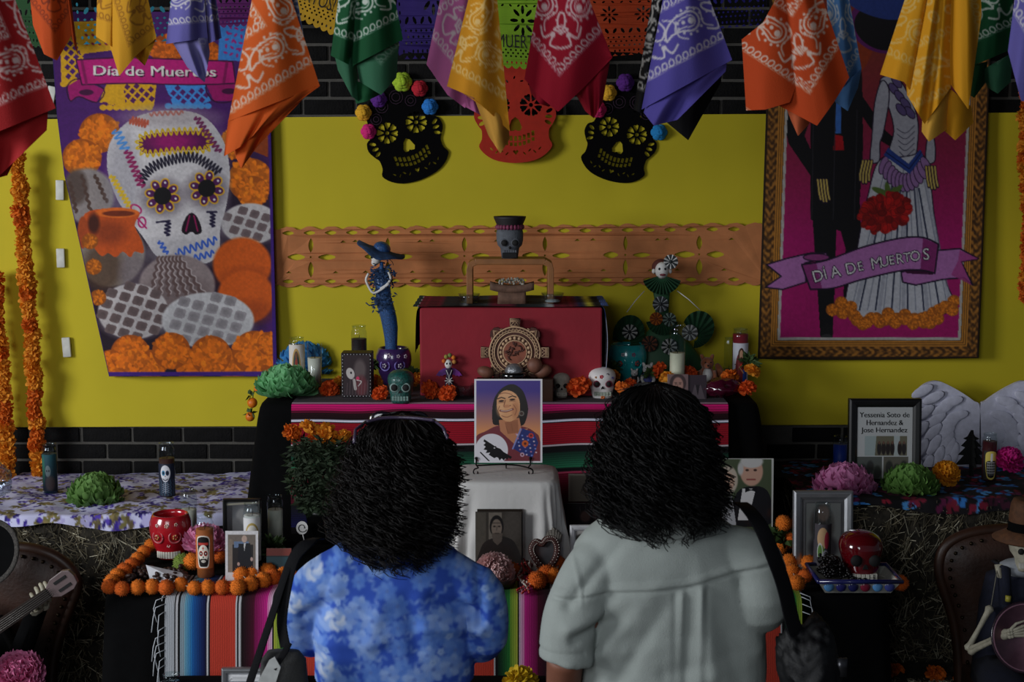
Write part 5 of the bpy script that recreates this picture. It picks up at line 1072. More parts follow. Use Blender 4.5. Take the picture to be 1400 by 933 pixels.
g = skull('painted_skull', 'white sugar skull painted with flowers beside the orange marigolds', 824, 546, 505, 38, ZA, m_sugar, ring=mat('plum_ring', (120, 34, 60), .6), narrow=.8, deco=((-.1, .74, .15, (190, 26, 50)), (.35, .8, .12, (60, 50, 60)), (.72, .7, .1, (60, 60, 110)), (.0, .06, .16, (216, 110, 30)), (-.5, .72, .08, (190, 120, 40)), (.72, .45, .1, (120, 60, 80)), (.62, .22, .1, (60, 60, 70))), tm=mat('mint_teeth', (170, 180, 164), .5), eyer=.17)
m_redgl = mat('red_glaze', (92, 6, 16), .12, var=.1, coat=1)
skull('red_skull', 'glossy dark red ceramic skull resting in the painted dish', 1186, 806, 737, 60, ZF + .018, m_redgl, teeth=True, Yc=4.2, narrow=.74, eyer=.24)
skull('tiny_skull', 'tiny purple skull next to the sepia photograph', 643, 766, 741, 15, ZF, mat('violet_glaze', (96, 74, 170), .4, coat=.4), ring=mat('violet_ring', (190, 180, 220), .5))
def skull_mug(label, cx, by, top, wpx, z, m, eyes, deco, teeth=False, hgt=None, open_=True):
    b = G(cx, by, z); s = S(b.y, by); w = wpx * s / 2; h = P(cx, top, b.y).z - z; b.y += w * .8; c = (b.x, b.y, z); g = E('skull_mug', label, 'mug', b)
    pr = [(.6 * w, 0), (.66 * w, .03 * h), (.72 * w, .2 * h), (.84 * w, .32 * h), (.95 * w, .5 * h), (w, .66 * h), (.98 * w, .82 * h), (.88 * w, .95 * h), (.83 * w, h), (.78 * w, h), (.8 * w, .9 * h), (.7 * w, .5 * h), (.4 * w, .3 * h), (.02 * w, .28 * h)]
    MB().lathe(c, pr, 40).build('cup', m, g)
    for q in (-1, 1):
        a = q * .44; x, y = b.x + .93 * w * math.sin(a), b.y - .93 * w * math.cos(a); M = Matrix.Rotation(a, 3, 'Z')
        MB().tube([Vector((x, y, z + h * .56)) + M @ Vector((.28 * w * math.cos(t), -.01 * w, .28 * w * math.sin(t))) for t in np.linspace(0, 6.283, 21)], w * .045, 6).build('eye_ring', eyes[0], g)
        MB().ell((x, y, z + h * .56), (.19 * w, .1 * w, .19 * w), 14, 8, None).build('eye', eyes[1], g)
        mb = MB()
        for k in range(5): t = k * 1.2566; mb.ell(Vector((x, y, z + h * .56)) + M @ Vector((.09 * w * math.cos(t), -.08 * w, .09 * w * math.sin(t))), .05 * w, 6, 4)
        o = mb.build('painted_flower', eyes[2], g); o['kind'] = 'stuff'
    if teeth:
        for k in range(10):
            a = (k - 4.5) * .17; M = Matrix.Translation((b.x, b.y, z)) @ Matrix.Rotation(a, 4, 'Z'); MB().box((-.05 * w, -.76 * w, .05 * h), (.05 * w, -.64 * w, .2 * h), M).build('tooth', m_teeth, g, False, bevel=.001)
    for (a, zz, r, col) in deco:
        R_ = np.interp(zz, [.2, .5, .66, .82, 1], [.72, .96, 1, .98, .83]) * w; x, y = b.x + R_ * math.sin(a), b.y - R_ * math.cos(a); M = Matrix.Rotation(a, 3, 'Z'); mb = MB()
        for k in range(5): t = k * 1.2566; mb.ell(Vector((x, y, z + h * zz)) + M @ Vector((r * w * math.cos(t), 0, r * w * math.sin(t))), (r * w * .6,) * 3, 6, 4)
        o = mb.build('painted_flower', mat('glaze_%d_%d_%d' % col, col, .4), g); o['kind'] = 'stuff'
    return g
m_purple = mat('purple_glaze', (62, 38, 94), .2, coat=.8); m_pale = mat('pale_violet', (130, 116, 200), .3)
skull_mug('purple glazed skull mug holding the blue feathered skeleton lady', 537, 528, 478, 50, ZA, m_purple, (m_pale, m_purple, mat('glaze_dot', (220, 216, 226), .3)), ((-.2, .84, .09, (206, 190, 206)), (.35, .82, .07, (206, 190, 206)), (.8, .8, .08, (206, 190, 206))))
skull_mug('turquoise glazed skull mug beside the small white dog figures', 859, 527, 473, 54, ZA, mat('turq_glaze', (34, 156, 160), .2, coat=.8), (mat('turq_ring', (40, 170, 172), .2, coat=.8), mat('turq_eye', (14, 90, 96), .3), mat('glaze_r', (190, 70, 60), .4)), ((-.3, .78, .07, (220, 190, 200)), (.25, .78, .07, (150, 70, 110))))
skull_mug('red glazed skull mug with white teeth beside the pompom garland', 229, 768, 708, 58, ZF, mat('mug_red', (176, 24, 36), .2, coat=.8), (mat('ring_pink', (190, 90, 96), .3), mat('eye_red', (150, 18, 30), .3), mat('glaze_o', (200, 140, 80), .4)), ((-.45, .82, .06, (230, 210, 200)), (.05, .82, .07, (220, 190, 170)), (.5, .84, .06, (210, 190, 170)), (.1, .36, .06, (230, 200, 190))), True)
# skull planter on its wooden stand
YT = 5.12; zs_ = P(700, 354, YT - .06).z; g = E('wooden_stand', 'small wooden bridge stand with rounded corners on the red box', 'stand', (P(698, 415, YT).x, YT, RZ + .004)); m_oak = mat('oak', (150, 96, 48), .55, var=.25, scale=14, bump=.2)
xa, xb = P(638, 370, YT).x, P(757, 370, YT).x
pth = [(xa + .012, RZ + .006), (xa + .012, zs_ - .04), (xa + .016, zs_ - .022), (xa + .034, zs_ - .012)] + [(xb - .034, zs_ - .012), (xb - .016, zs_ - .022), (xb - .012, zs_ - .04), (xb - .012, RZ + .006)]
def slab(path, th, y0, y1):
    R = []
    for i, (x, z) in enumerate(path):
        ax, az = path[max(i - 1, 0)]; bx, bz = path[min(i + 1, len(path) - 1)]; l = math.hypot(bx - ax, bz - az); nx, nz = -(bz - az) / l, (bx - ax) / l
        R.append([(x + nx * th / 2, y0, z + nz * th / 2), (x - nx * th / 2, y0, z - nz * th / 2), (x - nx * th / 2, y1, z - nz * th / 2), (x + nx * th / 2, y1, z + nz * th / 2)])
    return MB().rings(R, True)
slab([(xa + .03, zs_ - .011), (xb - .03, zs_ - .011)], .022, YT - .06, YT + .06).build('shelf', m_oak, g, False, bevel=.003)
slab(pth[:5][:4], .022, YT - .06, YT + .06).build('leg', m_oak, g, False, bevel=.002); slab(pth[4:], .022, YT - .06, YT + .06).build('leg', m_oak, g, False, bevel=.002)
m_stone = mat('grey_stone', (92, 96, 104), .7, var=.2, bump=.4)
YK = YT - .03; b = P(697, 352, YK); z = zs_ + .001; s = S(YK, 330); w = 18.5 * s; h = 40 * s; g = E('skull_planter', 'grey stone skull planter with flared black rim on the wooden stand', 'planter', (b.x, YK, z)); c = (b.x, YK, z)
MB().loft([(0, w * .6, -w * .6, w * .6), (.2 * h, w * .66, -w * .66, w * .66), (.34 * h, w * .7, -w * .72, w * .7), (.44 * h, w * .9, -w * .82, w * .85), (.6 * h, w * .98, -w * .9, w * .95), (.85 * h, w, -w * .94, w), (h, w * .92, -w * .88, w * .92)], c, 30).build('skull', m_stone, g)
for q in (-1, 1):
    MB().ell((b.x + q * w * .4, YK - w * .82, z + h * .55), (w * .34, w * .14, w * .3), 14, 8).build('brow_ring', m_stone, g); MB().ell((b.x + q * w * .4, YK - w * .9, z + h * .54), (w * .25, w * .14, w * .23), 14, 8).build('eye_socket', m_hole, g)
MB().ell((b.x, YK - w * .82, z + h * .37), (w * .09, w * .08, w * .12), 8, 6).build('nose', m_hole, g)
MB().box((b.x - w * .55, YK - w * .74, z + h * .02), (b.x + w * .55, YK - w * .5, z + h * .2)).build('open_mouth', m_hole, g, False, bevel=.003)
for k in range(6): MB().box((b.x + (k - 3) * w * .17 + .001, YK - w * .8, z + h * .21), (b.x + (k - 2) * w * .17 - .001, YK - w * .6, z + h * .29)).build('tooth', m_stone, g, False)
mb = MB()
for k in range(22): a = k * 2 * math.pi / 22; mb.ell((b.x + w * .93 * math.cos(a), YK + w * .93 * math.sin(a), z + h * 1.06), (w * .15, w * .15, w * .2), 8, 5)
o = mb.build('pink_band', mat('pink_beads', (130, 50, 84), .6, var=.3, scale=60), g); o['kind'] = 'stuff'
MB().lathe((b.x, YK, z), [(w * .9, h), (w * .95, h * 1.12), (w * 1.18, h * 1.36), (w * 1.2, h * 1.42), (w * 1.08, h * 1.42), (w * .8, h * 1.2)], 30).build('rim', mat('rim_black', (30, 24, 26), .6), g)
# stone pedestal with crystals
YQ = 5.07; b = P(700, 414, YQ); z = RZ + .006; s = S(YQ, 400); g = E('stone_pedestal', 'brown stone pedestal bowl under the wooden stand', 'bowl', (b.x, YQ, z)); m_br = mat('brown_stone', (112, 82, 66), .8, var=.25, bump=.4)
zt_ = P(700, 391, YQ).z
MB().loft([(0, 20 * s, -.03, .03, 0, 8), (zt_ - z - .02, 19 * s, -.03, .03, 0, 8)], (b.x, YQ, z), 28).build('pedestal', m_br, g)
R = []
for x in np.linspace(-30, 30, 13): k = 1 - (x / 30) ** 2; R.append([(b.x + x * s, YQ - .035, zt_ + .014 - k * .012), (b.x + x * s, YQ - .03, zt_ - .012 - k * .012), (b.x + x * s, YQ + .03, zt_ - .012 - k * .012), (b.x + x * s, YQ + .035, zt_ + .014 - k * .012)])
MB().rings(R, True).build('dish', m_br, g)
mb = MB(); rr = random.Random(3)
for i in range(90): x = rr.uniform(-1, 1); mb.ell((b.x + x * 18 * s, YQ + rr.uniform(-.025, .02), zt_ + .008 + rr.random() * .022 * (1 - x * x * .5)), (rr.uniform(.003, .006), .004, rr.uniform(.003, .005)), 5, 3, Euler((rr.random() * 3, rr.random() * 3, 0)).to_matrix())
o = mb.build('crystals', mat('copal', (170, 164, 150), .5, var=.3, scale=120), None, False, (b.x, YQ, zt_)); o['kind'] = 'stuff'; tag(o, 'pale incense crystals heaped on the stone pedestal bowl', 'incense')
# glass bowls
def bowl(label, cx, by, top, wt, wb, z, content=None):
    b = G(cx, by, z); s = S(b.y, by); h = P(cx, top, b.y).z - z; b.y += wt * s * .5; g = E('glass_bowl', label, 'bowl', b); c = (b.x, b.y, z); R = []
    for r, zz in ((wb / 2, .001), (wb / 2 * 1.05, .005), ((wt * .6 + wb * .4) / 2, h * .6), (wt / 2, h), (wt / 2 * .93, h), (wb / 2 * .95, .006), (.5, .005)):
        R.append([(b.x + r * s * (1 + (.03 * math.cos(12 * 2 * math.pi * j / 48) if .002 < zz < h else 0)) * math.cos(2 * math.pi * j / 48), b.y + r * s * (1 + .03 * math.cos(12 * 2 * math.pi * j / 48)) * math.sin(2 * math.pi * j / 48), z + zz) for j in range(48)])
    MB().rings(R, False).build('bowl', glass_mat('cut_glass', (235, 240, 242), .3, .08), g)
    if content: MB().lathe(c, [(wb * s * .4, .006), (wb * s * .5, h * .25), (wb * s * .3, h * .4), (.001, h * .44)], 20).build('salt', content, g)
    return g
bowl('cut glass bowl on the red box, under the left stand leg', 641, 417, 403, 30, 24, RZ + .006)
bowl('cut glass bowl of salt on the red box, under the right stand leg', 756, 417, 402, 32, 22, RZ + .006, mat('salt', (200, 200, 198), .8))
bowl('clear glass bowl on the altar behind the winged skeleton', 634, 548, 528, 32, 22, ZA)
bowl('clear glass bowl on the altar by the bone coloured skull', 752, 546, 529, 28, 22, ZA)
# carved calendar plaque
YC = 4.935; cx, cy = 704, 482; g = E('carved_plaque', 'round carved stone calendar plaque with four square arms on the red box', 'plaque', P(cx, 535, YC)); m_cl = mat('clay_dark', (84, 44, 34), .7, var=.2, bump=.3); m_hi = mat('clay_light', (206, 170, 134), .7, var=.15); m_md = mat('clay_red', (150, 84, 62), .7, var=.2)
ol = []
for k in range(8):
    a0 = k * math.pi / 4 - math.pi / 2
    if k % 2 == 0:
        for q, r in ((-.19, 36), (-.17, 47), (.17, 47), (.19, 36)): ol.append((cx + r * math.cos(a0 + q), cy + r * math.sin(a0 + q)))
    else:
        for q, r in ((-.26, 36), (-.2, 41), (-.08, 44), (.08, 44), (.2, 41), (.26, 36)): ol.append((cx + r * math.cos(a0 + q), cy + r * math.sin(a0 + q)))
cutout('plaque', ol, [], YC + .012, .022, m_cl, g)
def ringline(r, wd, m, n=60): MB().tube([P(cx + r * math.cos(t), cy + r * math.sin(t), YC - .001) for t in np.linspace(0, 2 * math.pi, n)], wd, 5).build('carved_ring', m, g)
for r, wd in ((34.5, .003), (28, .0022), (23, .0026), (16, .0026), (30.5, .0014)): ringline(r, wd, m_hi)
mb = MB(); mh = MB()
for k in range(40): a = k * math.pi / 20; b_ = a + math.pi / 40; mb.tube([P(cx + 28.6 * math.cos(a), cy + 28.6 * math.sin(a), YC - .001), P(cx + 33 * math.cos(b_), cy + 33 * math.sin(b_), YC - .001), P(cx + 28.6 * math.cos(a + math.pi / 20), cy + 28.6 * math.sin(a + math.pi / 20), YC - .001)], .0012, 4)
for k in range(20):
    a = k * math.pi / 10; p = P(cx + 19.5 * math.cos(a), cy + 19.5 * math.sin(a), YC); mb.ell(p, (.0062, .004, .0062), 6, 4)
for k in range(4):
    a = k * math.pi / 2 - math.pi / 2; f_ = lambda r, q: P(cx + r * math.cos(a) - q * math.sin(a), cy + r * math.sin(a) + q * math.cos(a), YC - .001)
    for pts in ([(36, -6), (36, 6), (46, 6.5), (46, -6.5), (36, -6)], [(42, -6), (42, 6)], [(44, -6), (44, 6)], [(37, -5), (41, -2), (37, 0), (41, 2), (37, 5)]): mb.tube([f_(*q) for q in pts], .0015, 4)
    a += math.pi / 4
    for pts in ([(34, -6), (42, 0), (34, 6)], [(36, -3), (40, 0), (36, 3)], [(34, -9), (37, -7), (35, -11)], [(34, 9), (37, 7), (35, 11)]): mb.tube([f_(*q) for q in pts], .0015, 4)
o = mb.build('carving', m_hi, g); o['kind'] = 'stuff'
cutout('centre_disc', circ(cx, cy, 15.5, n=30), [], YC, .006, m_md, g)
mb = MB(); rr = random.Random(2)
for i in range(26): a = rr.random() * 6.3; r = 12 * math.sqrt(rr.random()); mb.tube([P(cx + r * math.cos(a) + q * math.cos(a * 3), cy + r * math.sin(a) + q * math.sin(a * 3), YC - .004) for q in (-3, 0, 3)], [.002, .0035, .001], 5)
o = mb.build('carving', m_hi if 0 else m_cl, g); o['kind'] = 'stuff'
# incense dish and stones before the plaque
b = G(701, 526, ZA); b.y = 4.9; s = S(4.9, 510); zc = P(701, 514, 4.9).z; g = E('incense_dish', 'shiny black footed dish of ash in front of the carved plaque', 'dish', (b.x, 4.9, ZA)); m_bg = mat('black_glaze', (10, 10, 11), .1, coat=1)
MB().lathe((b.x, 4.9, ZA), [(14 * s, 0), (15 * s, .01), (9 * s, .03), (10 * s, zc - ZA - .02), (18 * s, zc - ZA - .008), (20 * s, zc - ZA), (19 * s, zc - ZA + .014), (17 * s, zc - ZA + .016), (15 * s, zc - ZA + .008)], 30).build('dish', m_bg, g)
o = MB().ell((b.x + .005, 4.9, zc + .016), (13 * s, 12 * s, .028), 14, 8).build('foil', mat('foil_grey', (150, 152, 156), .35, metal=.6, bump=1, bscale=80), g)
for (x, y, rx, ry, lb) in ((664, 509, 12, 8, 'smooth brown stone at the left of the black incense dish'), (742, 508, 13, 9, 'smooth brown stone at the right of the black incense dish'), (731, 500, 11, 11, 'upper brown stone leaning near the plaque behind the dish')):
    p = P(x, y, 4.92 if y > 505 else 4.91); s = S(4.9, y); mb = MB().ell((p.x, p.y, p.z), (rx * s, .022, ry * s), 14, 9, Euler((0, .3 if x < 700 else -.4, 0)).to_matrix()); o = mb.build('stone', mat('brown_pebble', (126, 80, 62), .6, var=.2), None, True, (p.x, p.y, p.z)); tag(o, lb, 'stone')
p = P(700, 517, 4.93); o = MB().box((P(652, 520, 4.93).x, 4.885, ZA), (P(756, 520, 4.93).x, 4.935, P(700, 518, 4.9).z)).build('wooden_block', m_wood, None, False, (p.x, 4.9, ZA), bevel=.003); tag(o, 'dark wooden block carrying the plaque stones, hidden by the portrait', 'block')
# ================================================================ figures, flowers and small things
def loft_px(mb, rows, Y, dp=.8, n=20, cap=True):
    R = []
    for py, xl, xr in rows:
        a, b = P(xl, py, Y), P(xr, py, Y); r = (b.x - a.x) / 2; R.append([((a.x + b.x) / 2 + r * math.cos(2 * math.pi * j / n), Y + r * dp * math.sin(2 * math.pi * j / n), a.z) for j in range(n)])
    return mb.rings(R, cap)
pw = lambda x, y, Y: P(x, y, Y)
# -- blue skeleton lady
YC2 = G(537, 528, ZA).y + .05; og = P(535, 480, YC2); g = E('skeleton_lady', 'tall blue feathered skeleton lady with wide hat, standing in the purple mug', 'figurine', og)
m_navy = mat('blue_glitter', (30, 86, 150), .4, var=.5, scale=220, bump=.7, bscale=400, coat=.2); m_feather = mat('blue_feather', (34, 62, 100), .9, var=.35, scale=60); m_fbone = mat('doll_white', (222, 220, 216), .5)
loft_px(MB(), [(496, 526, 545), (478, 527, 543), (462, 525.5, 543.5), (448, 523, 544), (434, 520, 542.5), (420, 516, 539), (406, 514, 535), (394, 513, 534), (382, 511, 533), (374, 515, 529), (368, 519, 525), (358, 519, 524)], YC2).build('gown', m_navy, g)
mb = MB(); p = pw(514.5, 353, YC2); s = S(YC2, 350); mb.ell(p, (7 * s, 7.5 * s, 9 * s), 14, 10); mb.ell(pw(512, 359, YC2), (4.5 * s, 5 * s, 5 * s), 10, 8); mb.build('head', m_fbone, g)
for q in (-.5, .5): MB().ell(pw(511.5 + q * 7, 352, YC2 - 6.2 * s), (1.6 * s, 1 * s, 1.8 * s), 8, 6).build('eye_socket', m_hole, g)
MB().tube([pw(509.5, 360, YC2 - 5 * s), pw(513, 361.5, YC2 - 6 * s), pw(517, 361, YC2 - 5 * s)], .5 * s, 5).build('mouth', m_hole, g)
a0, a1 = pw(488, 334, YC2), pw(552, 355, YC2); c = (a0 + a1) / 2; th = math.atan2(a0.z - a1.z, a1.x - a0.x); L = (a1 - a0).length / 2; R = []
M = Matrix.Rotation(th, 3, 'Y')
for k, (r, dz) in enumerate(((.25, .012), (.55, .006), (1, .0), (1.02, -.006), (.55, -.006), (.25, .0))): R.append([c + M @ Vector((L * r * math.cos(t), L * .8 * r * math.sin(t), dz + .014 * math.cos(2 * t) * r * r + .004 * math.sin(5 * t) * r)) for t in np.linspace(0, 2 * math.pi, 33)[:-1]])
MB().rings(R, True).build('hat_brim', m_feather, g)
MB().ell(c + M @ Vector((.002, 0, .014)), (L * .36, L * .36, .026), 16, 9, M).build('hat_crown', m_navy, g)
for pts in ([(504, 374), (500.5, 382), (503, 390), (510, 400.5), (520, 397), (532, 388)], [(531, 372), (534, 381), (529, 389), (520, 395)]): MB().tube(spline([pw(x, y, YC2 - .035) for x, y in pts], 18), 1.7 * s, 7).build('arm', m_fbone, g)
mb = MB(); rr = random.Random(5)
for i in range(620):
    x, y = rr.gauss(523, 7), rr.choice((rr.gauss(376, 6), rr.gauss(380, 7), rr.gauss(412, 7))); x = min(max(x, 510), 538); a = rr.gauss(0, 1.3) + (0 if x > 523 else math.pi); L_ = rr.uniform(3, 8)
    y0 = YC2 + rr.uniform(-.04, .02); q0 = pw(x, y, y0); d = Vector((math.cos(a), rr.uniform(-.5, .5), rr.uniform(-1, .4))).normalized() * L_ * s; n = d.cross(Vector((0, 1, 0))).normalized() * 1.3 * s
    mb.add([q0, q0 + d * .4 + n, q0 + d, q0 + d * .4 - n, q0 + d * .45 + Vector((0, .002, 0))], [(0, 1, 4), (1, 2, 4), (2, 3, 4), (3, 0, 4)])
o = mb.build('feather_boa', m_feather, g); o['kind'] = 'stuff'
MB().tube([pw(512, 416, YC2 - .02), pw(505, 418, YC2 - .03), pw(500, 414, YC2 - .03)], .9 * s, 5).build('feather_tip', m_feather, g)
MB().tube(spline([pw(531, 354, YC2 - .01), pw(536, 358, YC2 - .02), pw(538, 363, YC2 - .02)], 8), .5 * s, 5).build('hair_tie', m_hole, g)
# -- green paper doll
YD = 5.37; og = P(905, 512, YD); g = E('paper_doll', 'green pleated paper skirted skeleton doll holding white strings', 'figurine', (og.x, YD, ZA)); m_gp = mat('green_crepe', (22, 70, 40), .85, var=.25, scale=40); m_gp2 = mat('green_satin', (30, 84, 48), .6, var=.2, scale=10)
s = S(YD, 440)
def pleats(name, cx, cy, r0, r1, a0, a1, n, m, Y, depth=.012, parent=None, fn=None):
    V = []; Fc = []
    for i in range(n * 2 + 1):
        t = a0 + (a1 - a0) * i / (n * 2); dy = depth * (1 if i % 2 else -1)
        ra, rb = (r0, r1) if fn is None else fn(i / (n * 2)); V += [tuple(P(cx + ra * math.cos(t), cy + ra * math.sin(t), Y - depth)), tuple(P(cx + rb * math.cos(t), cy + rb * math.sin(t), Y + dy - depth))]
    for i in range(n * 2): Fc.append((2 * i, 2 * i + 1, 2 * i + 3, 2 * i + 2))
    o = MB().add(V, Fc).build(name, m, parent or g, False, solid=.0015); return o
loft_px(MB(), [(513, 846, 962), (500, 846, 962), (486, 852, 956), (470, 866, 944), (456, 882, 928), (444, 894, 916), (430, 896, 914), (412, 895, 915), (400, 893, 916), (390, 897, 912), (378, 902, 908)], YD, .34, 28).build('skirt_body', m_gp2, g)
pleats('fan', 856, 470, 0, 0, -2.9, .9, 14, m_gp, YD - .03, .008, None, lambda t: (6, 18 + 22 * math.exp(-((t - .42) / .25) ** 2)))
pleats('fan', 950, 462, 0, 0, -2.2, 1.7, 14, m_gp, YD - .03, .008, None, lambda t: (4, 14 + 24 * math.exp(-((t - .25) / .3) ** 2)))
pleats('collar', 905, 376, 6, 27, .3, 2.84, 13, m_gp, YD - .045, .008); pleats('frill', 905, 436, 4, 22, .2, 2.94, 12, m_gp, YD - .05, .006)
def rosette(x, y, r, ca, cb, Y, name='rosette'):
    n = 18
    for k, cc in ((0, ca), (1, cb)):
        mb = MB()
        for i in range(n):
            if i % 2 != k: continue
            t0, t1 = 2 * math.pi * i / n, 2 * math.pi * (i + 1) / n; p0, p1, p2 = P(x, y, Y), P(x + r * math.cos(t0), y + r * math.sin(t0), Y), P(x + r * math.cos(t1), y + r * math.sin(t1), Y); m_ = (p1 + p2) / 2 - Vector((0, .006, 0)); mb.add([p0 - Vector((0, .004, 0)), p1, m_, p2], [(0, 1, 2), (0, 2, 3)])
        o = mb.build(name, mat('paper_%d_%d_%d' % cc, cc, .8), g, False); o['kind'] = 'stuff'
    MB().ell(P(x, y, Y - .005), r * .25 * S(Y, y), 8, 6).build(name + '_centre', mat('paper_%d_%d_%d' % cb, cb, .8), g)
for x, y, r, ca, cb in ((861, 454, 10.5, (190, 190, 186), (30, 34, 34)), (888, 470, 11, (120, 70, 50), (44, 36, 32)), (915, 474, 11, (200, 200, 198), (30, 40, 36)), (943, 455, 11, (208, 208, 206), (90, 92, 92)), (897, 436, 9, (190, 104, 30), (120, 56, 20)), (915, 437, 9.5, (130, 150, 140), (40, 48, 44)), (903, 416, 11, (120, 124, 128), (32, 36, 38))): rosette(x, y, r, ca, cb, YD - .068)
rosette(917, 358, 10, (206, 206, 204), (40, 46, 48), YD - .03, 'bun_rosette')
MB().ell(P(905, 370, YD - .02), (9.5 * s, 9 * s, 11.5 * s), 16, 12).build('head', m_fbone, g)
MB().ell(P(903, 366, YD + .0), (12 * s, 8 * s, 12 * s), 14, 10).build('hair', mat('doll_hair', (90, 40, 32), .8), g)
for q in (-4, 4): MB().ell(P(905.5 + q, 368, YD - .02 - 8.2 * s), (1.5 * s, .8 * s, 1.8 * s), 8, 6).build('eye', m_hole, g)
MB().ell(P(906, 376, YD - .02 - 8 * s), (4.2 * s, 1.2 * s, 1.8 * s), 10, 6).build('mouth', mat('doll_lips', (120, 50, 60), .6), g)
for x in (893.5, 916.5): MB().ell(P(x, 371, YD - .02), (2.4 * s, 2 * s, 3.4 * s), 8, 6).build('earring', m_fbone, g)
for a, b in (((881, 398), (857, 427)), ((926, 398), (957, 424))): MB().tube([P(*a, YD - .03), P((a[0] + b[0]) / 2, (a[1] + b[1]) / 2 - 1.5, YD - .04), P(*b, YD - .04)], .0018, 5).build('string', m_fbone, g)
# -- winged skeleton
b = G(614, 545, ZA); b.y = min(b.y, 4.955); YV = b.y; s = S(YV, 510); g = E('winged_skeleton', 'small skeleton figure with purple wings and flower crown before the red box', 'figurine', b); m_lil = mat('wing_purple', (126, 40, 142), .7, col2=(60, 24, 90), scale=30); m_vest = mat('vest_dark', (40, 24, 54), .8)
MB().ell(P(613, 498, YV), (5.2 * s, 5 * s, 6.5 * s), 14, 10).build('skull', m_fbone, g)
for q in (-2, 2): MB().ell(P(613 + q, 497.5, YV - 4.5 * s), (1.3 * s, .8 * s, 1.6 * s), 8, 6).build('eye_socket', m_hole, g)
for k, (x, y, cc) in enumerate(((607, 494, (210, 100, 30)), (610, 488, (150, 140, 60)), (615, 486, (120, 130, 70)), (620, 489, (220, 120, 30)), (621, 495, (190, 130, 60)))): MB().ell(P(x, y, YV - .002), 3.1 * s, 8, 6).build('crown_flower', mat('flower_%d' % k, cc, .8), g)
for q in (-1, 1): cutout('wing', [(614 + q * a, y) for a, y in ((3, 503), (8, 504), (14, 508), (18, 514), (15, 513.5), (14, 515), (11, 513.5), (9.5, 514.5), (7, 512.5), (4, 512))], [], YV + .008, .004, m_lil, g)
loft_px(MB(), [(503, 611, 617), (507, 609, 619), (514, 610, 618), (520, 609, 619), (529, 608, 621), (540, 607, 622)], YV, .7, 14).build('body', m_vest, g)
mb = MB()
for k in range(8): a = k * math.pi / 4; mb.tube([P(614, 521, YV - .014), P(614 + 6 * math.cos(a), 521 + 6 * math.sin(a), YV - .014)], .0015, 5)
mb.tube([P(610, 506, YV - .013), P(614, 516, YV - .016), P(618, 506, YV - .013)], .0014, 5)
o = mb.build('bones', m_fbone, g); o['kind'] = 'stuff'
# -- little dogs, fox plush, foil bag, photos on the altar right
def beast(name, label, cat, cx, by, top, z, cols, Yo=0, ears=True, tail=None, chest=None):
    b = G(cx, by, z); b.y += Yo; Y = b.y; s = S(Y, by); h = (P(cx, top, Y).z - z); g = E(name, label, cat, b); c = Vector((b.x, Y, z)); body, head = cols
    mb = MB(); mb.ell(c + Vector((0, 0, h * .32)), (h * .26, h * .24, h * .33), 16, 10); mb.ell(c + Vector((-h * .17, -h * .16, h * .1)), (h * .1, h * .16, h * .1), 10, 6); mb.ell(c + Vector((h * .17, -h * .16, h * .1)), (h * .1, h * .16, h * .1), 10, 6); mb.build('body', body, g)
    mb = MB(); mb.ell(c + Vector((0, -h * .06, h * .74)), (h * .2, h * .19, h * .19), 16, 10); mb.ell(c + Vector((-h * .02, -h * .24, h * .69)), (h * .1, h * .13, h * .085), 12, 8); mb.build('head', head, g)
    for q in (-1, 1):
        MB().tube([c + Vector((q * h * .12, -h * .02, h * .86)), c + Vector((q * h * .17, -h * .0, h * .98)), c + Vector((q * h * .2, 0, h * 1.0))], [h * .07, h * .05, h * .012], 8).build('ear', head, g)
        MB().tube([c + Vector((q * h * .2, -h * .08, h * .5)), c + Vector((q * h * .23, -h * .2, h * .34)), c + Vector((q * h * .16, -h * .28, h * .24))], [h * .075, h * .065, h * .055], 8).build('arm', head, g)
        MB().ell(c + Vector((q * h * .08, -h * .225, h * .79)), h * .024, 8, 6).build('eye', m_hole, g)
    MB().ell(c + Vector((-h * .02, -h * .37, h * .715)), h * .03, 8, 6).build('nose', m_hole, g)
    if chest: MB().ell(c + Vector((0, -h * .1, h * .38)), (h * .17, h * .18, h * .24), 14, 9).build('chest', chest, g)
    if tail: MB().tube(spline([c + Vector((h * .16, h * .12, h * .08)), c + Vector((h * .42, h * .12, h * .2)), c + Vector((h * .4, h * .1, h * .5)), c + Vector((h * .3, h * .08, h * .7))], 12), [h * .04 + h * .08 * math.sin(math.pi * (i + 1) / 14) for i in range(13)], 9).build('tail', tail, g)
m_fw = mat('figure_white', (216, 214, 212), .5); m_fox = mat('plush_brown', (150, 84, 52), .95, bump=.6, bscale=300, sheen=.3); m_blue = mat('figure_blue', (60, 70, 150), .5)
beast('dog_figurine', 'small white skeleton dog in blue clothes before the turquoise mug', 'figurine', 885, 531, 496, ZA, (m_blue, m_fw), -.0)
beast('dog_figurine', 'tiny black and white dog figurine beside the larger white dog in blue', 'figurine', 867, 528, 504, ZA, (mat('figure_black', (26, 24, 28), .5), m_fw), 0)
beast('plush_fox', 'brown plush fox with white chest and ears beside the tall candle', 'soft toy', 966, 530, 485, ZA, (m_fox, m_fox), 0, True, m_fox, m_fw)
def blob(name, label, cat, cx, cy, rx, ry, Y, m, seed=0, amp=.25, sc=22, dp=.8, z=None, n=48):
    p = P(cx, cy, Y); s = S(Y, cy); mb = MB().ell((0, 0, 0), 1, n, n // 2); me = mb.mesh(name, m); c = co_of(me); k = 1 + amp * (vnoise(c + seed, 2.1) + np.abs(vnoise(c + seed + 5, 4.3)))
    c = c * k[:, None] * np.array([rx * s, rx * s * dp, ry * s]); 
    if z is not None: c[:, 2] = np.maximum(c[:, 2], z - p.z)
    set_co(me, c); me.name = name; o = put(name, me, None, p); tag(o, label, cat); return o
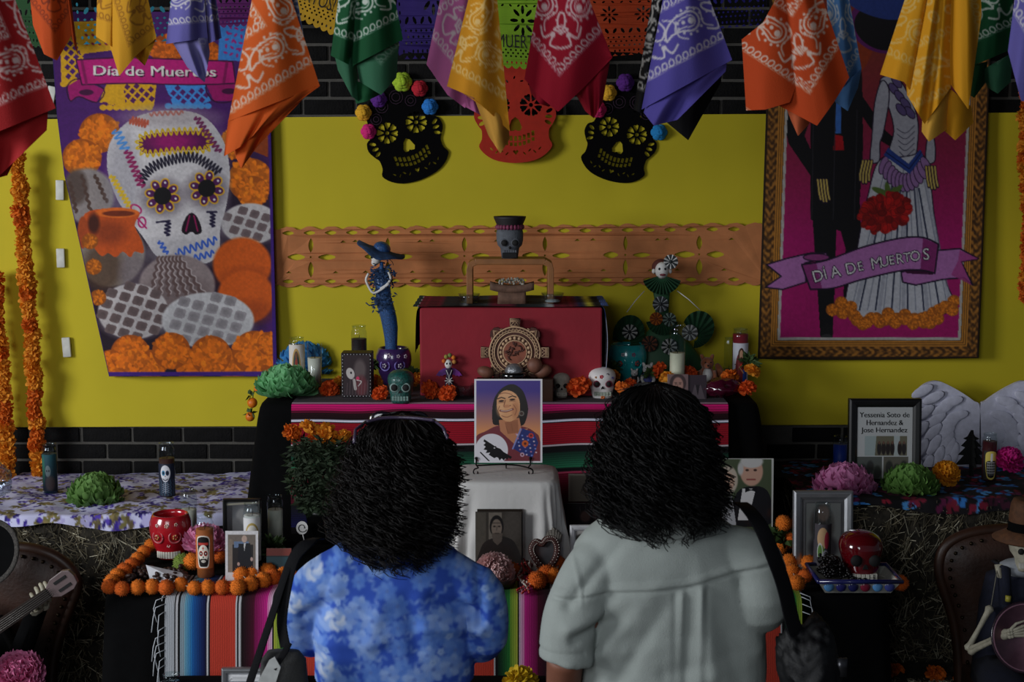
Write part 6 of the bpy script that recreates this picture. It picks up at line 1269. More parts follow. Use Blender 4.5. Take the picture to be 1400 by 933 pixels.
blob('foil_bag', 'crumpled shiny dark red bag lying between the fox and the altar end', 'bag', 986, 530, 26, 11, 4.97, mat('foil_wine', (70, 10, 34), .15, coat=.6), 2, .5, z=ZA + .002)
def mini(cols, f):
    def p(c): c.a[:] = cols; f(c)
    return p
card('small_photo', 'small faded pink portrait card leaning below the tall clear candle', 'picture', (913, 511, 941, 542), 4.93, .003, mini((120, 96, 96), lambda c: face(c, 927, 524, 9, (170, 128, 116), (70, 54, 54))), lean=.15, z=ZA)
card('small_photo', 'small dark plum photograph of a suit beside the pink portrait card', 'picture', (940, 512, 966, 542), 4.935, .003, mini((56, 44, 52), lambda c: (c.poly([(944, 542), (950, 524), (958, 524), (964, 542)], (90, 78, 84)), c.poly([(951, 524), (957, 524), (954, 538)], (36, 28, 34)))), lean=.15, z=ZA)
card('small_card', 'small cream card under the dog figurines', 'card', (880, 522, 912, 546), 4.96, .003, mini((150, 140, 116), lambda c: c.ell(896, 530, 5, 5, (100, 70, 50))), lean=.25, z=ZA)
# ---------------------------------------------------------------- marigolds on the altar
def bloom(label, x, y, r, Y, k=None, name='marigold', group=None, cat='flower', rest=None, tilt=None):
    p = P(x, y, Y); s = S(Y, y); me = MG[k if k is not None else random.randrange(3)]
    if rest is not None: p.z = max(p.z, rest + r * s * .45)
    o = put(name, me, None, p, tilt or (random.uniform(.2, 1.2), random.uniform(-.4, .4), random.uniform(0, 6)), r * s); tag(o, label, cat, group); return o
for x, y, r, Y, k, lb in ((450, 536, 14, 5.02, 1, 'deep orange marigold between the tissue flower and the studded box'), (427, 527, 12, 5.2, 0, 'orange marigold below the tumbler of wax on the altar'), (462, 526, 11, 5.2, 2, 'amber marigold behind the studded box corner'), (520, 538, 12, 4.93, 1, 'bright orange marigold left of the teal skull'), (514, 522, 11, 5.12, 2, 'amber marigold below the purple mug'), (570, 520, 12, 5.12, 2, 'amber marigold against the red box behind the teal skull'), (588, 534, 14, 4.95, 1, 'dark orange marigold in front of the red box corner'), (612, 538, 13, 4.91, 1, 'bright orange marigold at the feet of the winged skeleton'), (792, 529, 17, 4.94, 1, 'large orange marigold between the bone and the painted skull'), (806, 515, 12, 5.05, 1, 'orange marigold peeking behind the painted white skull'), (852, 534, 13, 4.91, 0, 'bright orange marigold right of the painted white skull'), (821, 496, 11, 5.2, 0, 'orange marigold beside the red box under its hanging blanket'), (838, 514, 10, 5.1, 2, 'amber marigold left of the turquoise mug'), (901, 506, 12, 5.12, 1, 'deep orange marigold behind the white dog figurine'), (912, 518, 11, 5.05, 2, 'amber marigold left of the tall clear candle'), (944, 510, 11, 5.15, 1, 'orange marigold between the tall candle and the plush fox'), (998, 516, 13, 5.02, 0, 'orange marigold in front of the red robed figure candle'), (1022, 531, 13, 4.93, 1, 'bright orange marigold at the end of the altar cloth'), (1028, 508, 12, 5.2, 2, 'amber marigold right of the red robed figure candle'), (862, 526, 10, 5.0, 1, 'dark orange marigold under the turquoise mug')):
    bloom(lb, x, y, r, Y, k, rest=ZA + .002)
# leaves tucked in
m_leaf = mat('leaf_green', (58, 84, 34), .7, var=.3, scale=20)
def leaf_tuft(label, x, y, r, Y, n, m, seed, cat='leaves', parent=None, spread=1, up=.4, lw=.22, long=None):
    rr = random.Random(seed); p = P(x, y, Y); s = S(Y, y) * r; mb = MB()
    for i in range(n):
        a, e = rr.random() * 6.28, rr.uniform(-.5, 1.3) * spread; d = Vector((math.cos(a) * math.cos(e), math.sin(a) * math.cos(e) * .7, math.sin(e) + up * .2)).normalized(); L = s * rr.uniform(.5, 1); q = d.orthogonal().normalized(); q = Matrix.Rotation(rr.random() * 6, 3, d) @ q; w = L * lw; b0 = p + d * L * .1; dn = Vector((0, 0, -L * .12))
        mb.add([b0, b0 + d * L * .4 + q * w, b0 + d * L * .9 + dn, b0 + d * L * .4 - q * w, b0 + d * L * .45 + q.cross(d) * w * .35], [(0, 1, 4), (1, 2, 4), (2, 3, 4), (3, 0, 4)])
    o = mb.build('leaves', m, parent, False, None if parent else p); o['kind'] = 'stuff'
    if not parent: tag(o, label, cat)
    return o
for i, (x, y, r, Y, lb) in enumerate(((562, 512, 16, 5.15, 'green leaves behind the teal skull'), (836, 505, 18, 5.2, 'green leaves beside the turquoise mug'), (1022, 497, 22, 5.25, 'green leaves around the red robed figure candle'), (888, 512, 14, 5.12, 'green leaves behind the white dog figurine'), (510, 500, 14, 5.25, 'green leaves between the studded box and purple mug'))): leaf_tuft(lb, x, y, r, Y, 50, m_leaf, i)
# ---------------------------------------------------------------- tissue paper flowers
TM = {}
def tissue(label, x, y, r, Y, col, dome=True, flat=.8, rz=0, tilt=(0, 0, 0), z=None, tr=.38, tiers=6, per=13, yflat=1):
    key = (col, dome)
    if key not in TM: TM[key] = tissue_mesh('tissue_flower', mat('tissue_%d_%d_%d' % col, col, .75, transl=tr, var=.15, scale=6), len(TM) + 3, tiers, per, dome)
    p = P(x, y, Y); s = S(Y, y) * r
    if z is not None: p.z = z
    o = put('tissue_flower', TM[key], None, p, tilt, (s, s * yflat, s * flat)); tag(o, label, 'paper flower'); return o
GRN = (136, 208, 146)
tissue('pale green tissue paper flower at the corner of the altar', 392, 552, 46, 5.0, GRN, True, .95, z=ZA + .012)
tissue('bright blue tissue paper flower behind the robed saint candle', 416, 499, 40, 5.42, (84, 176, 240), False, .9, 0, (0, 0, .4), None, .4, 6, 12, .3)
tissue('olive green tissue paper flower on the flowered cloth', 131, 690, 41, 5.0, (126, 170, 92), True, 1.05, z=ZL + .016)
tissue('bubblegum pink tissue paper flower behind the orange skull candle', 282, 744, 34, 4.42, (244, 160, 200), False, .95, 0, (.2, .3, 0), None, .25, 6, 12, .7)
tissue('large pink tissue paper flower beside the black name frame', 1154, 682, 46, 4.97, (240, 158, 210), True, .9, z=ZR + .012)
tissue('green tissue paper flower in front of the black name frame', 1244, 668, 42, 4.95, (122, 170, 84), True, 1, z=ZR + .013)
tissue('golden yellow tissue paper flower right of the green one', 1294, 648, 20, 4.98, (238, 164, 30), False, 1, 0, (.5, .3, 0))
tissue('magenta tissue paper flower near the white wings', 1380, 630, 21, 5.1, (222, 40, 150), False, 1, 0, (.4, .1, .3))
tissue('pink tissue paper flower lying on the seat beside the guitar player', 26, 922, 36, 4.12, (238, 140, 186), False, .9, 0, (.8, .2, 0), None, .2, 7, 15)
tissue('pale pink carnation flower below the sepia photograph', 676, 784, 30, 4.2, (255, 214, 212), False, .95, 0, (1.0, .3, .3), None, .2, 8, 16)
# ---------------------------------------------------------------- pompom garlands on the offering table
def pom_garland(label, pts, r=.0255, zoff=0):
    g = E('pompom_garland', label, 'garland', G(pts[0][0], pts[0][1] + 9, ZF)); pr = None; mb = MB(); ctr = []
    for x, y in pts:
        p = G(x, y + 8, ZF + .001); p.z = ZF + r * .9; p.y += .006; ctr.append(p); put('pompom', random.choice(POM), g, p, rrot(), r * random.uniform(.93, 1.1))
    mb.tube(ctr, .0015, 5).build('string', mat('string_white', (190, 185, 170), .9), g); return g
pom_garland('orange pompom garland looped around the red mug on the table', [(206, 748), (196, 757), (188, 766), (180, 775), (170, 783), (160, 790), (153, 798), (149, 805)] + [(167, 808), (188, 806), (208, 805), (227, 806), (247, 802), (266, 807), (284, 806), (304, 806), (325, 806), (343, 801), (330, 788), (345, 786), (360, 796), (366, 783), (373, 792), (388, 788), (402, 794)])
pom_garland('orange pompom garland beside the red beaded cord and grey shirt', [(700, 784), (726, 770), (743, 775), (735, 798), (748, 790), (762, 774), (757, 792), (770, 764)], .03)
pom_garland('orange pompom garland ending near the painted dish', [(1080, 770), (1084, 784), (1090, 800), (1101, 790), (1106, 772), (1128, 760), (1232, 800)])
o = put('pompom', POM[0], None, P(263, 768, 4.36), None, .03); tag(o, 'amber pompom behind the orange skull candle', 'pompom')
o = put('pompom', POM[1], None, P(300, 760, 4.4), None, .028); tag(o, 'dark orange pompom right of the orange skull candle', 'pompom')
o = put('pompom', pompom_mesh('pompom', mat('pom_lime', (118, 140, 56), .95, var=.3, scale=4), 9), None, P(250, 770, 4.38), None, .034); tag(o, 'lime green pompom beside the red skull mug', 'pompom')
for i, (x, y) in enumerate(((1072, 716), (1082, 738), (1066, 748))): o = put('pompom', POM[i % 3], None, P(x, y, 4.55), None, .03); tag(o, ['upper orange pompom in the leaves beside the couple photograph', 'orange pompom in the leaves nearest the silver frame', 'lowest orange pompom in the leaves by the grey shirt'][i], 'pompom')
leaf_tuft('green leaves with pompoms beside the silver frame', 1072, 738, 34, 4.56, 90, m_leaf, 31)
leaf_tuft('green leaves at the foot of the flower pot', 372, 752, 30, 4.55, 70, m_leaf, 32)
for x, y, r, Y, lb in ((1279, 918, 15, 4.62, 'orange marigold on the low straw bale beside the armchair'), (1312, 930, 10, 4.6, 'small orange marigold on the low straw bale at the chair leg'), (1224, 922, 13, 4.66, 'orange marigold on the low bale close to black table cloth')): o = put('marigold', MG[0], None, P(x, y, Y), (.6, 0, 1), r * S(Y, y)); tag(o, lb, 'flower'); o.location.z = .334 + r * S(Y, y) * .5
o = put('marigold', marigold_mesh('marigold', mat('marigold_yellow', (232, 196, 30), .8, var=.2, scale=3, transl=.15), 120), None, P(712, 938, 3.86), (.4, 0, 0), 24 * S(3.86, 930)); tag(o, 'yellow marigold low in front of the striped blanket', 'flower'); o.location.z = .60 + .02
# potted marigolds
g = E('potted_marigold', 'potted orange marigold plant in black pot before the altar', 'plant', G(440, 742, ZF)); b = G(440, 742, ZF); b.y += .03; s = S(b.y, 700)
MB().lathe((b.x, b.y, ZF), [(18 * s, 0), (23 * s, .095), (25 * s, .095), (25.5 * s, .112), (23 * s, .112), (22 * s, .1), (.5 * s, .098)], 28).build('pot', mat('pot_black', (16, 16, 17), .4), g)
m_fol = mat('foliage', (34, 52, 26), .8, var=.4, scale=15); rr = random.Random(8); mb = MB()
for i in range(34):
    x, y = rr.uniform(398, 478), rr.uniform(604, 690); mb.tube([Vector((b.x, b.y, ZF + .1)), P((x + 440) / 2, 680, b.y), P(x, y, b.y + rr.uniform(-.05, .05))], .002, 4)
mb.build('stem', m_fol, g)['kind'] = 'stuff'
mb = MB()
for i in range(2700):
    a = rr.random() * 6.283; q = math.sqrt(rr.random()); y = rr.uniform(602, 700); wdt = np.interp(y, [600, 630, 670, 700], [34, 46, 42, 26]); c = P(437 + q * wdt * math.cos(a), y, b.y - .06 + .09 * q * math.sin(a)); d = Vector((rr.gauss(0, 1), rr.gauss(0, .7) - .3, rr.gauss(-.2, .7))).normalized(); L = rr.uniform(.016, .036); w = d.orthogonal().normalized() * L * .16
    mb.add([c, c + d * L * .5 + w, c + d * L, c + d * L * .5 - w], [(0, 1, 2), (0, 2, 3)])
mb.build('foliage', m_fol, g, False)['kind'] = 'stuff'
for x, y, r, k in ((399, 592, 14, 0), (422, 586, 14, 2), (446, 594, 18, 2), (470, 597, 11, 2), (428, 600, 9, 0)): put('flower_head', MG[k], g, P(x, y, b.y - .05), (.75, rr.uniform(-.3, .3), rr.random() * 6), r * S(b.y, y))
o = cutout('plant_tag', circ(413, 722, 8, 9, 24), [], b.y - .075, .003, m_fw, g); MB().tube([P(413 + r_ * math.cos(t), 722 + r_ * math.sin(t), b.y - .078) for r_, t in zip(np.linspace(6.5, 3, 24), np.linspace(.4, 6.6, 24))], .0012, 4).build('tag_swirl', m_hole, g); MB().tube([P(414, 731, b.y - .074), P(417, 745, b.y - .07)], .002, 4).build('tag_stick', m_fw, g)
# mandarins with leaves hanging at the altar's left end
g = E('mandarin_garland', 'mandarins with green leaves hanging at the end of the black altar drape', 'garland', P(344, 530, 5.3))
MB().tube([P(352, 520, 5.3), P(346, 540, 5.3), P(343, 575, 5.3)], .002, 5).build('twine', m_leaf, g)
for x, y, r in ((345, 551, 7), (342, 570, 6.5), (353, 532, 6)): MB().ell(P(x, y, 5.29), r * S(5.3, y), 14, 10).build('mandarin', mat('mandarin', (232, 120, 20), .45, bump=.2), g)
leaf_tuft('', 343, 541, 13, 5.29, 9, m_leaf, 3, parent=g, lw=.3); leaf_tuft('', 341, 566, 13, 5.29, 9, m_leaf, 4, parent=g, lw=.3)
# ---------------------------------------------------------------- more things on the offering table
m_pap = mat('white_paper', (220, 220, 226), .8)
o = MB().add([G(200, 792, ZF + .006) + Vector((0, 0, .045)), G(206, 796, ZF + .004), G(252, 797, ZF + .004), G(248, 793, ZF + .004) + Vector((0, .02, .016))], [(0, 1, 2, 3)]).build('folded_paper', m_pap, None, False, G(225, 795, ZF), solid=.001); tag(o, 'folded white paper standing behind the pompom garland', 'paper')
rr = random.Random(12); mb = MB()
for i in range(70): p = G(rr.uniform(172, 256), rr.uniform(774, 796), ZF + .008 + rr.random() * .018); mb.ell(p, (rr.uniform(.008, .016), .009, rr.uniform(.004, .009)), 7, 5, Euler((rr.random(), rr.random(), rr.random() * 3)).to_matrix())
o = mb.build('dried_chiles', mat('dried_dark', (62, 40, 36), .5, var=.4, scale=40), None, True, G(215, 790, ZF)); o['kind'] = 'stuff'; tag(o, 'heap of dark dried chiles inside the pompom loop', 'food')
# dark clay bowl under the carnation
b = G(680, 816, ZF); s = S(4.15, 800); o = MB().lathe((b.x, 4.19, ZF), [(18 * s, 0), (24 * s, .01), (27 * s, .03), (26 * s, .032), (20 * s, .014), (.001, .01)], 28).build('clay_bowl', mat('clay_bowl', (44, 30, 26), .5), None, True, (b.x, 4.19, ZF)); tag(o, 'dark clay bowl holding the pale pink carnation', 'bowl')
# beaded red cord and beaded heart
rr = random.Random(6); g = E('bead_necklace', 'tangle of red and white bead necklaces beside the sepia photograph', 'necklace', G(718, 806, ZF)); cords = []
for k in range(7):
    pts = spline([G(706 + rr.uniform(0, 22), 806 - i * 9 + rr.uniform(-4, 4), ZF + .012 + .006 * i * (1 if i < 5 else .9)) for i in range(6)], 26)
    mb = MB()
    for p in pts: mb.ell(p + Vector((0, -.012, 0)), .0042, 6, 4)
    o = mb.build('bead_strand', [mat('bead_red', (170, 30, 30), .3), mat('bead_white', (200, 190, 180), .3), mat('bead_brown', (90, 36, 30), .3)][k % 3], g); o['kind'] = 'stuff'
o = MB().ell(G(723, 766, ZF + .02) + Vector((0, 0, .03)), (.012, .01, .014), 10, 8).build('red_tassel', mat('bead_redb', (206, 52, 40), .5), g)
g = E('beaded_heart', 'brown beaded heart shaped mirror frame by the white drape', 'ornament', G(748, 780, ZF)); YH = 4.31
hp = spline([(745, 778), (731, 762), (727, 750), (733, 741), (741, 744), (747, 738), (757, 738), (762, 750), (758, 766)], 40, True)
MB().tube([P(x, y, YH) for x, y in hp + [hp[0]]], .0105, 8).build('heart_frame', mat('bead_dark', (84, 40, 34), .4, var=.4, scale=200, bump=1, bscale=300), g)
cutout('heart_mirror', hp, [], YH + .004, .004, mat('mirror_grey', (110, 112, 116), .25, metal=.5), g)
for k, q in ((0, .86), (1, 1.14)):
    mb = MB()
    for i, (x, y) in enumerate(hp): mb.ell(P(745 + (x - 745) * q, 755 + (y - 755) * q, YH - .008), .0022, 5, 4)
    o = mb.build('bead_row', mat('bead_white', (200, 190, 180), .3), g); o['kind'] = 'stuff'
me = MB(); p0 = P(757, 738, 4.34); rr = random.Random(3)
for i in range(7): a = -.9 + i * .3; me.tube([P(752, 760, 4.34), P(757 + 9 * math.sin(a), 736 + 3 * math.cos(a), 4.345), P(757 + 13 * math.sin(a), 722 + 9 * abs(a), 4.35)], [.008, .011, .006], 7)
o = me.build('coral_piece', mat('coral', (120, 114, 106), .9, bump=1, bscale=160), None, True, P(756, 760, 4.34)); tag(o, 'grey ridged shell standing behind the beaded heart', 'shell')
# painted dish with black beans
Yd0, Yd1 = 4.12, 4.25; x0, x1 = P(1128, 812, Yd0).x, P(1218, 812, Yd0).x; zr = ZF + .052; g = E('painted_dish', 'rectangular painted ceramic dish with scalloped blue rim on the black cloth', 'dish', ((x0 + x1) / 2, Yd0, ZF)); fl = .028
R = [[(x0 - q, Yd0 - q, z), (x1 + q, Yd0 - q, z), (x1 + q, Yd1 + q, z), (x0 - q, Yd1 + q, z)] for q, z in ((0, ZF + .002), (fl * .8, zr - .012), (fl * .7, zr - .012), (-.006, ZF + .01))]
MB().rings(R, True).build('dish', mat('dish_cream', (196, 196, 186), .25, coat=.6), g, False)
m_db = mat('dish_blue', (30, 34, 92), .25, coat=.6)
mb = MB(); q = fl * .9; mb.tube([(x0 - q, Yd0 - q, zr - .008), (x1 + q, Yd0 - q, zr - .008), (x1 + q, Yd1 + q, zr - .008), (x0 - q, Yd1 + q, zr - .008), (x0 - q, Yd0 - q, zr - .008)], .007, 8); mb.build('rim', m_db, g)
for i in range(6):
    x = x0 - .01 + (x1 - x0 + .02) * (i + .5) / 6; cc = [(90, 150, 206), (40, 40, 110), (30, 34, 92), (130, 30, 56), (90, 150, 206), (60, 70, 140)][i]
    MB().ell((x, Yd0 - fl * .55, ZF + .026), (.016, .006, .016), 10, 7).build('painted_scallop', mat('dishp_%d_%d_%d' % cc, cc, .25, coat=.6), g)
rr = random.Random(4); mb = MB()
for i in range(420): x = rr.uniform(0, .62); mb.ell((x0 + .0 + x * (x1 - x0), rr.uniform(Yd0 + .01, Yd1 - .01), ZF + .04 + rr.random() * .055 * math.sin(min(1, x / .62 + .25) * math.pi)), .0055, 6, 4)
o = mb.build('black_beans', mat('bean_black', (14, 12, 14), .3), None, True, ((x0 + x1) / 2 - .03, Yd0 + .05, ZF + .02)); o['kind'] = 'stuff'; tag(o, 'heap of black beans in the painted dish', 'food')
# empty jar low in front
b = P(235, 960, 3.88); s = S(3.88, 930); g = E('glass_jar', 'empty clear glass jar in front of the striped blanket fringe', 'jar', (b.x, 3.88, .601)); zt_ = P(235, 922, 3.88).z
MB().lathe((b.x, 3.88, .601), [(12 * s, 0), (13 * s, .01), (13 * s, zt_ - .601 - .02), (11 * s, zt_ - .601 - .008), (11.5 * s, zt_ - .601), (10 * s, zt_ - .601), (9.6 * s, .02)], 26, False).build('jar', m_glass, g)
MB().lathe((b.x, 3.88, .601), [(11 * s, .002), (11 * s, .012)], 20).build('base', m_glass, g)
# ---------------------------------------------------------------- right bale table: wings and tree, wrapped bundle at left
YW2 = 5.36; g = E('angel_wings', 'pair of white feathered angel wings standing on the dark cloth', 'wings', P(1340, 646, YW2)); g.location.z = ZR; m_wing = mat('wing_white', (214, 214, 232), .9, bump=.3, bscale=60)
for sgn in (-1, 1):
    cx = 1339; f = lambda a: [(cx + sgn * x, y) for x, y in a]
    w_ = f(spline([(0, 652), (0, 562), (10, 547), (40, 528), (62, 521), (84, 533), (97, 566), (102, 610), (98, 652)], 60)); cutout('wing', w_, [], YW2, .02, m_wing, g)
    for row, (n, r0) in enumerate(((7, 28), (7, 48), (7, 68), (6, 86))):
        for k in range(n):
            a = -1.15 + 2.1 * k / (n - 1); bx, by = 20 + r0 * math.cos(a) * .9, 606 + r0 * 1.12 * math.sin(a) * .95 - 10
            if by < 532 or by > 650 or bx > 96: continue
            p = P(cx + sgn * bx, by, YW2 - .014 - .003 * row); M = Euler((0, sgn * (.9 + a * .55), 0)).to_matrix(); s = S(YW2, by); MB().ell(p, (17 * s, .0035, 7 * s), 12, 6, M).build('feather', m_wing, g)
YT2 = 5.2; g = E('little_tree', 'small black flat paper tree between the wings and skull candle', 'ornament', P(1328, 645, YT2)); g.location.z = ZR + .01
tr = [(1328, 588), (1333, 597), (1339, 600), (1334, 602), (1342, 611), (1336, 611), (1346, 622), (1338, 622), (1350, 636), (1331, 635), (1331, 655), (1325, 655), (1325, 635), (1306, 636), (1318, 623), (1310, 622), (1320, 612), (1314, 610), (1322, 602), (1317, 600), (1323, 597)]
m_tree = mat('tree_black', (14, 16, 16), .9); cutout('tree_side', tr, [], YT2, .006, m_tree, g)
o = cutout('tree_side', tr, [], YT2, .006, m_tree, g); me = o.data; c = co_of(me); cxm = P(1328, 620, YT2).x - wloc(g).x; set_co(me, np.stack([cxm + (c[:, 1] - (0)) * 1.0, (c[:, 0] - cxm), c[:, 2]], -1))
blob('plastic_bundle', 'clear plastic wrapped bundle at the end of the flowered cloth', 'bundle', -6, 656, 20, 22, 5.0, glass_mat('plastic_film', (225, 230, 240), .8, .15), 4, .5, z=ZL + .012)
# ---------------------------------------------------------------- seated skeletons
m_skel = mat('skeleton_bone', (176, 170, 150), .6, var=.2, bump=.3); m_suit = mat('suit_black', (6, 6, 7), .95, spec=.1)
def bone(parent, a, b, r, name='arm_bone', k=1.7):
    a, b = Vector(a), Vector(b); MB().tube([a, a + (b - a) * .06, a + (b - a) * .16, a + (b - a) * .5, a + (b - a) * .84, a + (b - a) * .94, b], [r * .8, r * k, r * 1.1, r * .85, r * 1.1, r * k, r * .8], 10).build(name, m_skel, parent)
def bony_hand(parent, w, d, side, L, name='hand'):
    """palm bones and five fingers from wrist w along d; side points towards the thumb"""
    d, side = Vector(d).normalized(), Vector(side).normalized(); up = d.cross(side); mb = MB()
    for k in range(4):
        o = side * (.3 - .2 * k) * L * .42; a = Vector(w) + o * .5; ln = (1, 1.06, 1, .8)[k]
        pts = [a, a + d * L * .4 + o * .6, a + d * L * .65 * ln + o * .9 + up * L * .02, a + d * L * .85 * ln + o + up * L * .12, a + d * L * .95 * ln + o + up * L * .24]; mb.tube(pts, [L * .05, L * .05, L * .045, L * .04, L * .025], 7)
        for p in pts[1:4]: mb.ell(p, L * .056, 8, 6)
    mb.tube([Vector(w) + side * L * .08, Vector(w) + side * L * .26 + d * L * .24, Vector(w) + side * L * .34 + d * L * .48 + up * L * .1], [L * .05, L * .045, L * .025], 7)
    for k in range(6): mb.ell(Vector(w) + d * L * .07 * (k // 3) + side * L * .09 * (k % 3 - 1), L * .07, 8, 6)
    o = mb.build(name, m_skel, parent); o['kind'] = 'stuff'; return o
def skel_head(g, c, w, h, rz=0):
    d = w * 1.1; MB().loft([(0, w * .42, -d * .8, -d * .1), (.12 * h, w * .52, -d * .9, .2 * d), (.3 * h, w * .6, -d * .88, .5 * d), (.42 * h, w * .84, -d * .86, d * .86), (.6 * h, w * .98, -d * .92, d), (.8 * h, w * .95, -d * .85, d * .95), (.93 * h, w * .65, -d * .55, d * .65), (h, w * .1, -d * .1, d * .1)], c, 28).build('skull', m_skel, g)
    for q in (-1, 1): MB().ell((c[0] + q * w * .4, c[1] - d * .86, c[2] + .5 * h), (w * .25, d * .14, w * .24), 12, 8).build('eye_socket', m_hole, g)
    MB().ell((c[0], c[1] - d * .9, c[2] + .35 * h), (w * .1, d * .1, w * .15), 8, 6).build('nose', m_hole, g)
    for k in range(6): MB().box((c[0] + (k - 3) * w * .17, c[1] - d * .94, c[2] + h * .1), (c[0] + (k - 2.1) * w * .17, c[1] - d * .8, c[2] + h * .23)).build('tooth', m_teeth, g, False)
# in overalls, on the right chair
YK2 = 4.27; p = P(1396, 900, YK2); g = E('seated_skeleton', 'seated skeleton in blue overalls and straw hat holding a plate', 'skeleton', (p.x, YK2, .45)); m_den = mat('denim', (16, 21, 42), .9, var=.25, scale=60, bump=.4, bscale=400)
hd = P(1396, 778, YK2 - .03); hh = P(1396, 722, YK2 - .03).z - hd.z; skel_head(g, (hd.x, YK2 - .03, hd.z), 18 * S(YK2, 750), hh)
sh = P(1396, 775, YK2); zsh = sh.z; cx = sh.x; ws = 30 * S(YK2, 780)
MB().loft([(.46, .13, -.09, .1), (.6, .12, -.08, .09), (zsh - .12, .115, -.085, .08), (zsh - .03, .1, -.07, .06), (zsh - .012, .05, -.04, .04)], (cx, YK2 + .02, 0), 26).build('overalls', m_den, g)
blobm = MB().ell((cx, YK2 - .01, zsh + .0), (.075, .05, .03), 14, 8); blobm.build('shirt', mat('shirt_grey', (150, 154, 160), .9), g)
for q in (-1, 1): MB().tube([(cx + q * .062, YK2 - .07, zsh - .1), (cx + q * .066, YK2 - .055, zsh + .01), (cx + q * .06, YK2 + .06, zsh + .0)], .014, 6, flat=.4).build('strap', m_den, g); MB().lathe((cx + q * .066, YK2 - .085, zsh - .075), [(.0085, -.0085), (.0085, .0085)], 12).build('button', mat('button_yellow', (170, 160, 60), .4), g)
sp = P(1364, 776, YK2 - .02); MB().tube([(cx - .02, YK2, zsh + .004), sp, sp + Vector((.012, 0, -.045))], [.008, .0125, .009], 8).build('shoulder_bone', m_skel, g)
hu0, hu1 = P(1355, 829, YK2 - .06), P(1322, 890, YK2 - .08); MB().tube([sp, hu0], .0016, 5).build('cord', mat('cord_grey', (120, 116, 104), .9), g); bone(g, hu0, hu1, .0085); w0 = P(1378, 868, YK2 - .26); bone(g, hu1 + Vector((.006, -.005, -.004)), w0, .0075); bone(g, hu1 + Vector((.004, -.012, .01)), w0 + Vector((0, 0, .012)), .0055)
bony_hand(g, P(1380, 867, YK2 - .272), (1, -.1, .25), (-.2, 0, 1), .1)
bone(g, P(1432, 829, YK2 - .06), P(1462, 890, YK2 - .08), .0085); bone(g, P(1462, 890, YK2 - .08), P(1424, 870, YK2 - .2), .0075); bony_hand(g, P(1424, 870, YK2 - .205), (-1, -.1, .2), (.2, 0, 1), .1)
for q in (-1, 1): MB().tube([(cx + q * .07, YK2 + .0, .5), (cx + q * .09, YK2 - .2, .515), (cx + q * .095, YK2 - .34, .5), (cx + q * .095, YK2 - .37, .42), (cx + q * .1, YK2 - .38, .05)], [.065, .06, .055, .05, .045], 12).build('trouser_leg', m_den, g); MB().ell((cx + q * .1, YK2 - .43, .035), (.045, .1, .035), 12, 8).build('shoe', m_suit, g)
hz = P(1396, 734, YK2 - .03).z; hc = (cx, YK2 - .02, hz); g2 = E('straw_hat', 'brown straw hat with dark band on the skeleton in overalls', 'hat', hc); s = S(YK2, 730); m_hat = mat('hat_straw', (92, 56, 30), .8, var=.25, scale=60, bump=.4)
MB().lathe(hc, [(24 * s, .01), (42 * s, -.012), (43 * s, -.006), (24 * s, .018)], 30, False).build('brim', m_hat, g2); MB().lathe(hc, [(22 * s, .0), (22 * s, .06), (20 * s, .1), (17 * s, .115), (4 * s, .108)], 30).build('crown', m_hat, g2); MB().lathe(hc, [(22.6 * s, .018), (22.6 * s, .046)], 30, False).build('band', m_suit, g2)
pc = P(1402, 872, YK2 - .235); s = S(YK2 - .23, 870); g3 = E('plate', 'plum coloured plate held on the lap of the skeleton in overalls', 'plate', pc); M = Euler((math.radians(74), 0, 0)).to_matrix()
def disc(prof, m, nm): 
    R = [[pc + M @ Vector((r * s * math.cos(t), r * s * math.sin(t), z)) for t in np.linspace(0, 6.283, 49)[:-1]] for r, z in prof]; MB().rings(R, True).build(nm, m, g3)
disc([(20, -.012), (30, -.012), (48, .008), (49, .011), (47, .012), (33, -.004), (1, -.006)], mat('plate_plum', (46, 28, 38), .25, coat=.6), 'plate'); disc([(30, -.003), (31, -.001), (1, .0)], mat('plate_grey', (76, 68, 82), .25, coat=.6), 'centre'); disc([(44, .0108), (45.5, .0125), (46, .011)], mat('plate_rim', (140, 100, 116), .25), 'rim_line')
# guitar player on the left chair
YG = 4.27; cx = P(-62, 900, YG).x; g = E('seated_skeleton', 'seated skeleton guitar player in black beside the pink tissue flower', 'skeleton', (cx, YG, .45)); zsh = P(-60, 830, YG).z
MB().loft([(.46, .14, -.1, .1), (.6, .13, -.09, .09), (zsh - .1, .14, -.09, .08), (zsh - .02, .13, -.07, .06), (zsh, .05, -.04, .04)], (cx, YG + .02, 0), 26).build('jacket', m_suit, g)
hd = P(-62, 826, YG - .03); skel_head(g, (cx, YG - .03, hd.z), 18 * S(YG, 780), .13)
hw = P(56, 826, YG - .16); sp = Vector((cx + .13, YG - .02, zsh - .05)); el = P(24, 905, YG - .08); MB().tube([sp, el, hw + Vector((-.02, .03, -.02))], [.045, .04, .03], 10).build('sleeve', m_suit, g); MB().tube([Vector((cx - .13, YG - .02, zsh - .05)), Vector((cx - .2, YG - .1, .6)), Vector((cx - .02, YG - .22, .62))], [.045, .04, .03], 10).build('sleeve', m_suit, g)
mb = MB()
for k in range(4):
    x0, y0 = 46 + k * 6.2, 829 - k * 5.2; pts = [P(x0 + 4, y0 + 8, YG - .17), P(x0 + 2, y0 - 2, YG - .205), P(x0 - 1, y0 - 12 - (k % 3 > 0) * 3, YG - .2), P(x0 - 4, y0 - 17 - (k % 3 > 0) * 3, YG - .17)]; mb.tube(spline(pts, 9), [.0072, .008, .0068, .0062, .0075, .0062, .006, .0062, .0058, .004], 8)
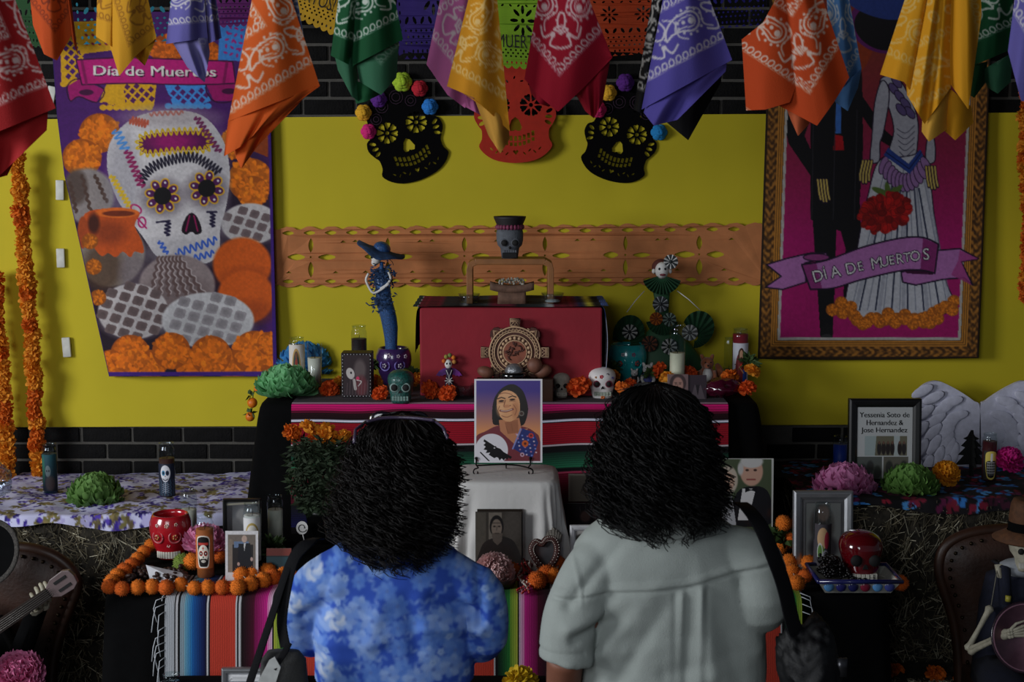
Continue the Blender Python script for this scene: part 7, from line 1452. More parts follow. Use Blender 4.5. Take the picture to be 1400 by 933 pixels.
mb.tube(spline([P(58, 832, YG - .17), P(48, 840, YG - .2), P(42, 838, YG - .205)], 6), [.007, .008, .0065, .0065, .006, .005, .004], 8); mb.ell(P(60, 826, YG - .165), (.02, .012, .022), 10, 8)
o = mb.build('hand', m_skel, g); bony_hand(g, (cx, YG - .24, .62), (1, -.1, -.2), (0, 0, 1), .09)
for q in (-1, 1): MB().tube([(cx + q * .07, YG, .5), (cx + q * .09, YG - .2, .515), (cx + q * .095, YG - .34, .5), (cx + q * .1, YG - .38, .05)], [.065, .06, .055, .045], 12).build('trouser_leg', m_suit, g); MB().ell((cx + q * .1, YG - .43, .035), (.045, .1, .035), 12, 8).build('shoe', m_suit, g)
hc = P(-14, 757, YG + .02); g2 = E('wide_hat', 'black wide brimmed hat with grey lace edge on the guitar player', 'hat', hc); s = S(YG, 757); M = Euler((math.radians(68), 0, math.radians(-12))).to_matrix(); ringp = lambda r, z, n=40: [hc + M @ Vector((r * s * math.cos(t), r * s * math.sin(t), z)) for t in np.linspace(0, 6.283, n + 1)[:-1]]
MB().rings([ringp(44, .012), ringp(46, .016), ringp(45, .004), ringp(24, -.008), ringp(20, -.06), ringp(10, -.085)], True).build('hat', m_suit, g2)
MB().rings([ringp(40, .0125), ringp(44, .016), ringp(47.5, .016), ringp(47, .01)], False).build('lace_edge', mat('lace_grey', (70, 66, 62), .9, var=.5, scale=160), g2)
gl = P(-74, 905, YG - .2); hp_ = P(104, 784, YG - .21); g3 = E('guitar', 'dark guitar with grey headstock held by the seated skeleton', 'guitar', gl); ax = (hp_ - gl).normalized(); sd = Vector((0, -1, 0)).cross(ax).normalized(); m_gt = mat('guitar_dark', (34, 20, 16), .25, coat=.6)
at_ = lambda t, q, d: gl + ax * t + sd * q + Vector((0, d, 0)); Lg = (hp_ - gl).length
pr = [(-.16, .001), (-.15, .06), (-.1, .095), (-.05, .085), (.0, .065), (.06, .075), (.1, .05), (.115, .02), (.118, .001)]; ol = [(t, w) for t, w in pr] + [(t, -w) for t, w in pr[::-1]]; ol = [(float(a), float(b)) for a, b in spline(ol, 60, True)]
MB().rings([[at_(t, q, d) for t, q in ol] for d in (.035, -.035)], True).build('body', m_gt, g3, True, bevel=.004)
MB().rings([[at_(-.01 + .033 * math.cos(t), .033 * math.sin(t), d) for t in np.linspace(0, 6.283, 25)[:-1]] for d in (-.035, -.037)], True).build('sound_hole', m_hole, g3)
MB().rings([[at_(.05, .02, d), at_(Lg - .085, .016, d), at_(Lg - .085, -.016, d), at_(.05, -.02, d)] for d in (-.03, -.048)], True).build('neck', mat('neck_dark', (40, 30, 26), .4), g3, False)
hs = [(-.085, .016), (-.06, .03), (-.015, .032), (.004, .022), (.008, 0), (.004, -.022), (-.015, -.032), (-.06, -.03), (-.085, -.016)]; MB().rings([[at_(Lg + a, b, d) for a, b in hs] for d in (-.024, -.042)], True).build('headstock', mat('headstock_grey', (108, 92, 92), .4), g3, False, bevel=.002)
for q in (-1, 1): MB().box((-.055, -.002, -.004), (-.012, .002, .004), Matrix.Translation(at_(Lg, q * .013, -.0425)) @ Matrix((ax, Vector((0, 1, 0)), sd)).transposed().to_4x4()).build('tuner_slot', m_hole, g3, False)
for k in range(5): MB().tube([at_(-.08, (k - 2) * .006, -.05), at_(Lg - .07, (k - 2) * .0055, -.05)], .0009, 4).build('string', mat('string_steel', (150, 146, 140), .3, metal=.7), g3)
# ================================================================ bandanas hung in a row overhead
def paisley_mask():
    c = Cv(0, 0, 1, 1, (0, 0, 0), 360); W = (255, 0, 0); px = 1 / 330
    def tear(cx, cy, a, r, flip=1):
        path = [(0, 0), (r * 1.2, -.25 * r * flip), (r * 2.1, -.9 * r * flip), (r * 2.5, -1.7 * r * flip)]; rad = [r, r * .72, r * .4, .02 * r]; q = spline(path, 16); rr_ = np.interp(np.linspace(0, 3, 17), range(4), rad); L, R = [], []
        for i, p in enumerate(q):
            t = q[min(i + 1, 16)] - q[max(i - 1, 0)]; t = t / (np.linalg.norm(t) or 1); n = np.array((-t[1], t[0])); L.append(p + n * rr_[i]); R.append(p - n * rr_[i])
        cap = [np.array((-r * math.cos(b), r * math.sin(b))) for b in np.linspace(-1.2, 1.2, 9)]
        ol = cap + L + R[::-1]; ca, sa = math.cos(a), math.sin(a); tf = lambda p, k=1: (cx + k * (p[0] * ca - p[1] * sa), cy + k * (p[0] * sa + p[1] * ca))
        c.line([tf(p) for p in ol], .0085, W, closed=True); c.line([tf(p, .6) for p in ol], .006, W, closed=True, a=.9); 
        for k, q in ((-.2, .32), (.6, .2), (1.15, .13)): c.ell(*tf((k * r, -.12 * k * r)), q * r, q * r, W, soft=.004)
        for b in np.linspace(0, 6.28, 13)[:-1]: c.ell(*tf((1.3 * r * math.cos(b), 1.3 * r * math.sin(b))), .006, .006, W, soft=.004)
    for v in (.115, .345):
        c.line([(0, v - .02), (1, v - .02)], .004, W, a=.5)
        for u in np.arange(.06, .96, .034): c.line(circ(u, v, .011, .015, 10, .5), .006, W, closed=True); c.ell(u + .017, v - .012, .004, .004, W, soft=.004)
    for u in (.12, .35, .65, .88): tear(u, .235, .35, .043, 1)
    for u in (.235, .5, .765):
        c.line(spline([(u - .03, .3), (u - .04, .25), (u, .22), (u + .04, .26), (u + .02, .3)], 20), .0085, W); c.line(spline([(u - .06, .17), (u - .02, .15), (u, .19), (u + .02, .15), (u + .06, .17)], 20), .0085, W); c.ell(u, .185, .012, .012, W, soft=.004)
        for k in range(6): c.ell(u + .03 * math.cos(k), .235 + .03 * math.sin(k), .005, .005, W, soft=.004)
    for u in (.3, .42, .58, .7): c.line(spline([(u - .03, .17), (u, .2), (u - .01, .26), (u + .03, .29)], 16), .007, W, a=.9)
    a = c.a[..., 0] / 255; X, Y = c.X, c.Y; w = (Y <= np.minimum(np.minimum(X, 1 - X), .44)); a = a * w; a = np.maximum(np.maximum(a, a.T), np.maximum(a[::-1], a.T[:, ::-1]))
    b = Cv(0, 0, 1, 1, (0, 0, 0), 360); b.a[..., 0] = a * 255
    for x in (.42, .5, .58):
        for y in (.42, .5, .58): b.line(circ(x, y, .018, .026, 12, x * 9 + y * 5), .009, W, closed=True); b.ell(x, y, .006, .01, W, soft=.004)
    return b
PM = paisley_mask()
m_band = print_mat('print_bandana', .85, weave=.3, transl=.14)
def bandana(label, col, Y, patches, ink=(226, 222, 216), n=80, inkw=.82):
    base = np.array(col, float) * .88; V = []; Fq = []; Cc = []; off = 0; og = None
    for top, bot, o, ud, size, dy, fold, kind in patches:
        m = int(n * (.6 if kind == 'v' else 1)); t = np.linspace(0, 1, m); cum = lambda L: (lambda p: np.stack([np.interp(t * (len(p) - 1), range(len(p)), p[:, k]) for k in (0, 1)], -1))(np.array(L, float))
        A, B = cum(top), cum(bot); v = np.linspace(0, 1, m)[:, None, None]; Q = A[None] * (1 - v) + B[None] * v
        ud = np.array(ud, float); 
        single = ud.ndim == 1
        if single: ud = ud / np.linalg.norm(ud); vd = np.array((ud[1], -ud[0])); vd = vd * (-1 if vd[1] > 0 else 1)
        else: ud, vd = ud / np.linalg.norm(ud, axis=1)[:, None]; 
        Mi = np.linalg.inv(np.stack([ud, vd], 1)); w = (Q - np.array(o)) @ Mi.T / size; w[..., 0] += .27 if single else 0; amp, fr, ph = fold
        U = np.broadcast_to(t[None], (m, m)); Vv_ = np.broadcast_to(np.linspace(0, 1, m)[:, None], (m, m))
        D = amp * (np.sin(fr * 2 * np.pi * U + ph + .6 * Vv_) + .4 * np.sin(fr * 3.7 * np.pi * U + ph * 2)) * (.35 + .65 * Vv_) + .25 * amp * np.sin(5 * Vv_ + 3 * U + ph) - .03 * np.sin(np.pi * U)
        W = Pa(Q[..., 0], Q[..., 1], Y + dy + D); 
        k = PM.sample(np.clip(np.abs(w[..., 0]), 0, 1), np.clip(np.abs(w[..., 1]), 0, 1))[..., :1] / 255 * inkw
        if kind == 'v': k = k * .45; bs = base * .8 + 40
        elif kind == 'p': k = k * 0; bs = base
        else: bs = base
        c = bs * (1 - k) + np.array(ink, float) * k
        V.append(W.reshape(-1, 3)); Cc.append(c.reshape(-1, 3)); Fq.append(grid_faces(m, m) + off); off += m * m
    V = np.concatenate(V); og = V[V[:, 2].argmax()]
    me = np_mesh('bandana', V - og, np.concatenate(Fq), m_band); set_print(me, np.concatenate(Cc)); o_ = put('bandana', me, None, Vector(og)); tag(o_, label, 'bandana'); return o_
f1 = (.010, 1.3, .5); f2 = (.015, 1.6, 2.0); f0 = (.008, 1, 1)
bandana('large dark red bandana nearest the edge, with white paisley border', (176, 26, 30), 3.05, [
    ([(-70, -40), (6, -40)], [(-70, 208), (76, 148)], (76, 148), (-.92, .385), 350, 0, f1, 'f'), ([(-60, 190), (66, 146)], [(-60, 250), (0, 240), (64, 178)], (70, 160), (-.92, .385), 350, .03, f2, 'p'), ([(-60, 200), (40, 180)], [(-70, 262), (10, 240)], (0, 0), (-1, .3), 350, .05, f2, 'p')])
bandana('small burnt orange bandana with dark print above the skull banner corner', (216, 84, 26), 3.95, [
    ([(37, -40), (86, -40)], [(45, 34), (60, 74), (78, 83), (99, 46)], (77, 83), ((-.62, -.78), (.55, -.83)), 240, 0, f1, 'f'), ([(84, -40), (92, -40)], [(96, 46), (107, 77)], (0, 0), (1, 0), 300, .03, f0, 'p')], (110, 40, 20))
bandana('golden yellow bandana with brown print over the skull banner title', (238, 170, 36), 3.9, [
    ([(134, -40), (168, -40)], [(131, 50), (150, 62), (162, 70)], (131, 50), (.95, .3), 260, .03, f1, 'f'), ([(146, -40), (194, -40)], [(150, 62), (163, 104), (186, 76), (214, 52)], (163, 103), ((-.3, -.95), (.8, -.6)), 260, 0, f1, 'f'), ([(160, 50), (200, 50)], [(176, 70), (198, 90), (213, 54)], (0, 0), (1, 0), 260, .03, f2, 'p')], (140, 90, 24))
bandana('lavender bandana hanging over the last letters of the skull banner title', (116, 110, 190), 3.9, [
    ([(238, -40), (276, -40)], [(227, 60), (284, 52)], (227, 60), (1, -.1), 260, 0, f1, 'f'), ([(272, -40), (290, -40)], [(284, 60), (303, 52)], (303, 52), (-1, .2), 260, .03, f1, 'f'), ([(236, 58), (284, 50)], [(256, 92), (280, 113), (287, 72)], (280, 113), ((-.5, -.86), (.4, -.9)), 260, .02, f2, 'v')])
bandana('grey blue bandana behind the big orange bandana', (100, 120, 176), 3.75, [([(372, -40), (400, -40)], [(396, 86), (422, 88)], (422, 88), (-1, .3), 300, 0, f1, 'f')])
bandana('big orange bandana with white paisley border hanging over skull banner', (240, 102, 30), 3.4, [
    ([(352, -40), (386, -40)], [(312, 166), (437, 117)], (437, 117), (-.85, .53), 330, 0, f1, 'f'), ([(312, 164), (437, 116)], [(306, 214), (330, 200), (352, 180), (437, 118)], (0, 0), (1, 0), 330, .008, (.01, 2.5, .4), 'p'), ([(316, 190), (420, 130)], [(322, 214), (330, 231), (352, 200), (412, 138)], (0, 0), (1, 0), 330, .03, f2, 'p')])
bandana('dark green bandana with white paisley over the black brick', (10, 84, 44), 3.6, [
    ([(468, -40), (494, -40)], [(452, 76), (484, 92)], (452, 76), (.95, .3), 300, .015, f1, 'f'), ([(488, -40), (532, -40)], [(482, 90), (551, 54)], (551, 54), (-.88, .47), 300, 0, f1, 'f'), ([(484, 70), (546, 46)], [(492, 112), (521, 130), (542, 106)], (521, 130), ((-.7, -.72), (.7, -.72)), 300, .02, f0, 'v'), ([(454, 60), (486, 70)], [(462, 96), (481, 132), (492, 140)], (462, 90), (1, .9), 300, .04, f0, 'v'), ([(480, 108), (520, 124)], [(487, 142), (500, 139), (520, 129)], (0, 0), (1, 0), 300, .05, f0, 'p')])
bandana('pink bandana behind the yellow one in the middle of the row', (226, 122, 186), 3.7, [
    ([(610, -40), (660, -40)], [(583, 88), (612, 130), (636, 148)], (583, 88), (.62, .78), 300, 0, f1, 'f'), ([(622, 90), (662, 90)], [(636, 146), (658, 158), (664, 120)], (0, 0), (1, 0), 300, .03, f2, 'p')])
bandana('golden yellow bandana with curled lower edge beside the red bandana', (242, 164, 32), 3.5, [
    ([(650, -40), (676, -40)], [(611, 118), (648, 134), (697, 180)], (611, 124), (.86, .5), 300, 0, f1, 'f'), ([(616, 117), (690, 160)], [(646, 136), (690, 168)], (0, 0), (1, 0), 300, .02, f0, 'p'), ([(648, 134), (694, 164)], [(668, 186), (684, 210), (697, 190)], (0, 0), (1, 0), 300, .03, (.02, 1, 1), 'v')], (240, 206, 140))
bandana('crimson bandana with a white paisley corner in the middle', (180, 14, 44), 3.55, [
    ([(742, -40), (790, -40), (837, 78)], [(717, 108), (740, 134), (763, 153), (800, 118), (837, 79)], (763, 151), ((.69, -.72), (-.64, -.77)), 330, 0, f1, 'f'), ([(720, 104), (762, 140)], [(726, 128), (738, 142), (750, 146)], (0, 0), (1, 0), 300, .02, f0, 'p'), ([(782, 120), (834, 82)], [(800, 152), (812, 162), (824, 140)], (0, 0), (1, 0), 300, .04, f2, 'p')])
bandana('black bandana with white print hanging behind the purple one', (22, 21, 25), 3.85, [
    ([(898, -40), (918, -40)], [(866, 150), (884, 158)], (866, 150), (.9, .3), 300, 0, f1, 'f'), ([(908, 100), (986, 80)], [(912, 168), (941, 192), (986, 112)], (941, 192), ((-.75, -.66), (.6, -.8)), 300, .02, f1, 'f')])
bandana('purple bandana with white paisley beside the right skull plaque', (96, 84, 178), 3.55, [
    ([(914, -40), (956, -40)], [(877, 150), (1001, 82)], (1001, 82), (-.875, .485), 320, 0, f1, 'f'), ([(884, 140), (994, 84)], [(880, 154), (894, 172), (926, 164), (992, 98)], (0, 0), (1, 0), 320, .02, f2, 'p')])
bandana('deep orange bandana with a wide white paisley corner', (216, 76, 24), 3.5, [
    ([(1014, 54), (1043, 31), (1060, 0), (1066, -40)], [(1020, 151), (1046, 150), (1080, 140), (1110, 60)], (1117, 172), ((-.84, -.54), (.53, -.85)), 330, .006, f0, 'f'), ([(1062, -40), (1112, -40)], [(1060, 142), (1117, 172), (1140, 140), (1161, 106)], (1117, 172), ((-.84, -.54), (.53, -.85)), 330, 0, f1, 'f'), ([(1068, 130), (1112, 150)], [(1082, 166), (1091, 186), (1106, 170)], (0, 0), (1, 0), 320, .04, f0, 'v')])
bandana('light blue bandana half hidden behind the deep orange one', (100, 158, 226), 3.75, [([(1128, -40), (1154, -40)], [(1138, 130), (1178, 94)], (1159, 152), ((-.6, -.8), (.5, -.86)), 280, 0, f1, 'f'), ([(1138, 128), (1178, 94)], [(1142, 140), (1159, 152), (1173, 120)], (0, 0), (1, 0), 280, .0, f0, 'p')])
bandana('bright yellow bandana in long folds before the bride picture', (240, 166, 24), 3.4, [
    ([(1250, -40), (1284, -40)], [(1203, 102), (1236, 112), (1262, 150)], (1203, 104), (.9, .4), 320, .02, f1, 'f'), ([(1272, -40), (1304, -40)], [(1240, 130), (1264, 170), (1300, 120)], (1264, 176), (.9, -.4), 320, 0, f2, 'f'), ([(1296, -40), (1340, -40)], [(1296, 110), (1324, 150), (1342, 20)], (1325, 152), ((-.2, -.98), (.98, -.2)), 320, -.01, f1, 'f'), ([(1262, 146), (1300, 118)], [(1260, 180), (1270, 194), (1296, 176)], (0, 0), (1, 0), 320, .02, f0, 'v'), ([(1286, 110), (1328, 146)], [(1290, 178), (1306, 192), (1331, 168)], (0, 0), (1, 0), 320, .04, f0, 'p'), ([(1236, 76), (1270, 76)], [(1240, 130), (1258, 156), (1270, 150)], (0, 0), (1, 0), 320, .05, f2, 'p')], (214, 180, 110))
bandana('dark green bandana at the far end beside the yellow one', (10, 84, 44), 3.7, [([(1346, -40), (1384, -40)], [(1326, 92), (1386, 66)], (1326, 92), (.9, -.4), 300, 0, f1, 'f'), ([(1326, 90), (1350, 84)], [(1326, 130), (1332, 134), (1348, 112)], (0, 0), (1, 0), 300, .03, f0, 'p'), ([(1342, 96), (1384, 72)], [(1350, 120), (1364, 128), (1382, 112)], (1364, 128), ((-.7, -.7), (.7, -.7)), 300, .02, f0, 'v')])
bandana('lavender blue bandana cut by the edge beside the end green bandana', (112, 104, 186), 3.25, [([(1392, -40), (1450, -40)], [(1378, 70), (1396, 138), (1480, 150)], (1378, 70), (.5, .86), 340, 0, f1, 'f')])
# ================================================================ two people seen from behind
m_skin = mat('skin', (126, 78, 58), .6, var=.08, scale=20); m_hair = mat('hair_black', (9, 7, 7), .55, var=.3, scale=60, spec=.25); m_hair2 = mat('hair_brown', (16, 11, 9), .55, var=.3, scale=60, spec=.25)
m_jean = mat('trousers_dark', (30, 34, 48), .9, var=.2, scale=50, bump=.3)
def limb(mb, pts, rad, n=18, flat=1): mb.tube(spline(pts, 14), list(np.interp(np.linspace(0, len(rad) - 1, 15), range(len(rad)), rad)), n, True, flat)
def hand(mb, w, d, palm, th, L=.17):
    """palm with five bent fingers; d = direction, palm = palm normal, th = towards the thumb"""
    w, d, palm, th = [Vector(q) for q in (w, d, palm, th)]; d.normalize(); palm.normalize(); th.normalize()
    limb(mb, [w - d * .02, w + d * L * .22, w + d * L * .5], [.024, .034, .032], 14, .5)
    for k in range(4):
        o = th * (.027 - .018 * k); ln = (.92, 1, .95, .76)[k] * L * .5; b = w + d * L * .46 + o
        limb(mb, [b, b + d * ln * .45 + palm * .006, b + d * ln * .75 + palm * .018, b + d * ln * .9 + palm * .034], [.0095, .009, .0085, .007], 10)
    limb(mb, [w + th * .018 + d * .02, w + th * .045 + d * L * .3, w + th * .052 + d * L * .5 + palm * .012], [.012, .011, .008], 10)
def person(name, label, cx, cy, top, hw, sh_z, arms, tors, hairfn, shirt, sleeves, hips=.17, lean=0):
    """cx, cy: spine; faces +y"""
    g = E(name, label, 'person', (cx, cy, 0)); mb = MB(); H = top; hh = H / 7.4
    # legs and feet
    for q in (-1, 1):
        limb(mb, [(cx + q * .085, cy, .86), (cx + q * .095, cy + .01, .5), (cx + q * .1, cy - .02, .28), (cx + q * .1, cy - .015, .07)], [.088, .062, .056, .038])
        limb(mb, [(cx + q * .1, cy - .05, .045), (cx + q * .105, cy + .06, .05), (cx + q * .11, cy + .15, .03)], [.036, .042, .026])
    mb.loft([(.78, hips * .9, -.1, .1), (.9, hips, -.125, .115), (1.02, hips * .82, -.09, .1), (min(1.15, sh_z - .16), hips * .86, -.1, .11), (sh_z - .12, hw * .74, -.09, .09), (sh_z - .04, hw * .6, -.07, .05), (sh_z + .04, hw * .36, -.055, .045)], (cx, cy, 0), 30)
    nk = [(cx, cy - .01, sh_z - .02), (cx, cy + .005, sh_z + .06), (cx, cy + .02, top - hh * .8)]; limb(mb, nk, [.062, .055, .056])
    hz = top - .03 - hh; hc = (cx, cy + .03, hz)   # chin height
    mb.loft([(0, .03, .05, .085), (.04 * 1, .05, .0, .095), (.3 * hh, .064, -.06, .095), (.45 * hh, .07, -.085, .09), (.62 * hh, .073, -.09, .088), (.8 * hh, .066, -.08, .08), (.93 * hh, .045, -.055, .055), (hh, .012, -.02, .02)], hc, 26)
    mb.tube([(cx, cy + .12, hz + hh * .54), (cx, cy + .137, hz + hh * .38), (cx, cy + .12, hz + hh * .34)], [.008, .015, .011], 8)
    for q in (-1, 1): mb.ell((cx + q * .074, cy + .03, hz + hh * .45), (.01, .02, .032), 10, 8); mb.ell((cx + q * .03, cy + .115, hz + hh * .28), (.02, .014, .02), 10, 8)
    for a in arms:
        limb(mb, [a[0], (Vector(a[0]) + Vector(a[1])) / 2, a[1]], [.047, .045, .04]); limb(mb, [a[1], (Vector(a[1]) + Vector(a[2])) / 2, a[2]], [.041, .036, .025]); hand(mb, a[2], a[3], a[4], a[5])
    me = remesh(mb, .008, 2); me.materials.append(m_skin); me.name = 'body'; c = co_of(me); set_co(me, c - np.array((cx, cy, 0))); put('body', me, g)
    for q in (-1, 1):
        MB().ell((cx + q * .03, cy + .112, hz + hh * .5), (.013, .009, .008), 12, 8).build('eye', mat('eye_white', (220, 216, 210), .3), g); MB().ell((cx + q * .03, cy + .12, hz + hh * .5), .0055, 8, 6).build('iris', m_hair, g); MB().tube([(cx + q * .014, cy + .118, hz + hh * .57), (cx + q * .032, cy + .121, hz + hh * .59), (cx + q * .05, cy + .108, hz + hh * .57)], .0035, 6).build('eyebrow', m_hair, g)
    MB().tube([(cx - .024, cy + .113, hz + hh * .2), (cx, cy + .123, hz + hh * .205), (cx + .024, cy + .113, hz + hh * .2)], [.003, .006, .003], 8).build('lips', mat('lips', (130, 62, 56), .5), g)
    # trousers
    tb = MB(); tb.loft([(.8, hips * .98, -.115, .11), (.9, hips * 1.05, -.135, .125), (.98, hips * .98, -.115, .12)], (cx, cy, 0), 30)
    for q in (-1, 1): limb(tb, [(cx + q * .085, cy, .86), (cx + q * .097, cy + .01, .5), (cx + q * .102, cy - .02, .28), (cx + q * .102, cy - .015, .09)], [.1, .075, .068, .06])
    me = remesh(tb, .012, 3); me.materials.append(m_jean); me.name = 'trousers'; c = co_of(me); set_co(me, c - np.array((cx, cy, 0))); put('trousers', me, g)
    # shirt: torso and sleeves grown into one cloth
    sb = MB(); sb.loft(tors, (cx, cy, 0), 40, 2.3); vx = .0036 if hips < .168 else .0042
    for pts, rad in sleeves: limb(sb, pts, rad, 22)
    me = remesh(sb, vx, 11); me.name = 'shirt'; c = co_of(me); n = no_of(me); c, mt = shirt(me, c, n); set_co(me, c - np.array((cx, cy, 0))); me.materials.append(mt); put('shirt', me, g)
    hairfn(g, cx, cy, top, hz, hh); return g
def curls(g, cx, cy, rows, m, n, seed, rh=.011, zend=(.0, .1), front=True, per=.045, face=1.0):
    """rows: (z, half width, half depth, y offset); locks follow this outline from the crown down, coiling"""
    zz = np.array([r[0] for r in rows]); order = np.argsort(zz); zz = zz[order]; W, D, O, Xo = [np.array([r[k] for r in rows])[order] for k in (1, 2, 3, 4)]
    f = lambda z, A: np.interp(z, zz, A)
    R = []
    for z in np.linspace(zz[-1] - .004, zz[0] + .05, 30):
        ring = []
        for j in range(40):
            a = 2 * math.pi * j / 40; k = .86; s_ = math.sin(a); fy = f(z, D) * k * s_ * (1 if s_ < 0 or z > zz[-1] - .09 else .42); ring.append((cx + f(z, Xo) + f(z, W) * k * math.cos(a), cy + f(z, O) + fy, z))
        R.append(ring)
    MB().rings(R, True).build('hair', m, g)
    r = np.random.RandomState(seed); T = 40; t = np.linspace(0, 1, T); V = np.zeros((n, T, 3, 3)); V0 = None
    for i in range(n):
        while True:
            phi = r.uniform(0, 2 * np.pi); s_ = np.sin(phi)
            if s_ < .35 or r.rand() < .25: break
        fly = r.rand() < .12; rho = r.uniform(1.0, 1.13) if fly else r.uniform(.8, 1.03); zt_ = zz[-1] - .012 * r.rand() if r.rand() < .6 else r.uniform(zz[-1] - .16, zz[-1] - .03); ze = zz[0] + r.uniform(*zend) + .018 * np.sin(6 * phi + seed) + (.0 if s_ < .2 else .06)
        if s_ >= .35: ze = max(ze, zz[-1] - .085 - .02 * r.rand())
        z = zt_ + (ze - zt_) * t ** .92; ph = phi + r.uniform(-.25, .25) * t; rr_ = rho * (1 + (.05 * np.sin(5 * ph + 31 * z + seed) + .045 * np.sin(9 * ph - 23 * z)) * np.clip(t * 2, 0, 1) + .06 * np.sin(3 * t + r.rand() * 6) * t)
        x = cx + f(z, Xo) + f(z, W) * rr_ * np.cos(ph); y = cy + f(z, O) + f(z, D) * rr_ * np.sin(ph); L = zt_ - ze; wv = 2 * np.pi * L * t / (per * r.uniform(.75, 1.3)) + r.rand() * 6; hr = rh * r.uniform(.5, 1.25) * (1.6 if fly else 1) * np.clip(t * 3, .12, 1)
        x = x + hr * np.cos(wv); y = y + hr * np.sin(wv); p = np.stack([x, y, z], -1); tw = r.uniform(.0014, .0026) * (1 - .5 * t)
        for k in range(3): a = k * 2.094; V[i, :, k] = p + tw[:, None] * np.array([np.cos(a), np.sin(a), .0]) + tw[:, None] * np.array([0, 0, .8 * np.cos(a + 1)])
    idx = np.arange(n * T * 3).reshape(n, T, 3); Fq = [np.stack([idx[:, :-1, k], idx[:, :-1, (k + 1) % 3], idx[:, 1:, (k + 1) % 3], idx[:, 1:, k]], -1).reshape(-1, 4) for k in range(3)]
    me = np_mesh('curls', V.reshape(-1, 3) - np.array(wloc(g)), np.concatenate(Fq), m); o = put('curls', me, g); o['kind'] = 'stuff'
def row(py, xl, xr, Y, d, oy, cx): a, b = P(xl, py, Y), P(xr, py, Y); return ((a.z), (b.x - a.x) / 2 * .93, d, oy, (a.x + b.x) / 2 - cx)
# ---- person with grey green shirt
Yb = 2.86; CX, CYY = P(912, 760, Yb).x, 2.97
def shirtR(me, c, n):
    x, z = c[:, 0] - CX, c[:, 2]; back = np.clip(-n[:, 1] * 1.6, 0, 1); d = np.zeros(len(c))
    zy = P(915, 806, Yb).z + .1 * (x) + .16 * np.clip(x - .04, 0, 1)      # yoke seam
    s_ = z - zy; tors_ = np.abs(x) < .235
    d += back * tors_ * (.0035 * np.exp(-(s_ - .006) ** 2 / .00003) - .004 * np.exp(-(s_ + .003) ** 2 / .00001) + .0018 * np.exp(-(s_ - .014) ** 2 / .00001))
    x0 = x - .052; below = np.clip(-s_ / .02, 0, 1) * np.exp(np.clip(s_, -1, 0) * 7.0)
    d += back * below * (.007 * np.exp(-((np.abs(x0) - .021) / .007) ** 2) - .003 * np.exp(-((np.abs(x0) - .034) / .006) ** 2) + .003 * (np.abs(x0) < .02))
    for (xa, za, xb, zb_, am, wd) in ((-.205, 1.17, -.08, 1.31, -.012, .014), (-.2, 1.12, -.05, 1.19, .012, .018), (-.19, 1.1, -.07, 1.14, -.012, .014), (-.15, 1.03, -.01, 1.22, .011, .018), (-.1, 1.0, .02, 1.2, -.009, .016), (.04, 1.0, .05, 1.26, -.008, .018), (.1, 1.02, .06, 1.26, .008, .02), (.16, 1.0, .1, 1.2, -.008, .022), (.2, 1.06, .13, 1.25, .008, .02), (-.2, 1.04, .0, 1.08, .008, .018), (.0, 1.02, .18, 1.06, -.007, .02)):
        dx, dz = xb - xa, zb_ - za; t = np.clip(((x - xa) * dx + (z - za) * dz) / (dx * dx + dz * dz), 0, 1); q = np.hypot(x - xa - t * dx, z - za - t * dz); d += back * am * .9 * np.exp(-(q / wd) ** 2) * np.clip(1.2 - t, 0, 1)
    sl = x < -.175; d += sl * back * .003 * np.exp(-((x + .19 + .25 * (z - 1.25)) / .006) ** 2)
    hm = c[:, 2] - P(770, 893, Yb).z; d += (x < -.17) * (-.003 * np.exp(-(hm) ** 2 / .00002))
    d += .004 * vnoise(c, 9) + .002 * vnoise(c, 22)
    return c + n * d[:, None], mat('shirt_greygreen', (158, 165, 160), .9, var=.07, scale=14, bump=.35, bscale=500)
SHZ = P(900, 735, Yb).z
la = [P(812, 800, 2.94), P(773, 896, 2.9), P(766, 1010, 2.95)]; ra = [(CX + .15, CYY, SHZ - .13), P(1040, 832, 2.95), (CX + .06, CYY + .24, 1.08)]
arms = [(la[0], la[1], (la[2].x, la[2].y + .06, .80), (0, .15, -1), (1, 0, 0), (0, 1, 0)), (ra[0], ra[1], ra[2], (-1, .2, .1), (0, -.4, -1), (0, .8, .5))]
tors = [(.93, .2, -.125, .125, .028), (1.0, .205, -.12, .13, .026), (1.1, .205, -.11, .13, .02), (1.17, .205, -.112, .13, .014), (SHZ - .08, .2, -.11, .11, .006), (SHZ - .045, .188, -.105, .1), (SHZ - .015, .165, -.096, .085), (SHZ + .012, .13, -.085, .07), (SHZ + .035, .092, -.07, .06), (SHZ + .06, .06, -.055, .05)]
slv = [([(CX - .11, CYY - .015, SHZ - .065), P(808, 784, 2.93), P(782, 840, 2.91), P(772, 903, 2.9)], [.06, .062, .06, .056]), ([(CX + .11, CYY - .015, SHZ - .06), P(1030, 768, 2.93), P(1041, 826, 2.93), (CX + .21, CYY + .1, 1.11)], [.06, .062, .058, .052])]
def hairR(g, cx, cy, top, hz, hh):
    Yh = 2.95; rows = [row(529, 893, 899, Yh, .02, .02, cx), row(534, 868, 926, Yh, .07, .02, cx), row(545, 848, 950, Yh, .1, .02, cx), row(565, 832, 968, Yh, .125, .015, cx), row(600, 822, 980, Yh, .14, 0, cx), row(640, 814, 986, Yh, .14, -.01, cx), row(680, 809, 994, Yh, .135, -.02, cx), row(705, 816, 994, Yh, .12, -.035, cx), row(714, 838, 974, Yh, .11, -.045, cx), row(722, 858, 950, Yh, .07, -.075, cx)]
    curls(g, cx, cy, rows, m_hair, 1000, 3, .012, (.0, .07))
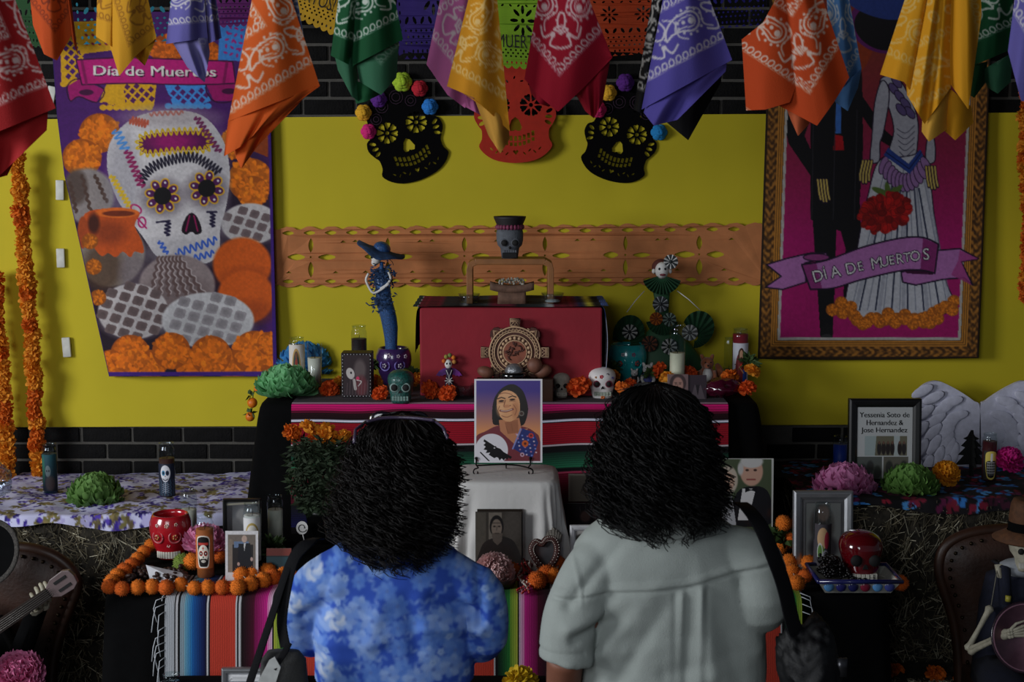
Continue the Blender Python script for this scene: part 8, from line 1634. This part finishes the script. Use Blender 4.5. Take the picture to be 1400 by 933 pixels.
person('person', 'person in a grey-green short sleeved shirt with dark curly hair, seen from behind', CX, CYY, P(895, 538, 2.95).z, .235, SHZ, arms, tors, hairR, shirtR, slv)
# ---- person with blue flowered blouse
YbL = 3.06; CXL, CYL = P(532, 800, YbL).x, 3.17; SHL = P(545, 762, YbL).z
def blouse(me, c, n):
    u, v = c[:, 0] - CXL, c[:, 2]; d = .004 * vnoise(c, 7) + .002 * vnoise(c, 18); back = np.clip(-n[:, 1] * 1.6, 0, 1)
    for (xa, za, xb, zb_, am, wd) in ((.19, 1.07, .1, 1.12, -.01, .014), (.2, 1.03, .08, 1.05, .01, .016), (-.2, 1.06, -.1, 1.12, -.009, .016), (.2, 1.2, .2, 1.05, -.012, .012), (-.05, 1.0, -.02, 1.1, .006, .02), (.06, 1.0, .04, 1.12, -.006, .02), (-.17, 1.0, -.02, 1.02, .007, .015)):
        dx, dz = xb - xa, zb_ - za; t = np.clip(((u - xa) * dx + (v - za) * dz) / (dx * dx + dz * dz), 0, 1); q = np.hypot(u - xa - t * dx, v - za - t * dz); d += back * am * np.exp(-(q / wd) ** 2)
    cvb = Cv(-.5, .8, .5, 1.5, (46, 82, 182), 420); rr = random.Random(21)
    A, B, Wt = (94, 130, 204), (124, 154, 214), (198, 208, 228)
    def fl(x, y, r, cols, n): 
        for ring in (1, .62):
            for k in range(n): a = k * 6.283 / n + ring * 2; cvb.ell(x + r * .62 * ring * math.cos(a), y + r * .62 * ring * math.sin(a), r * .4 * (.5 + .5 * ring), r * .27, cols[(k + int(ring)) % len(cols)], rot=a + .5, soft=.004, a=.9)
        cvb.ell(x, y, r * .16, r * .16, (90, 120, 190), soft=.004)
    for i in range(420):
        x, y = rr.uniform(-.5, .5), rr.uniform(.8, 1.5); a = rr.random() * 6.28
        for k in range(5): b = a + (k - 2) * .0; cvb.ell(x + .011 * k * math.cos(a), y + .011 * k * math.sin(a) , .0075, .0035, (A, B)[k % 2], rot=a + (.9 if k % 2 else -.9), soft=.004, a=.8)
    for i in range(360): fl(rr.uniform(-.5, .5), rr.uniform(.8, 1.5), rr.uniform(.014, .026), [(80, 122, 206), (100, 140, 214), (88, 128, 208)], 7)
    for i in range(150): fl(rr.uniform(-.5, .5), rr.uniform(.8, 1.5), rr.uniform(.022, .034), [B, (112, 148, 218), (140, 170, 226)], 8)
    for i in range(9):
        for j in range(6): fl(-.45 + .115 * i + (.05 if j % 2 else 0) + rr.uniform(-.025, .025), .84 + .12 * j + rr.uniform(-.03, .03), rr.uniform(.024, .033), [Wt, (140, 168, 220), (178, 194, 224)], 11) if rr.random() < .5 else None
    for i in range(110): x, y = rr.uniform(-.5, .5), rr.uniform(.8, 1.5); fl(x, y, .009, [(150, 178, 226)], 5)
    wu = u + .55 * (c[:, 1] - CYL) * np.sign(u) * np.clip(np.abs(n[:, 0]) * 1.2 - .4, 0, 1) * 0
    set_print(me, cvb.sample(wu, v)); return c + n * d[:, None], print_mat('print_blouse', .85, weave=.2)
sl0 = (CXL - .135, CYL - .01, SHL - .13); sr0 = (CXL + .13, CYL - .01, SHL - .13); eR = P(662, 880, 3.1); eL = P(402, 872, 3.2)
tors = [(.9, .185, -.13, .13), (1.0, .182, -.12, .13), (1.06, .186, -.115, .13), (1.12, .19, -.115, .135), (SHL - .075, .182, -.11, .11), (SHL - .04, .168, -.1, .09), (SHL - .01, .14, -.09, .075), (SHL + .015, .105, -.075, .06), (SHL + .045, .055, -.05, .05)]
slv = [([(CXL - .1, CYL - .015, SHL - .055), (CXL - .165, CYL - .015, SHL - .095), (CXL - .212, CYL + .02, 1.05), (CXL - .205, CYL + .05, .985), (CXL - .16, CYL + .12, .98)], [.06, .062, .058, .058, .054]), ([(CXL + .1, CYL - .015, SHL - .055), (CXL + .158, CYL - .015, SHL - .095), (eR.x - .008, CYL - .02, 1.1), (eR.x - .004, CYL + .01, .985), (eR.x - .05, CYL + .14, .985)], [.06, .064, .056, .056, .05])]
arms = [(sl0, (CXL - .203, CYL + .045, .995), (CXL - .05, CYL + .24, 1.02), (1, .2, .1), (0, -.3, -1), (0, .8, .4)), (sr0, (eR.x - .01, CYL + .02, .985), (CXL + .06, CYL + .25, 1.01), (-1, .15, .1), (0, -.3, -1), (0, .8, .4))]
def hairL(g, cx, cy, top, hz, hh):
    Yh = 3.15; rows = [row(569, 540, 548, Yh, .02, .02, cx), row(574, 516, 576, Yh, .065, .02, cx), row(588, 496, 600, Yh, .1, .015, cx), row(612, 480, 616, Yh, .12, .01, cx), row(650, 472, 624, Yh, .13, 0, cx), row(690, 462, 628, Yh, .13, -.015, cx), row(720, 460, 626, Yh, .12, -.03, cx), row(736, 474, 616, Yh, .105, -.045, cx), row(750, 492, 604, Yh, .09, -.055, cx), row(764, 516, 588, Yh, .05, -.085, cx)]
    curls(g, cx, cy, rows, m_hair2, 1000, 8, .015, (.0, .07), per=.036)
person('person', 'person in a blue flowered blouse with long dark curly hair, seen from behind', CXL, CYL, P(545, 580, 3.15).z, .205, SHL, arms, tors, hairL, blouse, slv, .165)
# sunglasses pushed up on the curly hair
Ys = 3.15; og = P(546, 580, Ys); g = E('sunglasses', 'purple rimmed sunglasses pushed up on the long curly hair', 'sunglasses', og); m_sg = mat('sunglass_plum', (70, 58, 82), .3, coat=.5)
hp = [P(478, 598, Ys - .07), P(492, 582, Ys - .07), P(504, 575, Ys - .065), P(545, 570, Ys - .02), P(585, 574, Ys - .0), P(602, 588, Ys + .0)]
MB().tube([P(484, 606, Ys - .11), P(486, 588, Ys - .08), P(500, 577, Ys - .03), P(502, 580, Ys + .06)], .0035, 6).build('temple', m_sg, g); MB().tube([P(612, 600, Ys - .1), P(606, 585, Ys - .07), P(594, 575, Ys - .02), P(590, 580, Ys + .06)], .0035, 6).build('temple', m_sg, g)
MB().tube(spline([P(500, 577, Ys - .03), P(522, 572, Ys - .02), P(546, 571, Ys - .015), P(570, 572, Ys - .02), P(594, 575, Ys - .03)], 16), .004, 6).build('brow_bar', m_sg, g)
for q in (522, 570): MB().ell(P(q, 575, Ys + .06), (.03, .006, .022), 16, 8).build('lens', mat('lens_dark', (20, 16, 24), .1, coat=1), g)
# ---- bags with their straps
def ribbon(pts, wid, th, nrm, name, m, parent):
    p = spline(pts, 40); R = []
    for i, q in enumerate(p):
        q = Vector(q); t = (Vector(p[min(i + 1, 40)]) - Vector(p[max(i - 1, 0)])).normalized(); k = i / 40 * (len(nrm) - 1); a = min(int(k), len(nrm) - 2); n_ = Vector(nrm[a]).lerp(Vector(nrm[a + 1]), k - a); n_ = (n_ - t * n_.dot(t)).normalized(); s_ = t.cross(n_)
        R.append([q + s_ * wid / 2, q + s_ * wid / 2 + n_ * th, q - s_ * wid / 2 + n_ * th, q - s_ * wid / 2])
    return MB().rings(R, True).build(name, m, parent, True, bevel=.001)
m_lth = mat('black_leather', (11, 11, 14), .6, var=.3, scale=10, bump=.5, bscale=60, spec=.3); m_strap = mat('strap_dark', (11, 11, 15), .8, bump=.3, bscale=400, spec=.15)
bp = P(1108, 900, 2.86); g = E('shoulder_bag', 'crumpled black leather bag hanging from the grey shirted shoulder', 'bag', bp)
ribbon([P(1012, 690, 2.99), P(1022, 697, 2.9), P(1040, 722, 2.835), P(1058, 765, 2.82), P(1072, 805, 2.835), P(1083, 852, 2.85), P(1092, 872, 2.86)], .033, .005, [(0, 0, 1), (.3, -1, .6), (.3, -1, .2), (.4, -1, 0)], 'strap', m_strap, g)
mb = MB().ell((0, 0, 0), 1, 64, 40); me = mb.mesh('bag', m_lth); c = co_of(me); s = S(2.86, 900)
k = 1 + .35 * np.abs(vnoise(c + 3, 2.4)) + .22 * np.abs(vnoise(c + 8, 5)); c = c * k[:, None] * np.array((40 * s, .075, 62 * s)); c[:, 0] += .03 * np.clip(c[:, 2] * -4, -1, 1); c[:, 2] += .018 * np.sin(c[:, 0] * 55) * (c[:, 2] > 0)
c = c + np.array(P(1106, 912, 2.87)) - np.array(bp); set_co(me, c); put('bag', me, g)
MB().box((-.012, -.002, -.02), (.012, .002, .02), Matrix.Translation(P(1150, 913, 2.83))).build('buckle', mat('buckle', (90, 90, 94), .3, metal=.8), g)
bp = P(392, 915, 3.0); g = E('tote_bag', 'grey and white tote bag under the blue bloused arm with two black straps', 'bag', bp)
ribbon([P(436, 738, 3.12), P(424, 742, 3.06), P(404, 762, 3.04), P(393, 800, 3.03), P(386, 850, 3.02), P(391, 885, 3.0)], .026, .004, [(0, 0, 1), (-.4, -1, .4), (-.5, -1, 0), (-.4, -1, 0)], 'strap', m_strap, g)
ribbon([P(432, 738, 3.13), P(412, 746, 3.07), P(396, 772, 3.04), P(378, 826, 3.02), P(360, 880, 3.0), P(340, 940, 2.98)], .018, .004, [(0, 0, 1), (-.4, -1, .4), (-.5, -1, 0), (-.4, -1, 0)], 'strap', m_strap, g)
mb = MB().loft([(-.2, .05, -.03, .03), (-.05, .055, -.035, .035), (.03, .05, -.03, .03), (.05, .035, -.015, .015)], P(388, 920, 3.02), 30); me = mb.build('bag', mat('tote_grey', (58, 58, 58), .9, var=.25, scale=14, bump=.3), g)
MB().add([P(346, 945, 2.975), P(368, 903, 2.975), P(376, 898, 2.975), P(384, 912, 2.975), P(372, 950, 2.975)], [(0, 1, 2, 3, 4)]).build('flap', mat('tote_white', (190, 192, 190), .9), g, False, solid=.004)
ribbon([P(396, 880, 3.0), P(388, 895, 2.985), P(374, 915, 2.975)], .014, .004, [(-.4, -1, 0), (-.4, -1, 0)], 'handle', m_strap, g)
